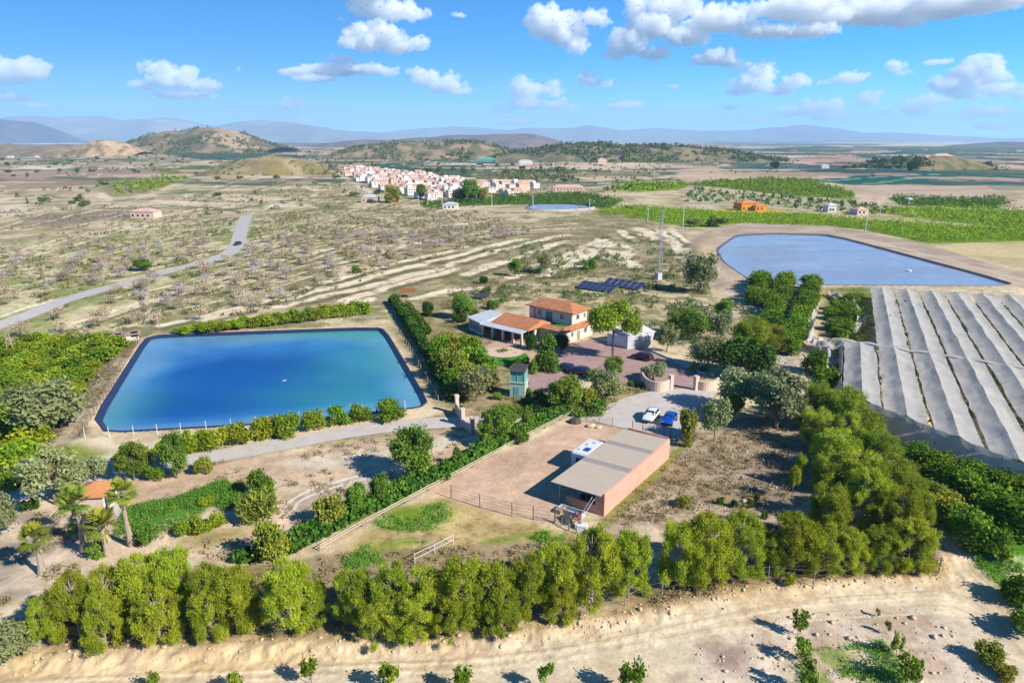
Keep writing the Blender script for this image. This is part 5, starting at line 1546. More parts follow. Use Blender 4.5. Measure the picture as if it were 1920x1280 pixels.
sx, sy = many(scatter([(1130, 985), (1260, 858), (1440, 775), (1530, 860), (1440, 985)], 520, 41), scatter([(60, 1120), (620, 1045), (1190, 1010), (1230, 1130), (640, 1185), (90, 1210)], 500, 42), scatter([(1440, 985), (1740, 970), (1750, 1075), (1480, 1088), (1210, 1138)], 500, 43, 3),
              scatter([(800, 560), (1000, 500), (1300, 470), (1340, 560), (1290, 640), (1180, 600), (1000, 560), (860, 590)], 2600, 44, 6), scatter([(-100, 480), (300, 425), (620, 390), (900, 395), (1200, 400), (1280, 440), (1230, 530), (900, 580), (700, 600), (500, 625), (200, 640)], 5200, 45, 12),
              scatter([(60, 850), (180, 665), (270, 628), (285, 634), (160, 810)], 700, 46, 3), scatter([(-60, 970), (190, 960), (180, 1050), (60, 1120), (-100, 1160)], 260, 47, 3), scatter([(300, 880), (740, 815), (880, 815), (740, 930), (480, 1055), (260, 1040)], 260, 48, 4), scatter([(740, 600), (860, 755), (840, 762), (795, 715)], 260, 49, 3), scatter([(930, 745), (1230, 722), (1150, 768), (960, 790)], 260, 50, 3), scatter([(860, 560), (1010, 640), (980, 790), (880, 780), (800, 650)], 260, 51, 3))
mass('dry_scrub', sx, sy, .42, .85, M['scrub'], 5, 4, .15, 'dry olive-brown scrub dotted over the rough ground and terraces', 'scrub', seed=41)
mass('low_shrubs', *many(scatter([(-150, 480), (300, 425), (620, 390), (900, 395), (1000, 430), (700, 520), (520, 580), (200, 640), (-150, 640)], 1700, 147, 10), scatter([(-150, 400), (620, 350), (900, 390), (620, 400), (300, 425), (-150, 480)], 700, 148, 20)), .9, 1.7, M['scrub_dark'], 6, 4, .36, 'dark low shrubs sprinkled along the almond terraces', 'shrubs', seed=149, jitter=.4)
mass('shrubs', *many(scatter([(790, 570), (1000, 500), (1290, 460), (1340, 570), (1290, 650), (1180, 590), (1000, 560), (860, 590)], 330, 142, 9), scatter([(900, 470), (1200, 440), (1280, 480), (1000, 520)], 120, 143, 9), scatter([(1250, 560), (1420, 580), (1400, 690), (1290, 700)], 90, 144)), 1.1, 1.9, M['far'], 9, 4, .34, 'dark green shrubs dotted over the slope behind the villa', 'shrubs', seed=145, jitter=.35)
rr = np.random.default_rng(61)
far_x, far_y = many(scatter([(-60, 290), (640, 280), (640, 400), (300, 425), (-60, 470)], 260, 62, 60), scatter([(600, 300), (1150, 300), (1200, 400), (640, 395)], 240, 63, 50), scatter([(1200, 290), (1920, 285), (1920, 325), (1200, 345)], 160, 64, 120))
for i in range(0, min(len(far_x), 290)):
    plant('far', far_x[i], far_y[i], rr.uniform(2.5, 6.5), rr.uniform(3.5, 9), 'dark round tree dotted over the distant fields', 'tree', 'scattered trees in the distant fields', 'tree', None, False)
fx_, fy_ = many(scatter([(-300, 285), (640, 278), (640, 400), (300, 425), (-300, 470)], 2600, 82, 90), scatter([(600, 290), (1250, 290), (1250, 345), (1120, 395), (1000, 360), (640, 372)], 900, 83, 60), scatter([(1200, 280), (2100, 278), (2100, 330), (1200, 345)], 900, 84, 140))
ok_ = np.ones(len(fx_), bool)
mass('bushes', fx_, fy_, 2.2, 3.6, M['far'], 4, 3, 1.3, 'dark bushes sprinkled over the distant terraces', 'bushes', seed=85, jitter=.35)
for nm, pts, cnt, lb, sd in (('wood', WOOD1, 700, 'dark pine wood on the low ridge behind the village', 71), ('wood', WOOD2, 1500, 'dark pine wood on the long ridge right of the village', 72), ('wood', WOOD3, 220, 'dark trees on the hillock below the brick farm', 73), ('wood', HILL_PTS, 900, 'dark scrub on the scrubby brown hill', 74), ('scrubland', MOUND_PTS, 320, 'scrub on the rounded tan mound', 75)):
    k = fbm(pts[:, 0], pts[:, 1], 60, 3, sd) > .46
    q = pts[k]
    q = q[rr.integers(0, len(q), cnt)] + np.stack([rr.normal(0, 5, cnt), rr.normal(0, 5, cnt), np.zeros(cnt)], 1)
    big = nm == 'wood'
    mass(nm, q[:, 0], q[:, 1], 6 if big else 2, 9 if big else 4, M['far'], 5, 3, 3.0 if big else 1.3, lb, nm, q[:, 2] - 1, seed=sd)


# ------------------------------------------------------------ materials for built things
WALL_CREAM = plain('cream_render', C(232, 212, 192), .9, .07, 1.2)
WALL_PINK = plain('salmon_render', C(230, 172, 152), .9, .14, .8)
WALL_PINK2 = plain('pale_pink_render', C(232, 204, 184), .9, .08, 1.0)
WHITE = plain('white_paint', C(238, 238, 236), .6, .05, 2)
CAR_WHITE = plain('car_white', C(236, 238, 240), .25, .02, 1, spec=.6)
CAR_BLUE = plain('car_blue', C(14, 84, 196), .25, .03, 1, spec=.6)
CAR_DARK = plain('car_black', C(50, 52, 60), .25, .03, 1, spec=.6)
CAR_MAROON = plain('car_maroon', C(72, 34, 44), .25, .03, 1, spec=.6)
CAR_NAVY = plain('car_navy', C(34, 54, 88), .25, .03, 1, spec=.6)
GLASS = plain('dark_glass', C(40, 52, 64), .12, .05, 1, spec=.8)
GLASS_TEAL = plain('teal_shutter', C(24, 140, 160), .4, .05, 1)
TYRE = plain('tyre_rubber', C(44, 44, 46), .9, .1, 4)
RIM = plain('rim_metal', C(176, 178, 182), .35, .05, 4, .6)
LAMP = plain('lamp_glass', C(230, 232, 236), .2, .03, 4)
TAIL = plain('tail_red', C(170, 30, 30), .3, .03, 4)
METAL = plain('grey_metal', C(168, 170, 172), .5, .1, 3, .5)
METAL_D = plain('dark_metal', C(92, 90, 88), .6, .1, 3, .3)
WOOD = plain('weathered_wood', C(170, 150, 126), .9, .15, 3)
WIRE = plain('wire', C(150, 146, 140), .6, .1, 2, .4)
ROOF_BEIGE = plain('beige_roof_sheet', C(204, 188, 168), .8, .05, .8)
ROOF_STRIP = plain('grey_roof_strip', C(166, 158, 152), .8, .06, .8)
TEAL = plain('teal_cladding', C(112, 178, 172), .7, .08, 1.2)
TEAL_PALE = plain('pale_green_render', C(178, 204, 190), .85, .10, 1.2)
GREY_SHEET = plain('grey_sheet', C(206, 208, 212), .6, .08, .8)
CONCRETE_W = plain('pale_concrete', C(206, 204, 204), .85, .10, .6)
DARK_IN = plain('dark_interior', C(60, 54, 50), .9, .1, 1)
ROCKM = plain('pale_rock', C(216, 194, 162), .95, .2, 1.5, bump=.4)
ORANGE_W = plain('orange_render', C(232, 150, 60), .9, .06, 1)
BRICK_W = plain('brick_wall', C(190, 128, 100), .9, .1, 1)
RED_M = plain('red_paint', C(176, 62, 46), .6, .1, 2)
BLUE_M = plain('blue_paint', C(60, 120, 190), .5, .1, 2)
BROWN_M = plain('brown_rust', C(150, 96, 60), .8, .2, 2)


def tile_mat(name, c1, c2, sc=3.2):
    """clay pantiles: waves down the slope, blotched"""
    m, n, l, b = new_mat(name)
    b.inputs['Roughness'].default_value = .85
    tc = n.new('ShaderNodeTexCoord')
    no = n.new('ShaderNodeTexNoise'); no.inputs['Scale'].default_value = 1.1; no.inputs['Detail'].default_value = 7; no.inputs['Roughness'].default_value = .7
    l.new(tc.outputs['Object'], no.inputs['Vector'])
    cr = n.new('ShaderNodeValToRGB'); cr.color_ramp.elements[0].position = .35; cr.color_ramp.elements[1].position = .68
    cr.color_ramp.elements[0].color = (*c1, 1); cr.color_ramp.elements[1].color = (*c2, 1)
    l.new(no.outputs[0], cr.inputs[0]); l.new(cr.outputs[0], b.inputs['Base Color'])
    w = n.new('ShaderNodeTexWave'); w.inputs['Scale'].default_value = sc; w.bands_direction = 'X'
    l.new(tc.outputs['Object'], w.inputs['Vector'])
    bp = n.new('ShaderNodeBump'); bp.inputs['Strength'].default_value = .8; bp.inputs['Distance'].default_value = .06
    l.new(w.outputs[0], bp.inputs['Height']); l.new(bp.outputs[0], b.inputs['Normal'])
    return m


TILES = tile_mat('clay_tiles', C(196, 116, 72), C(222, 154, 108))
TILES_O = tile_mat('orange_tiles', C(232, 150, 88), C(240, 170, 110))
TILES_V = plain('village_tiles', C(226, 184, 164), .9, .16, .4)


def net_mat(name='white_netting', c1=C(202, 199, 194), c2=C(232, 229, 224), t0=.06, t1=.14):
    m, n, l, b = new_mat(name)
    out = n['Material Output']; n.remove(b)
    tc = n.new('ShaderNodeTexCoord')
    no = n.new('ShaderNodeTexNoise'); no.inputs['Scale'].default_value = .35; no.inputs['Detail'].default_value = 7
    l.new(tc.outputs['Object'], no.inputs['Vector'])
    cr = n.new('ShaderNodeValToRGB'); cr.color_ramp.elements[0].position = .3; cr.color_ramp.elements[1].position = .75
    cr.color_ramp.elements[0].color = (*c1, 1); cr.color_ramp.elements[1].color = (*c2, 1)
    l.new(no.outputs[0], cr.inputs[0])
    d = n.new('ShaderNodeBsdfDiffuse'); t = n.new('ShaderNodeBsdfTranslucent'); tr = n.new('ShaderNodeBsdfTransparent')
    l.new(cr.outputs[0], d.inputs[0]); l.new(cr.outputs[0], t.inputs[0])
    mp = n.new('ShaderNodeMapping'); mp.inputs['Rotation'].default_value = (0, 0, R(-25)); mp.inputs['Scale'].default_value = (.5, 1.6, 1)
    nb = n.new('ShaderNodeTexNoise'); nb.inputs['Scale'].default_value = 1.0; nb.inputs['Detail'].default_value = 5
    l.new(tc.outputs['Object'], mp.inputs[0]); l.new(mp.outputs[0], nb.inputs['Vector'])
    bp = n.new('ShaderNodeBump'); bp.inputs['Strength'].default_value = .6; bp.inputs['Distance'].default_value = .25
    l.new(nb.outputs[0], bp.inputs['Height']); l.new(bp.outputs[0], d.inputs['Normal'])
    a = n.new('ShaderNodeMixShader'); a.inputs[0].default_value = .3
    l.new(d.outputs[0], a.inputs[1]); l.new(t.outputs[0], a.inputs[2])
    c = n.new('ShaderNodeMixShader')
    mr = n.new('ShaderNodeMapRange'); mr.inputs[1].default_value = .3; mr.inputs[2].default_value = .7; mr.inputs[3].default_value = t0; mr.inputs[4].default_value = t1
    l.new(no.outputs[0], mr.inputs[0]); l.new(mr.outputs[0], c.inputs[0])
    l.new(a.outputs[0], c.inputs[1]); l.new(tr.outputs[0], c.inputs[2]); l.new(c.outputs[0], out.inputs[0])
    return m


NET = net_mat()
NET_SIDE = net_mat('grey_side_netting', C(214, 206, 194), C(232, 224, 212), .02, .05)


def frame(a, b, z=None):
    """empty-like frame: origin a, x axis along a->b"""
    return math.atan2(b[1] - a[1], b[0] - a[0]), math.hypot(b[0] - a[0], b[1] - a[1])


def hip_roof(m, x0, x1, y0, y1, z, h, t=.18):
    """hipped roof with a fascia; ridge along the longer side"""
    W, D_ = x1 - x0, y1 - y0
    if W >= D_:
        r0, r1 = (x0 + D_ / 2, (y0 + y1) / 2), (x1 - D_ / 2, (y0 + y1) / 2)
    else:
        r0, r1 = ((x0 + x1) / 2, y0 + W / 2), ((x0 + x1) / 2, y1 - W / 2)
    b = [(x0, y0), (x1, y0), (x1, y1), (x0, y1)]
    vs = [(p[0], p[1], z) for p in b] + [(p[0], p[1], z + t) for p in b] + [(r0[0], r0[1], z + h), (r1[0], r1[1], z + h)]
    f = [(3, 2, 1, 0), (0, 1, 5, 4), (1, 2, 6, 5), (2, 3, 7, 6), (3, 0, 4, 7)]
    f += [(4, 5, 9, 8), (5, 6, 9), (6, 7, 8, 9), (7, 4, 8)] if W >= D_ else [(4, 5, 8), (5, 6, 9, 8), (6, 7, 9), (7, 4, 8, 9)]
    return m.add(vs, f)


def window(parent, face, u0, u1, z0, z1, pos, glass=None, fr=None, shutters=False, name='window'):
    """a framed window standing 3 cm proud; face 'x+','x-','y+','y-' of the wall plane at pos"""
    g = MB(); f = MB()
    ax = face[0]; s = 1 if face[1] == '+' else -1
    def bx(m, a0, a1, b0, b1, d0, d1):
        lo, hi = sorted((pos + s * d0, pos + s * d1))
        if ax == 'x': m.box(lo, hi, a0, a1, b0, b1)
        else: m.box(a0, a1, lo, hi, b0, b1)
    w = .09
    bx(f, u0 - w, u1 + w, z1, z1 + w, .004, .07); bx(f, u0 - w, u1 + w, z0 - w, z0, .004, .12)
    bx(f, u0 - w, u0, z0, z1, .004, .07); bx(f, u1, u1 + w, z0, z1, .004, .07)
    bx(f, (u0 + u1) / 2 - .03, (u0 + u1) / 2 + .03, z0, z1, .02, .06)
    bx(g, u0, u1, z0, z1, .003, .03)
    o = f.build(name, fr or WHITE, parent)
    g.build('pane', glass or GLASS, o)
    return o


# ------------------------------------------------------------ the villa
def villa():
    A = P(1056, 647)
    root = empty('villa', (A[0], A[1], 0), math.atan2(-.656, .755), 'cream two-storey villa with terracotta tile roofs, porch and glazed annex', 'house')
    # local x: to the lower right of the picture; y: away to the right. footprint x<0
    b = MB()
    b.box(-13.5, 0, 0, 10.8, -.3, 2.9)                       # ground floor block
    b.box(-13.2, -1.2, 4.6, 10.2, 2.9, 5.9)                  # upper storey
    b.build('wall', WALL_CREAM, root)
    p = MB()
    p.box(-18.2, -6.6, -1.6, 4.0, -.3, 2.9)
    p.build('porch_wall', WALL_CREAM, root)
    r = MB(); hip_roof(r, -13.9, -.5, 3.9, 10.9, 5.9, 1.7); r.build('roof', TILES, root)
    # chimney on the upper left wall, pent roofs round the ground floor
    c = MB(); c.box(-12.4, -11.6, 4.1, 4.58, 2.9, 5.7); c.build('chimney_breast', WALL_CREAM, root)
    for pts in ([(-6.4, -.7, 2.85), (.7, -.7, 2.85), (-.6, .9, 3.45), (-6.4, .9, 3.45)], [(.7, -.7, 2.85), (.7, 11.3, 2.85), (-.6, 11.3, 3.45), (-.6, .9, 3.45)]):
        q = MB(); n = len(pts)
        q.add([(x, y, z) for x, y, z in pts] + [(x, y, z + .16) for x, y, z in pts], [(3, 2, 1, 0), (4, 5, 6, 7)] + [(i, (i + 1) % 4, 4 + (i + 1) % 4, 4 + i) for i in range(4)])
        q.build('pent_roof', TILES, root)
    q = MB(); q.box(-12.6, -.9, .95, 4.55, 2.95, 3.02); q.build('terrace_turf', LAWN, root)
    q = MB(); q.box(-13.4, -.7, .85, 1.0, 2.93, 3.5); q.build('parapet', WALL_CREAM, root)
    # porch roof: sheet strip in front, tiles rising behind
    q = MB(); q.add([(-18.4, -6.6, 2.6), (-6.2, -6.6, 2.6), (-6.2, -4.2, 2.95), (-18.4, -4.2, 2.95), (-18.4, -6.6, 2.74), (-6.2, -6.6, 2.74), (-6.2, -4.2, 3.09), (-18.4, -4.2, 3.09)],
                    [(3, 2, 1, 0), (4, 5, 6, 7), (0, 1, 5, 4), (1, 2, 6, 5), (2, 3, 7, 6), (3, 0, 4, 7)])
    q.build('porch_canopy', GREY_SHEET, root)
    q = MB(); q.add([(-16.6, -4.6, 3.12), (-6.0, -4.6, 3.12), (-6.0, .2, 4.5), (-16.6, .2, 4.5), (-16.6, 4.2, 3.0), (-6.0, 4.2, 3.0), (-16.6, -4.6, 2.92), (-6.0, -4.6, 2.92), (-16.6, 4.2, 2.91), (-6.0, 4.2, 2.91)],
                    [(0, 1, 2, 3), (3, 2, 5, 4), (0, 6, 7, 1), (6, 8, 9, 7), (4, 5, 9, 8), (1, 7, 9, 5, 2), (0, 3, 4, 8, 6)])
    q.build('porch_roof', TILES, root)
    for x in (-17.9, -14.9, -11.9, -9.0, -6.6):
        q = MB(); q.box(x - .22, x + .22, -6.2, -5.76, -.1, 2.6); q.build('pillar', WALL_PINK2, root)
    q = MB(); q.box(-17.6, -6.9, -1.66, -1.62, .05, 2.5); q.build('porch_glazing', GLASS, root)
    for x in (-16.8, -13.6, -10.4, -8.2): 
        q = MB(); q.box(x, x + .12, -1.74, -1.67, .05, 2.5); q.build('mullion', WHITE, root)
    # windows
    for x in (-10.6, -4.4): window(root, 'y-', x, x + .95, 4.1, 5.3, 4.6)
    d = window(root, 'y-', -8.3, -6.7, 3.08, 5.2, 4.6, GLASS_TEAL, GLASS_TEAL, name='balcony_door')
    window(root, 'x+', 6.2, 7.2, 4.2, 5.3, -1.2)
    window(root, 'x+', 9.0, 9.6, 4.2, 5.2, -1.2)
    window(root, 'x+', 2.8, 3.5, 1.2, 2.3, 0); window(root, 'x+', 7.6, 8.6, 1.2, 2.3, 0)
    q = MB(); q.box(.004, .1, 5.0, 6.0, .0, 2.1); q.build('door', WOOD, root)
    q = MB()
    q.box(-4.8, -3.4, -.06, -.004, 1.0, 2.2); q.build('window', GLASS, root)
    # glazed annex with a white sheet roof on the left
    q = MB(); q.prism([(-24.4, -4.4), (-18.35, -6.3), (-18.35, 1.5), (-23.4, 2.6)], 2.75, [3.0, 2.9, 3.6, 3.6]); q.build('annex_roof', GREY_SHEET, root)
    pts = [(-24.0, -4.1), (-18.6, -5.8)]
    q = MB(); q.prism([(-23.9, -3.9), (-18.5, -5.65), (-18.5, -5.5), (-23.8, -3.75)], .5, 2.72); q.build('annex_glazing', GLASS, root)
    q = MB(); q.prism([(-24.05, -4.1), (-18.5, -5.9), (-18.5, -5.68), (-23.9, -3.93)], -.3, .48); q.build('annex_sill', WHITE, root)
    fr = MB()
    for k in range(9):
        t = k / 8; x = -24 + 5.5 * t; y = -4.0 - 1.78 * t
        fr.box(x - .06, x + .06, y - .1, y + .04, .48, 2.74)
    fr.build('annex_frame', WHITE, root)
    q = MB(); q.prism([(-24.1, -4.0), (-23.95, -4.05), (-23.3, 2.3), (-23.45, 2.35)], -.3, 2.74); q.build('annex_wall', WHITE, root)
    return root


villa()


def white_set():
    x, y = P(975, 634)
    t = empty('garden_table', (x, y, .1), .3, 'white garden table standing under the villa porch', 'table')
    q = MB(); q.box(-.8, .8, -.45, .45, .7, .75); q.build('tabletop', WHITE, t)
    for sx in (-.7, .7):
        for sy in (-.38, .38):
            q = MB(); q.tube((sx, sy, 0), (sx, sy, .7), .03); q.build('leg', WHITE, t)
    spots = [(-1.2, .1, 1.6), (1.2, 0, -1.6), (-.3, .9, 0), (.4, -.9, 3.1)]
    c0 = None
    names = ['left', 'right', 'far', 'near']
    for i, (dx, dy, rz) in enumerate(spots):
        c = empty('garden_chair', (x + dx, y + dy, .1), rz, 'white garden chair at the %s side of the porch table' % names[i], 'chair', 'white chairs round the porch table')
        if c0 is None:
            q = MB(); q.box(-.25, .25, -.25, .25, .42, .46); q.build('seat', WHITE, c)
            q = MB(); q.box(-.25, .25, .22, .27, .46, .95); q.build('backrest', WHITE, c)
            for sx in (-.22, .22):
                for sy in (-.22, .22):
                    q = MB(); q.tube((sx, sy, 0), (sx, sy, .42), .02); q.build('leg', WHITE, c)
            c0 = c
        else:
            for ch in c0.children:
                o = ch.copy(); link(o, c)


white_set()
fx, fy = P(945, 660)
t = empty('flower_bed', (fx, fy, .1), 0, 'small round flower bed in the middle of the pale round patio', 'flower bed')
q = MB(); q.path([(math.cos(a) * 1.1, math.sin(a) * 1.0, .12) for a in np.linspace(0, 6.283, 18)], [.14] * 18); q.build('kerb', ROCKM, t)
cc = np.random.default_rng(3).normal(0, .45, (30, 3)); cc[:, 2] = .25 + np.abs(cc[:, 2]) * .3
v, f, tt = leaves(cc, cc * 0 + [0, 0, 1], 12, .3, .12, np.random.default_rng(4))
link(bpy.data.objects.new('flowers', mesh_np('flowers', v, f, M['yellow'], attrs={'tint': tt})), t)


# ------------------------------------------------------------ green water tower, hut, white wall
def tower():
    a = P(956, 744); b = P(974, 738)
    t = empty('water_tower', (a[0], a[1], 0), -.25, 'teal two-tier water tank tower with a corrugated roof below the lawn', 'tower')
    q = MB(); q.box(0, 2.6, 0, 2.4, -.3, 2.6); q.build('base', TEAL_PALE, t)
    q = MB(); q.box(-.12, 2.72, -.12, 2.52, 2.6, 2.75); q.build('ledge', TEAL_PALE, t)
    q = MB(); q.box(.1, 2.5, .1, 2.3, 2.75, 4.6); q.build('tank', TEAL, t)
    q = MB()
    for x in (.1, 1.3, 2.5): q.box(x - .06, x + .06, .03, .097, 2.75, 4.6)
    for y in (.1, 2.3): q.box(2.503, 2.57, y - .06, y + .06, 2.75, 4.6)
    q.build('frame', TEAL_PALE, t)
    q = MB()
    for i in range(13):
        x = -.1 + i * .216
        q.add([(x, -.2, 4.62), (x + .216, -.2, 4.62), (x + .216, 2.6, 5.2), (x, 2.6, 5.2), (x + .06, -.2, 4.72), (x + .156, -.2, 4.72), (x + .156, 2.6, 5.3), (x + .06, 2.6, 5.3)], [(0, 4, 7, 3), (4, 5, 6, 7), (5, 1, 2, 6), (0, 1, 5, 4), (3, 2, 1, 0)])
    q.build('roof', METAL_D, t)
    q = MB(); q.box(.7, 1.6, -.05, -.003, 0, 1.9); q.build('door', TEAL, t)


tower()


def hut():
    A = P(197, 963); B = P(213, 946)
    rz, L = frame(A, B)
    t = empty('hut', (A[0], A[1], 0), rz, 'small pink hut with an orange tiled hip roof among the palms', 'hut')
    L = max(L, 3.2)
    q = MB(); q.box(0, L, 0, 3.0, -.5, 2.3); q.build('wall', WALL_PINK2, t)
    q = MB(); q.box(.05, L - .05, -.05, -.004, .1, 2.25); q.build('white_front', WHITE, t)
    q = MB(); hip_roof(q, -.35, L + .35, -.4, 3.4, 2.3, 1.1); q.build('roof', TILES_O, t)
    n = 4
    for i in range(n):
        x = .35 + i * (L - .7) / n
        q = MB(); q.box(x, x + (L - .7) / n - .2, -.1, -.054, .5, 2.0); q.build('window', GLASS, t)


hut()
sheet('path', PP([(200, 966), (213, 944), (232, 932), (238, 944), (222, 968)]), CONCRETE, .8, .05, label='grey slab beside the orange-roofed hut', cat='path')
x0 = P(1138, 646); x1 = P(1176, 654)
q = MB(); rz, L = frame(x0, x1)
q.box(0, L, 0, .3, -.3, 2.6)
tag(q.build('wall', WHITE, None, (x0[0], x0[1], 0), rz), 'white retaining wall behind the tall forecourt pine', 'wall')


def tarp():
    a = P(1176, 655); b = P(1226, 648)
    rz, L = frame(a, b)
    t = empty('shelter', (a[0], a[1], 0), rz, 'grey sheet covered shelter beside the white retaining wall', 'shelter')
    L = max(L, 5)
    q = MB(); q.add([(0, 0, 0), (L * .8, -.6, 0), (L, 0, 3.0), (0, 0, 3.2), (0, 6, 0), (L, 6, 0), (L, 6, 3.4), (0, 6, 3.4), (L * .5, -.1, 3.5)], [(0, 1, 2, 8, 3), (1, 5, 6, 2), (5, 4, 7, 6), (4, 0, 3, 7)])
    q.build('sheeting', GREY_SHEET, t)
    q = MB(); q.add([(-.2, -.2, 3.24), (L + .2, -.2, 3.05), (L + .2, 6.2, 3.45), (-.2, 6.2, 3.6), (-.2, -.2, 3.34), (L + .2, -.2, 3.15), (L + .2, 6.2, 3.55), (-.2, 6.2, 3.7)], [(3, 2, 1, 0), (4, 5, 6, 7), (0, 1, 5, 4), (1, 2, 6, 5), (2, 3, 7, 6), (3, 0, 4, 7)])
    q.build('roof', WHITE, t)


tarp()


# ------------------------------------------------------------ barn
def barn():
    O = P(1129, 967); E_ = P(1251, 858)
    rz, L = frame(O, E_)
    t = empty('barn', (O[0], O[1], 0), rz, 'long salmon pink barn with a flat beige sheet roof and open left side', 'barn')
    W = 6.0; H = 2.75
    q = MB(); q.box(0, L, -.22, 0, -.6, H + .12); q.build('wall', WALL_PINK, t)                 # long right wall
    q = MB(); q.box(L - .22, L, .001, W, -.6, H + .3); q.build('wall', WALL_PINK, t)            # far end wall
    q = MB(); q.box(0, .2, .001, 1.0, -.6, H); q.build('wall', WALL_PINK, t)                     # near corner pier
    q = MB(); q.box(0, .2, 1.001, 4.9, -.6, 1.0); q.box(-.04, .24, 1.001, 4.95, 1.003, 1.09); q.build('low_wall', WALL_PINK, t)
    q = MB(); q.box(.3, L - .3, .1, W - .2, .0, .06); q.build('floor', CONCRETE, t)
    # roof in three bays with grey strips between, falling a little to the left
    def zr(y): return H + .02 - .03 * y
    for i, (a, b, m) in enumerate(((-.7, L * .34, ROOF_BEIGE), (L * .34, L * .40, ROOF_STRIP), (L * .40, L * .68, ROOF_BEIGE), (L * .68, L * .74, ROOF_STRIP), (L * .74, L - .24, ROOF_BEIGE))):
        q = MB(); y0, y1 = .02, W + .7
        lift = .03 if m is ROOF_BEIGE else 0
        q.add([(a, y0, zr(y0) + lift), (b, y0, zr(y0) + lift), (b, y1, zr(y1) + lift), (a, y1, zr(y1) + lift), (a, y0, zr(y0) + .1 + lift), (b, y0, zr(y0) + .1 + lift), (b, y1, zr(y1) + .1 + lift), (a, y1, zr(y1) + .1 + lift)],
              [(3, 2, 1, 0), (4, 5, 6, 7), (0, 1, 5, 4), (1, 2, 6, 5), (2, 3, 7, 6), (3, 0, 4, 7)])
        q.build('roof_sheet' if m is ROOF_BEIGE else 'roof_strip', m, t)
    for i in range(5):
        q = MB(); x = .2 + i * (L - .6) / 4; q.box(x, x + .14, W - .1, W + .04, 0, zr(W) - .01); q.build('post', TEAL_PALE, t)
    q = MB(); q.box(-.6, L - .3, W - .12, W + .06, zr(W) - .13, zr(W) - .012); q.build('beam', TEAL_PALE, t)
    return t, rz, L


BARN, BRZ, BL = barn()
bo = Vector((BARN.location.x, BARN.location.y, 0))
bl = Vector((math.cos(BRZ), math.sin(BRZ), 0)); bw = Vector((-math.sin(BRZ), math.cos(BRZ), 0))


def wheel(parent, x, y, z, r, w, mt=None, nm='wheel'):
    q = MB(); q.disc((x, y, z), (0, 1, 0), r, w, 18)
    o = q.build(nm, TYRE, parent)
    q = MB(); q.disc((x, y, z), (0, 1, 0), r * .6, w + .03, 14); q.build('rim', mt or RIM, o)
    return o


def tractor():
    p = bo + bl * 2.0 + bw * 2.6
    t = empty('tractor', (p.x, p.y, .06), BRZ + 1.2, 'small brown tractor parked inside the pink barn', 'tractor')
    q = MB(); q.box(-.5, 1.3, -.35, .35, .6, 1.15); q.box(-1.0, -.5, -.5, .5, .6, .9); q.build('body', BROWN_M, t)
    q = MB(); q.box(-.9, -.5, -.25, .25, .9, 1.0); q.box(-.98, -.9, -.25, .25, .9, 1.4); q.build('seat', TYRE, t)
    for s in (-.6, .6): wheel(t, -.7, s, .62, .62, .3, BROWN_M)
    for s in (-.5, .5): wheel(t, 1.0, s, .38, .38, .2, BROWN_M)
    q = MB(); q.tube((-.1, 0, 1.15), (-.25, 0, 1.5), .03); q.disc((-.25, 0, 1.5), (.4, 0, 1), .2, .03, 12); q.build('steering_wheel', TYRE, t)
    q = MB(); q.tube((.9, .15, 1.15), (.9, .15, 1.7), .04); q.build('exhaust', METAL_D, t)
    p = bo + bl * 1.2 + bw * 1.6
    t = empty('trailer', (p.x, p.y, .06), BRZ + .3, 'blue box trailer in the near corner of the pink barn', 'trailer')
    q = MB(); q.box(-.8, .8, -.5, .5, .4, .45)
    for a in ((-.8, -.76, -.5, .5), (.76, .8, -.5, .5), (-.76, .76, -.5, -.46), (-.76, .76, .46, .5)): q.box(*a, .451, .9)
    q.build('bed', BLUE_M, t)
    for s in (-.6, .6): wheel(t, 0, s, .28, .28, .14)
    q = MB(); q.tube((.8, 0, .42), (1.6, 0, .4), .04); q.build('drawbar', METAL_D, t)


tractor()


def motorhome():
    a = Vector((*P(1071.5, 845, 2.75), 0)); b = Vector((*P(1104, 821, 2.75), 0))
    rz = math.atan2(b.y - a.y, b.x - a.x)
    t = empty('caravan', (a.x, a.y, 0), rz, 'white caravan parked against the open side of the pink barn', 'caravan')
    L = 5.2; W = 2.2
    prof = [(0.1, .45), (L - .3, .45), (L, 1.2), (L - .1, 2.5), (L - .3, 2.72), (.25, 2.72), (.02, 2.5), (0, .9)]
    q = MB(); n = len(prof)
    q.add([(x, 0, z) for x, z in prof] + [(x, -W, z) for x, z in prof], [tuple(range(n)), tuple(range(2 * n - 1, n - 1, -1))] + [(i, n + i, n + (i + 1) % n, (i + 1) % n) for i in range(n)])
    o = q.build('body', CAR_WHITE, t, bevel=.06)
    q = MB(); q.box(-.03, -.003 + .02, -1.5, -.7, 1.0, 2.0); q.build('window', GLASS, t)
    for x in (.9, 2.6):
        q = MB(); q.box(x, x + 1.0, .003, .03, 1.4, 2.1); q.build('window', GLASS, t)
    q = MB(); q.box(3.9, 4.5, .003, .03, .55, 2.2); q.build('door', GREY_SHEET, t)
    q = MB(); q.box(1.0, 2.1, -1.9, -1.1, 2.74, 2.78); q.build('solar_panel', plain('solar_blue', C(40, 84, 160), .2, .05, 2), t)
    for x, y in ((2.8, -.8), (3.8, -1.4), (.9, -.6)):
        q = MB(); q.box(x, x + .45, y - .22, y + .22, 2.723, 2.82); q.build('roof_vent', GREY_SHEET, t)
    for y in (-.15, -W + .15): wheel(t, 2.4, y, .33, .33, .2)
    q = MB(); q.tube((0.1, -W / 2, .5), (-1.2, -W / 2, .5), .05); q.tube((-1.1, -W / 2, .5), (-1.1, -W / 2, 0), .04); q.build('drawbar', METAL_D, t)


motorhome()


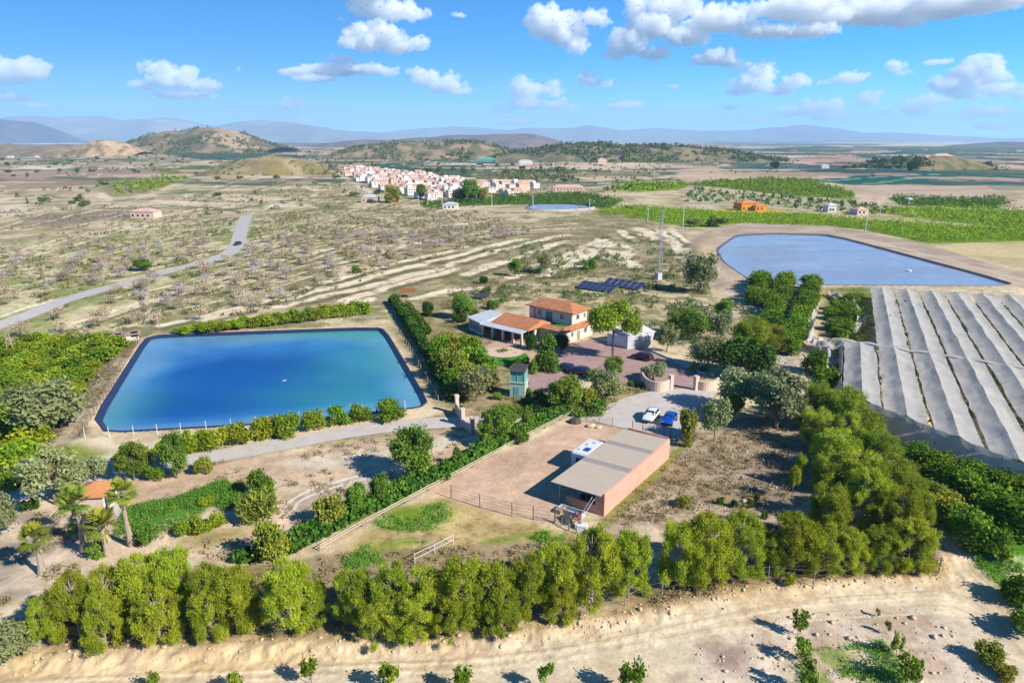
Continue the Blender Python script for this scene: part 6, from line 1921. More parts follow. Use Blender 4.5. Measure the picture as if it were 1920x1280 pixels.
# ------------------------------------------------------------ cars
def car(front, rear, paint, label, suv=False, z=0, lights=True):
    f = Vector((*front, 0)); r = Vector((*rear, 0))
    c = (f + r) / 2; rz = math.atan2(f.y - r.y, f.x - r.x)
    L, W, H = (4.4, 1.82, 1.62) if suv else (4.1, 1.76, 1.46)
    t = empty('parked_car' if lights else 'car', (c.x, c.y, z), rz, label, 'car')
    # cross sections along the length: (x, half width, sill z, shoulder z, roof half width, roof z)
    k = H / 1.5
    S_ = [(-.5, .80, .42, .80, .62, .82), (-.475, .90, .34, .92, .72, 1.0), (-.40, .97, .30, 1.0, .76, 1.30), (-.28, 1.0, .28, 1.0, .78, 1.44), (-.08, 1.0, .26, .98, .78, 1.5), (.08, 1.0, .26, .96, .76, 1.46), (.20, 1.0, .27, .94, .76, 1.24), (.28, .99, .28, .92, .80, .96), (.40, .96, .30, .84, .74, .88), (.475, .88, .34, .72, .64, .76), (.5, .76, .42, .62, .6, .66)]
    vs = []; fs = []; n = 10
    for x, hw, z0, z1, rw, z2 in S_:
        X = x * L; a = W / 2
        zz = [z0 * k, (z0 * .5 + z1 * .5) * k, z1 * k, z2 * k]
        vs += [(X, -a * hw * .94, zz[0]), (X, -a * hw, zz[1]), (X, -a * hw * .97, zz[2]), (X, -a * rw, zz[3] - .03), (X, -a * rw * .5, zz[3]), (X, a * rw * .5, zz[3]), (X, a * rw, zz[3] - .03), (X, a * hw * .97, zz[2]), (X, a * hw, zz[1]), (X, a * hw * .94, zz[0])]
    for i in range(len(S_) - 1):
        for j in range(n):
            fs.append((i * n + j, i * n + (j + 1) % n, (i + 1) * n + (j + 1) % n, (i + 1) * n + j))
    fs.append(tuple(range(n))[::-1]); e = (len(S_) - 1) * n; fs.append(tuple(range(e, e + n)))
    bm = bmesh.new()
    bv = [bm.verts.new(v) for v in vs]
    for q in fs: bm.faces.new([bv[i] for i in q])
    bmesh.ops.recalc_face_normals(bm, faces=bm.faces)
    me = bpy.data.meshes.new('body'); bm.to_mesh(me); bm.free(); me.materials.append(paint)
    me.polygons.foreach_set('use_smooth', np.ones(len(me.polygons), bool))
    o = link(bpy.data.objects.new('body', me), t)
    ss = o.modifiers.new('s', 'SUBSURF'); ss.levels = 1; ss.render_levels = 2
    # glass: panels lying just proud of the cabin sides
    def pt(i, j, out=.035):
        v = Vector(vs[i * n + j]); cdir = v - Vector((v.x * .9, 0, .8)); return v + cdir.normalized() * out
    g = MB()
    a_, b_ = [pt(6, 3), pt(6, 6), pt(5, 6), pt(5, 3)], None
    def quad(name, idx, shr=.86, out=.035):
        p = [pt(i, j, out) for i, j in idx]; ctr = sum(p, Vector()) / 4
        p = [ctr + (x - ctr) * shr for x in p]
        d = (p[1] - p[0]).cross(p[2] - p[0]).normalized() * .01
        m = MB(); m.add([x for x in p] + [x - d for x in p], [(0, 1, 2, 3), (7, 6, 5, 4)] + [(i, 4 + i, 4 + (i + 1) % 4, (i + 1) % 4) for i in range(4)])
        m.build(name, GLASS, t)
    quad('windscreen', [(7, 3), (7, 6), (5, 6), (5, 3)], .84, .13)
    quad('rear_window', [(1, 6), (1, 3), (3, 3), (3, 6)], .84, .13)
    for j0, j1 in ((2, 3), (7, 6)):
        quad('side_window', [(4, j0), (6, j0), (5, j1), (4, j1)], .8)
        quad('side_window', [(2, j0), (4, j0), (4, j1), (3, j1)], .8)
    for x in (-.31, .31):
        for s in (-1, 1): wheel(t, x * L, s * (W / 2 - .1), .33, .33, .22)
    for s in (-1, 1):
        q = MB(); q.box(L * .465, L * .49, s * .55 - .2, s * .55 + .2, .60, .74); q.build('headlight', LAMP, t)
        q = MB(); q.box(-L * .492, -L * .47, s * .58 - .16, s * .58 + .16, .74, .92); q.build('tail_light', TAIL, t)
        q = MB(); q.box(L * .17, L * .20, s * (W / 2 + .03) - .09, s * (W / 2 + .03) + .09, .95, 1.08); q.build('mirror', paint, t)
    q = MB(); q.box(L * .485, L * .503, -.5, .5, .36, .52); q.build('grille', TYRE, t)
    return t


car(P(1211, 797), P(1229, 776), CAR_WHITE, 'white family car with a dark windscreen on the grey parking place', True, .08)
car(P(1246, 803), P(1263, 782), CAR_BLUE, 'bright blue hatchback parked right of the white car', False, .08)
car(P(1187, 671), P(1221, 678), CAR_MAROON, 'dark maroon car alone on the right of the pink forecourt', True, .09)
car(P(1042, 693), P(1074, 697), CAR_NAVY, 'dark navy car behind the broad green tree, left of the pair', False, .09)
car(P(1071, 700), P(1101, 705), CAR_NAVY, 'dark navy car right of its pair beside the round clipped bush', True, .09)
cr_ = G(446, 460)
car((cr_.x - .3, cr_.y - 2), (cr_.x + .3, cr_.y + 2), CAR_DARK, 'dark car driving on the winding asphalt road', False, cr_.z + .15, False)


# ------------------------------------------------------------ solar arrays
PANEL = None


def solar(c0, c1, rows, depth_, label):
    global PANEL
    a = G(*c0); b = G(*c1)
    rz, L = frame(a, b)
    t = empty('solar_array', (a.x, a.y, min(a.z, b.z)), rz, label, 'solar panels', 'solar panels on the slope')
    n = max(3, int(L / 1.9)); pw = L / n; pd = depth_ / rows; tilt = R(20)
    m = bpy.data.materials.get('solar_cells')
    if not m:
        m, nn, l, bs = new_mat('solar_cells')
        bs.inputs['Roughness'].default_value = .15
        tc = nn.new('ShaderNodeTexCoord'); br = nn.new('ShaderNodeTexBrick')
        br.offset = 0; br.inputs['Scale'].default_value = 1.0; br.inputs['Brick Width'].default_value = .32; br.inputs['Row Height'].default_value = .32; br.inputs['Mortar Size'].default_value = .012
        br.inputs['Color1'].default_value = (*C(28, 44, 88), 1); br.inputs['Color2'].default_value = (*C(34, 52, 100), 1); br.inputs['Mortar'].default_value = (*C(120, 130, 150), 1)
        l.new(tc.outputs['Object'], br.inputs['Vector']); l.new(br.outputs[0], bs.inputs['Base Color'])
    for j in range(rows):
        for i in range(n):
            if PANEL is None:
                q = MB(); q.box(.04, pw - .04, .04, pd - .04, 0, .04)
                PANEL = q.mesh('panel', m)
                q = MB()
                q.box(0, pw, 0, .04, -.01, .05); q.box(0, pw, pd - .04, pd, -.01, .05); q.box(0, .04, .04, pd - .04, -.01, .05); q.box(pw - .04, pw, .04, pd - .04, -.01, .05)
                PFRAME.append(q.mesh('panel_frame', METAL))
            o = link(bpy.data.objects.new('panel', PANEL), t)
            y = j * pd * math.cos(tilt); z = .5 + j * pd * math.sin(tilt)
            o.location = (i * pw, y, z); o.rotation_euler = (tilt, 0, 0)
            link(bpy.data.objects.new('panel_frame', PFRAME[0]), o)
    for i in range(0, n + 1, 2):
        x = min(i * pw + .1, L - .1)
        q = MB(); q.tube((x, .2, -.4), (x, .2, .5), .04); q.build('support', METAL, t)
        q = MB(); q.tube((x, depth_ * .9, -.4), (x, depth_ * .9, .4 + depth_ * .34), .04); q.build('support', METAL, t)


PFRAME = []
solar((1081, 541), (1146, 551), 2, 4.0, 'nearer dark blue solar array on the slope behind the villa')
solar((1129, 535), (1199, 546), 2, 4.0, 'farther dark blue solar array set back to the right of the nearer one')


# ------------------------------------------------------------ netted orchard
def net_orchard():
    zv, zr = 3.3, 4.1
    a = Vector(P(1681, 562, zv)); b = Vector(P(1740, 777, zv))
    d = (a - b).normalized(); e = Vector((d.y, -d.x))
    v2 = Vector(P(1728, 560, zv)); v3 = Vector(P(1777, 562, zv))
    pitch = ((v2 - a).dot(e) + (v3 - a).dot(e) / 2) / 2
    o = Vector(a)
    F0, F1 = Vector(P(1618, 540, zv)), Vector(P(1920, 557, zv))
    N0, N1 = Vector(P(1600, 745, zv)), Vector(P(1920, 873, zv))
    M0, M1 = Vector(P(1560, 636, zv)), Vector(P(1920, 692, zv))
    def hit(line, s):
        """distance along d where the row at offset s meets a boundary line"""
        p, q = line; r = q - p
        # o + e*s + d*t = p + r*k
        w = p - o - e * s
        det = r.x * d.y - r.y * d.x
        k = (d.x * w.y - d.y * w.x) / det
        pt = p + r * k
        return (pt - o).dot(d)
    root = empty('net_orchard', (0, 0, 0), 0, 'orchard under tent-like ridged rows of pale grey netting', 'netted orchard')
    rr = np.random.default_rng(5)
    for half, (la, lb) in enumerate((((N0, N1), (M0, M1)), ((M0, M1), (F0, F1)))):
        for k in range(-2, 13):
            s0 = k * pitch
            if half == 1 and k < -1: continue
            nx, ny = 10, 34
            S = []
            for side in (0, 1):
                u = np.linspace(0, 1, nx)
                sA = s0 + (.09 if side == 0 else pitch * .5); sB = s0 + (pitch * .5 if side == 0 else pitch - .09)
                ss = sA + (sB - sA) * u
                zz0 = zv + (zr - zv) * (u if side == 0 else 1 - u)
                vs = []
                shift = (pitch * .42 if half == 0 else 0)
                for j in range(ny):
                    tt = j / (ny - 1)
                    for i in range(nx):
                        s = ss[i]
                        t0 = hit(la, s); t1 = hit(lb, s)
                        t0 += .0; t = t0 + (t1 - t0) * tt
                        p = o + e * s + d * t
                        sag = -.35 * math.sin(u[i] * math.pi) * .5 - .25 * abs(math.sin(tt * math.pi * 5)) * (1 - abs(u[i] - (1 if side == 0 else 0))) - .45 * max(0, 1 - min(tt, 1 - tt) * 12) * (zz0[i] - zv)
                        ed = (-.03 + .34 * float(vnoise(np.array([t * .35]), np.array([s * 3.0]), 4)[0])) * (1 if (side == 0 and i == 0) else -1 if (side == 1 and i == nx - 1) else 0)
                        vs.append((p.x + e.x * ed, p.y + e.y * ed, zz0[i] + sag + .12 * float(vnoise(np.array([s * 1.4]), np.array([t * .5]), 9)[0]) + .3 * (float(vnoise(np.array([s * .25]), np.array([t * .16]), 10)[0]) - .5)))
                fs = [(j * nx + i, j * nx + i + 1, (j + 1) * nx + i + 1, (j + 1) * nx + i) for j in range(ny - 1) for i in range(nx - 1)]
                S.append((vs, fs))
            vs = S[0][0] + S[1][0]; fs = S[0][1] + [tuple(i + len(S[0][0]) for i in f) for f in S[1][1]]
            ob = link(bpy.data.objects.new('net_panel', mesh_np('net_panel', vs, fs, NET, True)), root)
    # cross cable seam and the near side wall of grey net
    for nm, (p, q_), wv in (('seam', (M0, M1), .45), ('seam', (F0, F1), .5)):
        vs = []; fs = []
        far = p + (q_ - p) * 2.2
        for i in range(60):
            c = p + (far - p) * (i / 59)
            z = zv + .25 + .35 * abs(math.sin(i * .8))
            vs += [(c.x - d.x * wv, c.y - d.y * wv, z - .25), (c.x, c.y, z + .06), (c.x + d.x * wv, c.y + d.y * wv, z - .25)]
            if i: fs += [((i - 1) * 3 + k, i * 3 + k, i * 3 + k + 1, (i - 1) * 3 + k + 1) for k in (0, 1)]
        link(bpy.data.objects.new(nm, mesh_np(nm, vs, fs, NET, True)), root)
    vs = []; fs = []
    s_l = -2 * pitch
    pts = [o + e * s_l + d * hit((N0, N1), s_l) + (-e * .3)]
    far = N0 + (N1 - N0) * 1.8
    line = [pts[0] + (far - pts[0]) * (i / 80) for i in range(81)]
    for i, p in enumerate(line):
        for j in range(5):
            tt = j / 4
            off = -d * (3.2 * (1 - tt)) + d * .15 * math.sin(i * 1.3 + j)
            vs.append((p.x + off.x * .6, p.y + off.y * .6, h1(p.x, p.y) * (1 - tt) - .1 * (1 - tt) + (zv + .15) * tt + .25 * abs(math.sin(i * .7)) * tt))
        if i: fs += [((i - 1) * 5 + j, i * 5 + j, i * 5 + j + 1, (i - 1) * 5 + j + 1) for j in range(4)]
    link(bpy.data.objects.new('side_net', mesh_np('side_net', vs, fs, NET_SIDE, True)), root)
    # left side wall
    vs = []; fs = []
    for i in range(41):
        t0 = hit((N0, N1), s_l); t1 = hit((M0, M1), s_l)
        p = o + e * s_l + d * (t0 + (t1 - t0) * i / 40)
        for j in range(4):
            tt = j / 3
            vs.append((p.x - e.x * 1.0 * (1 - tt), p.y - e.y * 1.0 * (1 - tt), zv * tt + .1 * math.sin(i * .9) * tt))
        if i: fs += [((i - 1) * 4 + j, i * 4 + j, i * 4 + j + 1, (i - 1) * 4 + j + 1) for j in range(3)]
    link(bpy.data.objects.new('side_net', mesh_np('side_net', vs, fs, NET_SIDE, True)), root)
    for i in range(9):
        p = line[i * 6]
        q = MB(); q.tube((p.x - d.x * .3, p.y - d.y * .3, -.3), (p.x - d.x * .3, p.y - d.y * .3, zv + .4), .06); q.build('post', METAL, root)
    # loose torn nets on the left
    for pts, w, lb in (([(1556, 548), (1580, 556), (1602, 570), (1618, 590), (1612, 610), (1598, 618)], 2.0, 'loose rolled white net curling over the torn gap'), ([(1533, 560), (1524, 590), (1518, 618), (1522, 640)], 1.6, 'long loose white net down the left side of the torn gap'),
                       ([(1522, 642), (1560, 646), (1600, 650), (1640, 648)], 4.5, 'crumpled net bridging the torn gap to the orchard'), ([(1545, 636), (1556, 680), (1568, 712)], 2.2, 'loose net strip hanging at the lower left corner')):
        L_ = smooth_line([P(x, y, 1.6) for x, y in pts], 3)
        vs = []; fs = []
        for i, p in enumerate(L_):
            q1 = L_[min(i + 1, len(L_) - 1)]; q0 = L_[max(i - 1, 0)]
            tx, ty = q1[0] - q0[0], q1[1] - q0[1]; ll = math.hypot(tx, ty)
            for j in range(6):
                s = (j / 5 - .5) * w
                vs.append((p[0] - ty / ll * s, p[1] + tx / ll * s, 1.5 + .5 * math.sin(j * 1.3 + i * .5) + .3 * math.sin(i * .9)))
            if i: fs += [((i - 1) * 6 + j, i * 6 + j, i * 6 + j + 1, (i - 1) * 6 + j + 1) for j in range(5)]
        tag(link(bpy.data.objects.new('loose_net', mesh_np('loose_net', vs, fs, NET, True))), lb, 'net')
    # the trees in the shade under the net
    X = []; Y = []
    for k in range(-2, 13):
        s = k * pitch + pitch * .5
        t0 = hit((N0, N1), s); t1 = hit((F0, F1), s)
        for t in np.arange(t0 + 2, t1 - 2, 4):
            p = o + e * s + d * t; X.append(p.x); Y.append(p.y)
    mass('net_citrus', X, Y, 2.3, 4.2, M['citrus_dark'], 14, 5, .4, 'citrus trees half seen beneath the netting', 'citrus trees', seed=77, spread=.3)


net_orchard()


# ------------------------------------------------------------ gate walls, gates, fences
def curved_wall(pts_px, h, label, mat=None, th=.3, name='wall', cap=True):
    L = smooth_line([P(x, y) for x, y in pts_px], 2)
    q = MB()
    for a, b in zip(L[:-1], L[1:]):
        tx, ty = b[0] - a[0], b[1] - a[1]; l_ = math.hypot(tx, ty); nx, ny = -ty / l_ * th / 2, tx / l_ * th / 2
        q.prism([(a[0] + nx, a[1] + ny), (a[0] - nx, a[1] - ny), (b[0] - nx, b[1] - ny), (b[0] + nx, b[1] + ny)], -.4, h)
    return tag(q.build(name, mat or WALL_PINK2), label, 'wall')


curved_wall([(1202, 708), (1205, 722), (1216, 732), (1234, 736), (1250, 733), (1257, 727)], 1.9, 'curved pink planter wall left of the villa gateway')
curved_wall([(1304, 730), (1320, 734), (1338, 732), (1346, 724)], 1.7, 'pink wall stub right of the villa gateway')
for px, py, lb in ((1257, 729, 'pink gate pillar on the left of the villa gateway'), (1304, 731, 'pink gate pillar on the right of the villa gateway')):
    x, y = P(px, py); t = empty('gate_pillar', (x, y, 0), .5, lb, 'pillar')
    q = MB(); q.box(-.35, .35, -.35, .35, -.3, 2.5); q.build('shaft', WALL_PINK2, t)
    q = MB(); q.box(-.42, .42, -.42, .42, 2.5, 2.62); q.build('cap', WALL_PINK2, t)
x, y = P(1262, 690); x2, y2 = P(1320, 706)
curved_wall([(1205, 652), (1262, 676), (1322, 703)], .35, 'low pale kerb wall along the right edge of the forecourt', CONCRETE_W, .35)
for px, py, h, lb in ((857, 775, 3.2, 'tall pink pillar at the far end of the lane gate wall'), (868, 798, 2.9, 'middle pink pillar of the lane gate wall'), (886, 812, 2.6, 'near pink pillar of the lane gate wall')):
    x, y = P(px, py); t = empty('gate_pillar', (x, y, 0), .4, lb, 'pillar')
    q = MB(); q.box(-.28, .28, -.28, .28, -.3, h * .9); q.build('shaft', WALL_PINK2, t)
    q = MB(); q.box(-.34, .34, -.34, .34, h * .9, h); q.build('cap', WALL_PINK2, t)
curved_wall([(857, 777), (862, 786), (868, 796)], 1.9, 'pink garden wall between the far and middle lane pillars', None, .22)
curved_wall([(869, 800), (876, 806), (885, 812)], 1.3, 'low pink wall between the middle and near lane pillars', None, .22)


PALE_RAIL = plain('grey_white_rail', C(222, 216, 206), .8, .1, 2)


def fence(line_px, label, h=1.6, gap=3.0, post=WOOD, pr=.05, rails=(.3, .8, 1.3), rail_r=.014, rail_m=None, name='wire_fence', z=None, mesh=True, box=False):
    L = [P(x, y) if z is None else P(x, y, z) for x, y in line_px]
    pts = []
    for a, b in zip(L[:-1], L[1:]):
        n = max(1, round(math.hypot(b[0] - a[0], b[1] - a[1]) / gap))
        pts += [(a[0] + (b[0] - a[0]) * i / n, a[1] + (b[1] - a[1]) * i / n) for i in range(n)]
    pts.append(L[-1])
    zs = [h1(*p) for p in pts]
    t = empty(name, (pts[0][0], pts[0][1], zs[0]), 0, label, 'fence')
    ox, oy, oz = pts[0][0], pts[0][1], zs[0]
    for p, zz in list(zip(pts, zs))[:100]:
        q = MB(); q.tube((0, 0, -.3), (random.uniform(-.04, .04), random.uniform(-.04, .04), h), pr)
        o = q.build('post', post, t, (p[0] - ox, p[1] - oy, zz - oz))
    for k in rails:
        q = MB()
        for (a, za), (b, zb) in zip(list(zip(pts, zs))[:-1], list(zip(pts, zs))[1:]):
            q.tube((a[0] - ox, a[1] - oy, za - oz + k), (b[0] - ox, b[1] - oy, zb - oz + k), rail_r, n=4)
        q.build('rail' if rail_r > .03 else 'wire', rail_m or WIRE, t)
    return t


fence([(150, 818), (200, 742), (262, 640), (292, 622)], 'rusty post and wire fence down the left bank of the blue reservoir', 1.7, 2.2, BROWN_M, .05, (.2, .6, 1.0, 1.4, 1.65), .02)
fence([(160, 822), (340, 812), (480, 800), (640, 782), (760, 768)], 'white post wire fence along the near bank of the blue reservoir', 1.7, 3.6, WHITE, .045, (.5, 1.0, 1.6), .012)
fence([(300, 620), (480, 608), (700, 600), (735, 600)], 'thin post fence along the far bank of the blue reservoir', 1.6, 4.0, METAL, .045, (.5, 1.0, 1.5), .012)
fence([(735, 606), (770, 660), (812, 738), (822, 756)], 'wooden post fence along the right bank of the blue reservoir', 1.5, 2.4, WOOD, .06, (.5, 1.0, 1.4), .015)
fence([(846, 935), (900, 952), (960, 968), (1040, 980)], 'tall chain fence between the sandy yard and the paddock', 1.8, 3.0, METAL_D, .05, (.1, .5, .9, 1.3, 1.75), .013)
fence([(600, 1034), (680, 988), (760, 945), (846, 898), (960, 836), (1078, 774)], 'low pale rail fence along the diagonal track', .8, 4.0, WOOD, .06, (.45, .75), .05, plain('pale_rail', C(226, 212, 190), .8, .1, 2), 'rail_fence')
fence([(778, 1056), (850, 1020)], 'short white rail fence in the paddock', 1.15, 2.2, PALE_RAIL, .055, (.5, 1.05), .045, PALE_RAIL, 'rail_fence')
fence([(1185, 806), (1245, 818), (1268, 832)], 'dark mesh fence between the barn and the parking place', 1.5, 1.6, METAL_D, .05, (.2, .5, .8, 1.1, 1.45), .014)
fence([(1098, 790), (1148, 800)], 'pale metal mesh gate at the head of the sandy yard', 1.5, 2.2, METAL, .05, (.2, .5, .8, 1.1, 1.45), .02, METAL, 'field_gate')
fence([(1100, 1152), (1240, 1122), (1360, 1098), (1440, 1092), (1525, 1098), (1612, 1082), (1668, 1074), (1760, 1074)], 'thin post fence along the top of the dirt bank at the right', 1.9, 4.2, METAL, .045, (.6, 1.2, 1.8), .012)
fence([(1760, 1072), (1752, 1040), (1742, 1005)], 'leaning wire fence at the corner beside the sandy junction', 1.8, 2.2, WOOD, .06, (.4, .8, 1.2, 1.6), .014)


# scrap corner in front of the barn
p = bo - bl * 1.6 + bw * 3.2
t = empty('trough', (p.x, p.y, h1(p.x, p.y)), BRZ + 1.6, 'pale blue-white trough before the low pink barn wall', 'trough')
q = MB(); q.box(-1.6, 1.6, -.5, .5, 0, .08)
for a in ((-1.6, 1.6, -.5, -.42), (-1.6, 1.6, .42, .5), (-1.6, -1.52, -.42, .42), (1.52, 1.6, -.42, .42)): q.box(*a, .081, .55)
q.build('basin', GREY_SHEET, t)
for s in (-1.2, 1.2):
    q = MB(); q.box(s - .1, s + .1, -.4, .4, -.3, -.002); q.build('leg', METAL_D, t)
p = bo - bl * 2.8 + bw * 1.6
t = empty('plough', (p.x, p.y, h1(p.x, p.y)), BRZ + .5, 'old red plough standing in the scrap corner before the barn', 'plough')
q = MB(); q.tube((-1.2, -.4, .6), (1.2, .4, .6), .06); q.tube((-1.2, .4, .7), (1.2, -.4, .6), .06); q.tube((0, 0, .6), (0, 0, 1.2), .05); q.build('frame', RED_M, t)
for i in range(4):
    q = MB(); x = -1 + i * .65; q.path([(x, 0, .6), (x + .15, 0, .25), (x + .4, 0, .02)], [.05, .05, .02]); q.build('tine', METAL_D, t)
p = bo - bl * .5 + bw * .5
t = empty('ladder', (p.x, p.y, 0), BRZ + 2.7, 'pale ladder leaning on the near corner of the barn', 'ladder')
for s in (-.22, .22):
    q = MB(); q.tube((2.6, s, -.1), (.5, s, 2.6), .035); q.build('rail', WHITE, t)
for i in range(9):
    k = (i + .7) / 9.6; q = MB(); q.tube((2.6 - 2.1 * k, -.22, -.1 + 2.7 * k), (2.6 - 2.1 * k, .22, -.1 + 2.7 * k), .022); q.build('rung', WHITE, t)
for i, (dx, dy, lb, m) in enumerate(((-2.0, 4.6, 'stack of grey boards leaning by the trough', WOOD), (-3.4, 2.8, 'stack of dark pallets beside the red plough', METAL_D), (-3.6, .6, 'stack of pale planks under the ladder', WHITE))):
    p = bo + bl * dx + bw * dy
    q = MB()
    for k in range(4): q.box(-.7 + .05 * k, .7 + .03 * k, -.5, .5 - .04 * k, .12 * k, .12 * k + .09)
    tag(q.build('board_stack', m, None, (p.x, p.y, h1(p.x, p.y)), BRZ + i), lb, 'boards')
p = bo + bl * -1.0 + bw * 6.4
fence([(1040, 978), (1066, 994), (1110, 1010)], 'crooked grey fence of odd posts round the scrap corner', 1.1, 1.1, METAL, .06, (.3, .6, .9), .03, METAL)
# things by the yard gate
for px, py, s, lb in ((1078, 792, .8, 'grey boulder heap at the head of the sandy yard'), (1108, 800, .55, 'white rock beside the yard gate'), (1122, 802, .4, 'small white rock beside the yard gate')):
    bm = bmesh.new(); bmesh.ops.create_icosphere(bm, subdivisions=3, radius=1)
    for v in bm.verts:
        k = 1 + .35 * (float(fbm(np.array([v.co.x * 3 + px]), np.array([v.co.y * 3 + v.co.z * 2]), 1, 3)[0]) - .5); v.co *= k
    me = bpy.data.meshes.new('rock'); bm.to_mesh(me); bm.free(); me.materials.append(METAL_D if s > .7 else ROCKM)
    o = link(bpy.data.objects.new('rock', me)); x, y = P(px, py); o.location = (x, y, s * .3); o.scale = (s * 1.3, s, s * .7)
    tag(o, lb, 'rock')


# float and hose on the blue reservoir
x, y = P(534, 718, -1.0)
t = empty('float', (x, y, RES_Z - 1.25 + .0), .3, 'white pump float on the blue reservoir', 'float')
q = MB(); q.prism([(math.cos(a) * 1.0, math.sin(a) * .7) for a in np.linspace(0, 6.283, 13)[:-1]], -.1, .4); q.build('hull', WHITE, t)
q = MB(); q.box(-.3, .3, -.25, .25, .4, .8); q.build('housing', GREY_SHEET, t)
x2, y2 = P(572, 768, -1.2)
q = MB(); q.path([(0, 0, 0)] + [((x2 - x) * k, (y2 - y) * k + math.sin(k * 6) * .5, .03) for k in (.25, .5, .75, 1)], [.06] * 5)
tag(q.build('hose', GREY_SHEET, None, (x, y, RES_Z - 1.25)), 'pale hose trailing from the white float', 'hose')
x, y = P(1704, 508, 1.1)
q = MB(); q.disc((0, 0, .2), (0, 0, 1), .8, .5, 14); tag(q.build('buoy', WHITE, None, (x, y, RES2_Z - .5)), 'white buoy on the pale right reservoir', 'buoy')


# ------------------------------------------------------------ poles and pylons
def pylon():
    g = G(1234, 524)
    t = empty('lattice_pylon', tuple(g), .5, 'tall grey lattice pylon on a concrete foot right of the solar panels', 'pylon')
    h = height_at(g.y, 394) - g.z
    q = MB(); q.box(-.8, .8, -.8, .8, -.5, 2.2); q.build('footing', CONCRETE_W, t)
    q = MB()
    def c(i, z): s = .75 * (1 - z / h * .65); return (s * (1 if i in (0, 1) else -1), s * (1 if i in (1, 2) else -1), z)
    n = 12
    for i in range(4): q.tube(c(i, 2.2), c(i, h), .09, .06, 4)
    for k in range(n):
        z0 = 2.2 + (h - 2.2) * k / n; z1 = 2.2 + (h - 2.2) * (k + 1) / n
        for i in range(4):
            q.tube(c(i, z0), c((i + 1) % 4, z1), .04, n=4)
    q.build('lattice', METAL, t)
    for z in (h - .4, h - 2.0):
        q = MB(); q.tube((-1.9, 0, z), (1.9, 0, z), .09, n=4); q.build('crossarm', METAL, t)
        for x in (-1.7, 0, 1.7):
            q = MB(); q.tube((x, 0, z - .02), (x, 0, z - .6), .08); q.build('insulator', GLASS, t)


pylon()
POLES = [(1280, 428, 387), (999, 389, 366), (1105, 397, 373), (1172, 388, 372), (1214, 416, 390), (922, 387, 367), (829, 392, 369), (802, 388, 370), (785, 384, 367), (751, 374, 355), (1622, 434, 405), (672, 366, 352), (1650, 400, 388), (700, 372, 358)]
for (px, b, tp), lb in row_labels(POLES, 'pale utility pole crossing the fields in mid distance, %s from the left'):
    g = G(px, b); h = height_at(g.y, tp) - g.z
    t = empty('utility_pole', tuple(g), .3, lb, 'pole', 'utility poles across the fields')
    q = MB(); q.tube((0, 0, -.4), (0, 0, h), .32, .2, 7); q.build('pole', CONCRETE_W, t)
    q = MB(); q.tube((-1.1, 0, h - .5), (1.1, 0, h - .5), .1, n=4); q.build('crossarm', CONCRETE_W, t)
g = G(24, 678); h = height_at(g.y, 615) - g.z
t = empty('utility_pole', tuple(g), .2, 'pale two-legged wooden pylon in the citrus orchard at the left', 'pole')
q = MB(); q.tube((-.9, 0, -.3), (-.15, 0, h), .16, .11); q.build('leg', WOOD, t)
q = MB(); q.tube((.9, 0, -.3), (.15, 0, h), .16, .11); q.build('leg', WOOD, t)
q = MB()
for k in range(1, 6):
    s = .9 - .75 * k / 6; q.tube((-s, 0, h * k / 6), (s, 0, h * k / 6), .07)
q.build('brace', WOOD, t)
q = MB(); q.tube((-1.1, 0, h - .2), (1.1, 0, h - .2), .1); q.build('crossarm', WOOD, t)


# ------------------------------------------------------------ palms
def fan_palm(bx, by, cy_px, w_px, label, lean=0, n=30):
    g = G(bx, by); Zc = depth(g.y, g.z)
    h = height_at(g.y, cy_px) - g.z; rad = w_px * Zc / FPX * .58
    t = empty('palm_tree', tuple(g), random.random() * 6, label, 'palm')
    q = MB(); pts = []; rs = []
    for k in range(9):
        u = k / 8; pts.append((lean * math.sin(u * 1.5), .1 * math.sin(u * 3), -.2 + (h + .2) * u)); rs.append(.42 - .22 * min(1, u * 1.8) + .03 * (k % 2))
    q.path(pts, rs, 9); q.build('trunk', BARK_PALE, t)
    top = Vector(pts[-1])
    rp = np.random.default_rng(int(bx * 7))
    V = []; F = []; T = []
    def blade(a, b, c_, tint):
        i = len(V); V.extend([tuple(a), tuple(b), tuple(c_)]); F.append((i, i + 1, i + 2)); T.extend([tint] * 3)
    for k in range(n):
        az = rp.random() * 6.283; el = rp.uniform(-.45, 1.35)
        d = Vector((math.cos(az) * math.cos(el) * .85, math.sin(az) * math.cos(el) * .85, math.sin(el) * 1.25 + .1))
        st = top + d * rad * .45; side = d.cross(Vector((0, 0, 1))).normalized(); up = side.cross(d).normalized()
        tint = rp.random() * .6 + .4 * (el > .3)
        blade(top + side * .03, top - side * .03, st, tint)
        for j in range(13):
            a = (j / 12 - .5) * 2.5
            dd = (d * math.cos(a) + side * math.sin(a)).normalized()
            tip = st + dd * rad * .75 * (1 - .25 * abs(a) / 1.25) + Vector((0, 0, -.10 * rad)) + up * rp.normal(0, .06)
            wv = (side * math.cos(a) - d * math.sin(a)) * rad * .05
            m = st + (tip - st) * .5 + up * .05
            blade(st, m + wv, m - wv, tint); blade(m + wv, tip, m - wv, tint)
    me = mesh_np('crown', V, np.array(F), M['palm'], attrs={'tint': T})
    link(bpy.data.objects.new('crown', me), t)
    V.clear(); F.clear(); T.clear()
    for k in range(26):
        az = rp.random() * 6.283; d = Vector((math.cos(az), math.sin(az), 0))
        a = top + Vector((0, 0, -.1)); side = Vector((-d.y, d.x, 0)) * rad * .14
        b = a + d * rad * rp.uniform(.15, .3) + Vector((0, 0, -rad * rp.uniform(.4, .9)))
        blade(a, b + side, b - side, rp.random())
    link(bpy.data.objects.new('dead_leaves', mesh_np('dead_leaves', V, np.array(F), M['scrub'], attrs={'tint': T})), t)


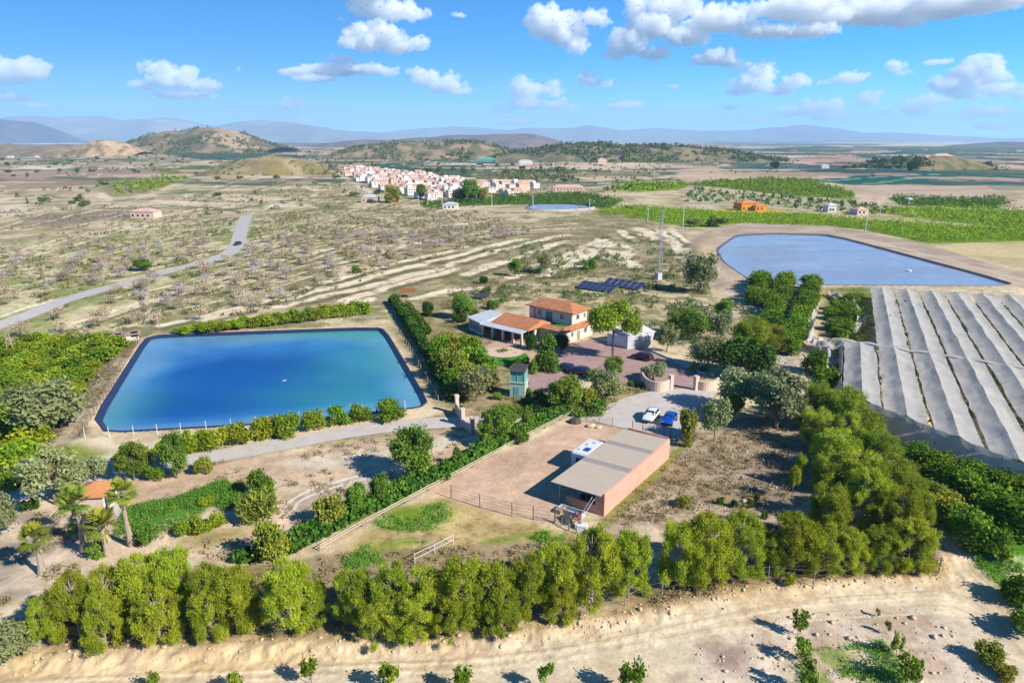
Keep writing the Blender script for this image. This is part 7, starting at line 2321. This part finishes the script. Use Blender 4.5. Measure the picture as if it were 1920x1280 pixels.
fan_palm(158, 1034, 945, 58, 'thick-trunked palm in front of the orange-roofed hut', -.3)
fan_palm(203, 1041, 985, 60, 'shorter palm between the hut palm and the tallest palm')
fan_palm(248, 1022, 922, 52, 'tallest palm at the corner of the green patch', -.4)
fan_palm(79, 1075, 1010, 52, 'slim palm standing apart on the far left')
fan_palm(143, 1012, 990, 24, 'small young palm behind the thick-trunked palm', 0, 16)


# ------------------------------------------------------------ village and scattered farms
def house_mesh(w, d, h, roof, wall, two=False, seed=0):
    r = random.Random(seed)
    q = MB(); q.m = 0
    q.box(-w / 2, w / 2, -d / 2, d / 2, -2, h)
    if two: q.box(w / 2 + .002, w / 2 + 4, -d / 2 + .6, d / 2 - .8, -2, h * .6)
    q.m = 1
    if roof == 'gable':
        e = .35
        q.add([(-w / 2 - e, -d / 2 - e, h + .01), (w / 2 + e, -d / 2 - e, h + .01), (w / 2 + e, d / 2 + e, h + .01), (-w / 2 - e, d / 2 + e, h + .01), (-w / 2 - e, 0, h + d * .24), (w / 2 + e, 0, h + d * .24)], [(0, 1, 5, 4), (2, 3, 4, 5), (1, 2, 5), (3, 0, 4), (3, 2, 1, 0)])
    elif roof == 'hip':
        hip_roof(q, -w / 2 - .3, w / 2 + .3, -d / 2 - .3, d / 2 + .3, h + .01, d * .22)
    else:
        q.box(-w / 2 + .3, w / 2 - .3, -d / 2 + .3, d / 2 - .3, h + .002, h + .06)
        q.m = 0
        q.box(-w / 4, w / 4, 0, d / 2 - .4, h + .062, h + 2.4)
    if two:
        q.m = 1; q.box(w / 2 + .004, w / 2 + 4.2, -d / 2 + .5, d / 2 - .7, h * .6 + .002, h * .6 + .2)
    q.m = 2
    for lvl in range(max(1, int(h // 2.8))):
        z = .9 + lvl * 2.8
        for k in range(int(w // 2.4)):
            x = -w / 2 + 1.0 + k * 2.4
            q.box(x, x + 1.0, -d / 2 - .06, -d / 2 - .004, z, z + 1.3)
        for k in range(int(d // 3)):
            y = -d / 2 + 1 + k * 3
            q.box(w / 2 + .004, w / 2 + .06, y, y + 1.0, z, z + 1.3) if not two else None
            q.box(-w / 2 - .06, -w / 2 - .004, y, y + 1.0, z, z + 1.3)
    return q.mesh('house', [wall, TILES_V, GLASS])


WALLS_V = [plain('village_white', C(240, 230, 220), .9, .06, .3), plain('village_cream', C(236, 212, 188), .9, .06, .3), plain('village_pink', C(232, 196, 176), .9, .06, .3)]
HM = [house_mesh(9, 7.5, 5.8, 'gable', WALLS_V[0], True, 1), house_mesh(8, 8, 6.2, 'hip', WALLS_V[0], False, 2), house_mesh(10, 7, 5.6, 'flat', WALLS_V[0], True, 3), house_mesh(8.5, 7, 5.6, 'gable', WALLS_V[1], False, 4), house_mesh(9, 8, 3.4, 'hip', WALLS_V[2], True, 5), house_mesh(7.5, 9, 6.4, 'flat', WALLS_V[0], False, 6), house_mesh(11, 7, 5.8, 'gable', WALLS_V[2], False, 7)]
vl = PP([(634, 322), (660, 317), (705, 318), (760, 332), (880, 342), (905, 350), (1000, 349), (1008, 365), (900, 370), (868, 371), (800, 374), (720, 360), (650, 334)])
rv = np.random.default_rng(44)
xs = [p[0] for p in vl]; ys = [p[1] for p in vl]
cxv, cyv = sum(xs) / len(xs), sum(ys) / len(ys)
ga, gb = np.meshgrid(np.arange(-420, 420, 13.5), np.arange(-420, 420, 14.5))
ga = ga.ravel() + rv.normal(0, 1.6, ga.size); gb = gb.ravel() + rv.normal(0, 1.6, gb.size)
an = R(28)
vx = cxv + ga * math.cos(an) - gb * math.sin(an); vy = cyv + ga * math.sin(an) + gb * math.cos(an)
m_ = inside(vl, vx, vy) & (rv.random(len(vx)) > .12)
vx, vy = vx[m_], vy[m_]
od = np.argsort(vy); vx, vy = vx[od][:290], vy[od][:290]
vz = hgt(vx, vy) + .2
for i in range(len(vx)):
    o = link(bpy.data.objects.new('house', HM[int(rv.random() * len(HM))]))
    rise = 6 * (fbm(vx[i:i + 1], vy[i:i + 1], 120, 2, 3)[0] - .3)
    o.location = (vx[i], vy[i], vz[i] + max(-1, rise)); o.rotation_euler.z = an + rv.choice([0, math.pi / 2, math.pi])
    o.scale = (.92, .92, rv.uniform(.45, .74))
    tag(o, 'pale village house with a terracotta roof in the dense cluster', 'house', 'houses of the distant village')


def farm(px, py, w_px, h_m, wall, roof, label, rz=.3, d=8, name='farmhouse', on=None):
    g = G(px, py)
    if on: g = Vector(((px - 960) / FPX * depth(on, 8), on, height_at(on, py)))
    w = w_px * depth(g.y, g.z) / FPX
    t = empty(name, tuple(g), rz, label, 'house')
    q = MB(); q.box(-w / 2, w / 2, -d / 2, d / 2, -4 if on else -1, h_m); q.build('wall', wall, t)
    q = MB(); hip_roof(q, -w / 2 - .3, w / 2 + .3, -d / 2 - .3, d / 2 + .3, h_m + .003, d * .22); q.build('roof', roof, t)
    for k in range(max(2, int(w // 3))):
        q = MB(); x = -w / 2 + 1 + k * (w - 2) / max(2, int(w // 3)); q.box(x, x + 1.1, -d / 2 - .06, -d / 2 - .004, 1, 2.2); q.build('window', GLASS, t)


farm(1398, 394, 34, 4.5, ORANGE_W, TILES_O, 'bright orange house with an orange roof beside the citrus field', .2, 10)
farm(1420, 395, 22, 3.2, ORANGE_W, TILES_O, 'low orange outbuilding right of the orange house', .2, 8, 'outbuilding')
farm(1762, 299, 40, 5, BRICK_W, TILES_V, 'brick farm with terracotta roofs on the green hillock', .15, 14, on=1042)
farm(1735, 300, 18, 4, BRICK_W, TILES_V, 'smaller brick farm building left of the brick farm', .15, 12, on=1040)
farm(275, 408, 46, 3.6, WALL_PINK2, TILES_V, 'long low pale house on the left beside dark bushes', -.1, 8)
farm(985, 309, 26, 6, WALLS_V[0], GREY_SHEET, 'white farm with a pale roof near the wooded ridge', .1, 12)
farm(1128, 306, 16, 6, WALL_PINK2, TILES_V, 'pink farmhouse below the long wooded ridge', .1, 10)
farm(695, 379, 30, 3.5, WALL_PINK2, GREY_SHEET, 'low pale shed before the village', 0, 8)
farm(735, 379, 22, 3, RED_M, RED_M, 'small red-roofed shed before the village', 0, 7, 'shed')
farm(845, 392, 28, 3, WALLS_V[0], GREY_SHEET, 'low white shed below the green field', 0, 7, 'shed')
farm(1555, 397, 16, 4, WALLS_V[0], WHITE, 'small white house among the citrus on the right', 0, 7)
farm(1610, 402, 22, 3, WALL_PINK2, TILES_V, 'low pale farm buildings right of the small white house', .1, 8)
farm(1703, 381, 8, 3, WALLS_V[0], WHITE, 'tiny white pump house at the tan field corner', 0, 5, 'pump_house')
farm(1545, 316, 14, 5, WALLS_V[0], GREY_SHEET, 'white shed at the edge of the teal fields', 0, 8, 'shed')
farm(20, 296, 10, 4, WALLS_V[0], TILES_V, 'white house far out on the left plain', .1, 8)
farm(70, 296, 8, 4, WALLS_V[0], TILES_V, 'second white house far out on the left plain', .4, 8)
farm(1065, 358, 60, 3.2, WALL_PINK2, TILES_V, 'long low pale building at the right end of the village', .05, 9)
farm(910, 303, 36, 5, TEAL, TEAL, 'long teal-green shed beyond the village', .05, 14, 'shed')
farm(220, 640, 18, 1.6, WALL_CREAM, WOOD, 'tan pump house at the left corner of the blue reservoir', .5, 2.6, 'pump_house')
farm(250, 637, 22, 1.5, WALL_CREAM, WOOD, 'second tan pump house at the corner of the blue reservoir', .5, 2.6, 'pump_house')
x, y = P(750, 560)
t = empty('lean_to', (x, y, 0), .2, 'rusty brown lean-to roof at the top of the garden hedges', 'shelter')
q = MB(); q.add([(0, 0, 1.6), (4.2, 0, 1.6), (4.2, 2.2, 2.3), (0, 2.2, 2.3), (0, 0, 1.7), (4.2, 0, 1.7), (4.2, 2.2, 2.4), (0, 2.2, 2.4)], [(3, 2, 1, 0), (4, 5, 6, 7), (0, 1, 5, 4), (1, 2, 6, 5), (2, 3, 7, 6), (3, 0, 4, 7)]); q.build('roof', BROWN_M, t)
for a in (.1, 4.1):
    for b in (.1, 2.1):
        q = MB(); q.tube((a, b, -.3), (a, b, 1.62 + b * .3), .06); q.build('post', WOOD, t)
x, y = P(890, 562)
t = empty('lean_to', (x, y, h1(x, y)), -.5, 'dark sloping shelter behind the round tree at the conservatory', 'shelter')
q = MB(); q.add([(0, 0, .6), (3.6, 0, .6), (3.6, 2.4, 1.9), (0, 2.4, 1.9), (0, 0, .7), (3.6, 0, .7), (3.6, 2.4, 2.0), (0, 2.4, 2.0)], [(3, 2, 1, 0), (4, 5, 6, 7), (0, 1, 5, 4), (1, 2, 6, 5), (2, 3, 7, 6), (3, 0, 4, 7)]); q.build('roof', METAL_D, t)
for a in (.1, 3.5):
    q = MB(); q.tube((a, 2.3, -.3), (a, 2.3, 1.84), .06); q.build('post', WOOD, t)

# ------------------------------------------------------------ loose stones along the cut bank and on the rough ground (stuff)


def stones(name, pts, sizes, label, mat, seed):
    r = np.random.default_rng(seed)
    bm = bmesh.new(); bmesh.ops.create_icosphere(bm, subdivisions=1, radius=1)
    bv = np.array([v.co[:] for v in bm.verts]); bf = np.array([[v.index for v in f.verts] for f in bm.faces]); bm.free()
    n = len(pts)
    z = hgt(pts[:, 0], pts[:, 1])
    sc = sizes[:, None, None] * r.uniform(.6, 1.3, (n, 1, 3)) * r.uniform(.8, 1.2, (n, len(bv), 1))
    v = bv[None] * sc
    v[:, :, 2] *= .7
    v = v + np.stack([pts[:, 0], pts[:, 1], z + sizes * .2], 1)[:, None]
    f = (bf[None] + (np.arange(n) * len(bv))[:, None, None]).reshape(-1, 3)
    tag(link(bpy.data.objects.new(name, mesh_np(name, v.reshape(-1, 3), f, mat))), label, 'stones', None, 'stuff')


rs = np.random.default_rng(8)
bk = np.array(BANK)
k = rs.random(800) * (len(bk) - 8); i = k.astype(int); fr_ = (k - i)[:, None]
bp = bk[i] * (1 - fr_) + bk[i + 1] * fr_ + np.stack([rs.normal(0, .5, 800), rs.normal(-.4, .6, 800)], 1)
stones('stones', bp, rs.gamma(1.5, .035, 800) + .03, 'loose pale stones along the cut bank above the dirt road', ROCKM, 1)
q1 = scatter([(1140, 985), (1260, 900), (1450, 800), (1530, 880), (1440, 980)], 420, 91, 4); q2 = scatter([(1300, 1200), (1500, 1140), (1780, 1130), (1900, 1280), (1300, 1290)], 380, 92); q3 = scatter([(1500, 560), (1540, 548), (1556, 580), (1545, 638), (1520, 640)], 160, 93); q4 = scatter([(960, 745), (1230, 724), (1150, 768), (980, 788)], 240, 94)
qq = np.stack(many(q1, q2, q3, q4), 1)
stones('stones', qq, rs.gamma(1.4, .045, len(qq)) + .03, 'scattered pale stones on the rough ground and in the rockery', ROCKM, 2)
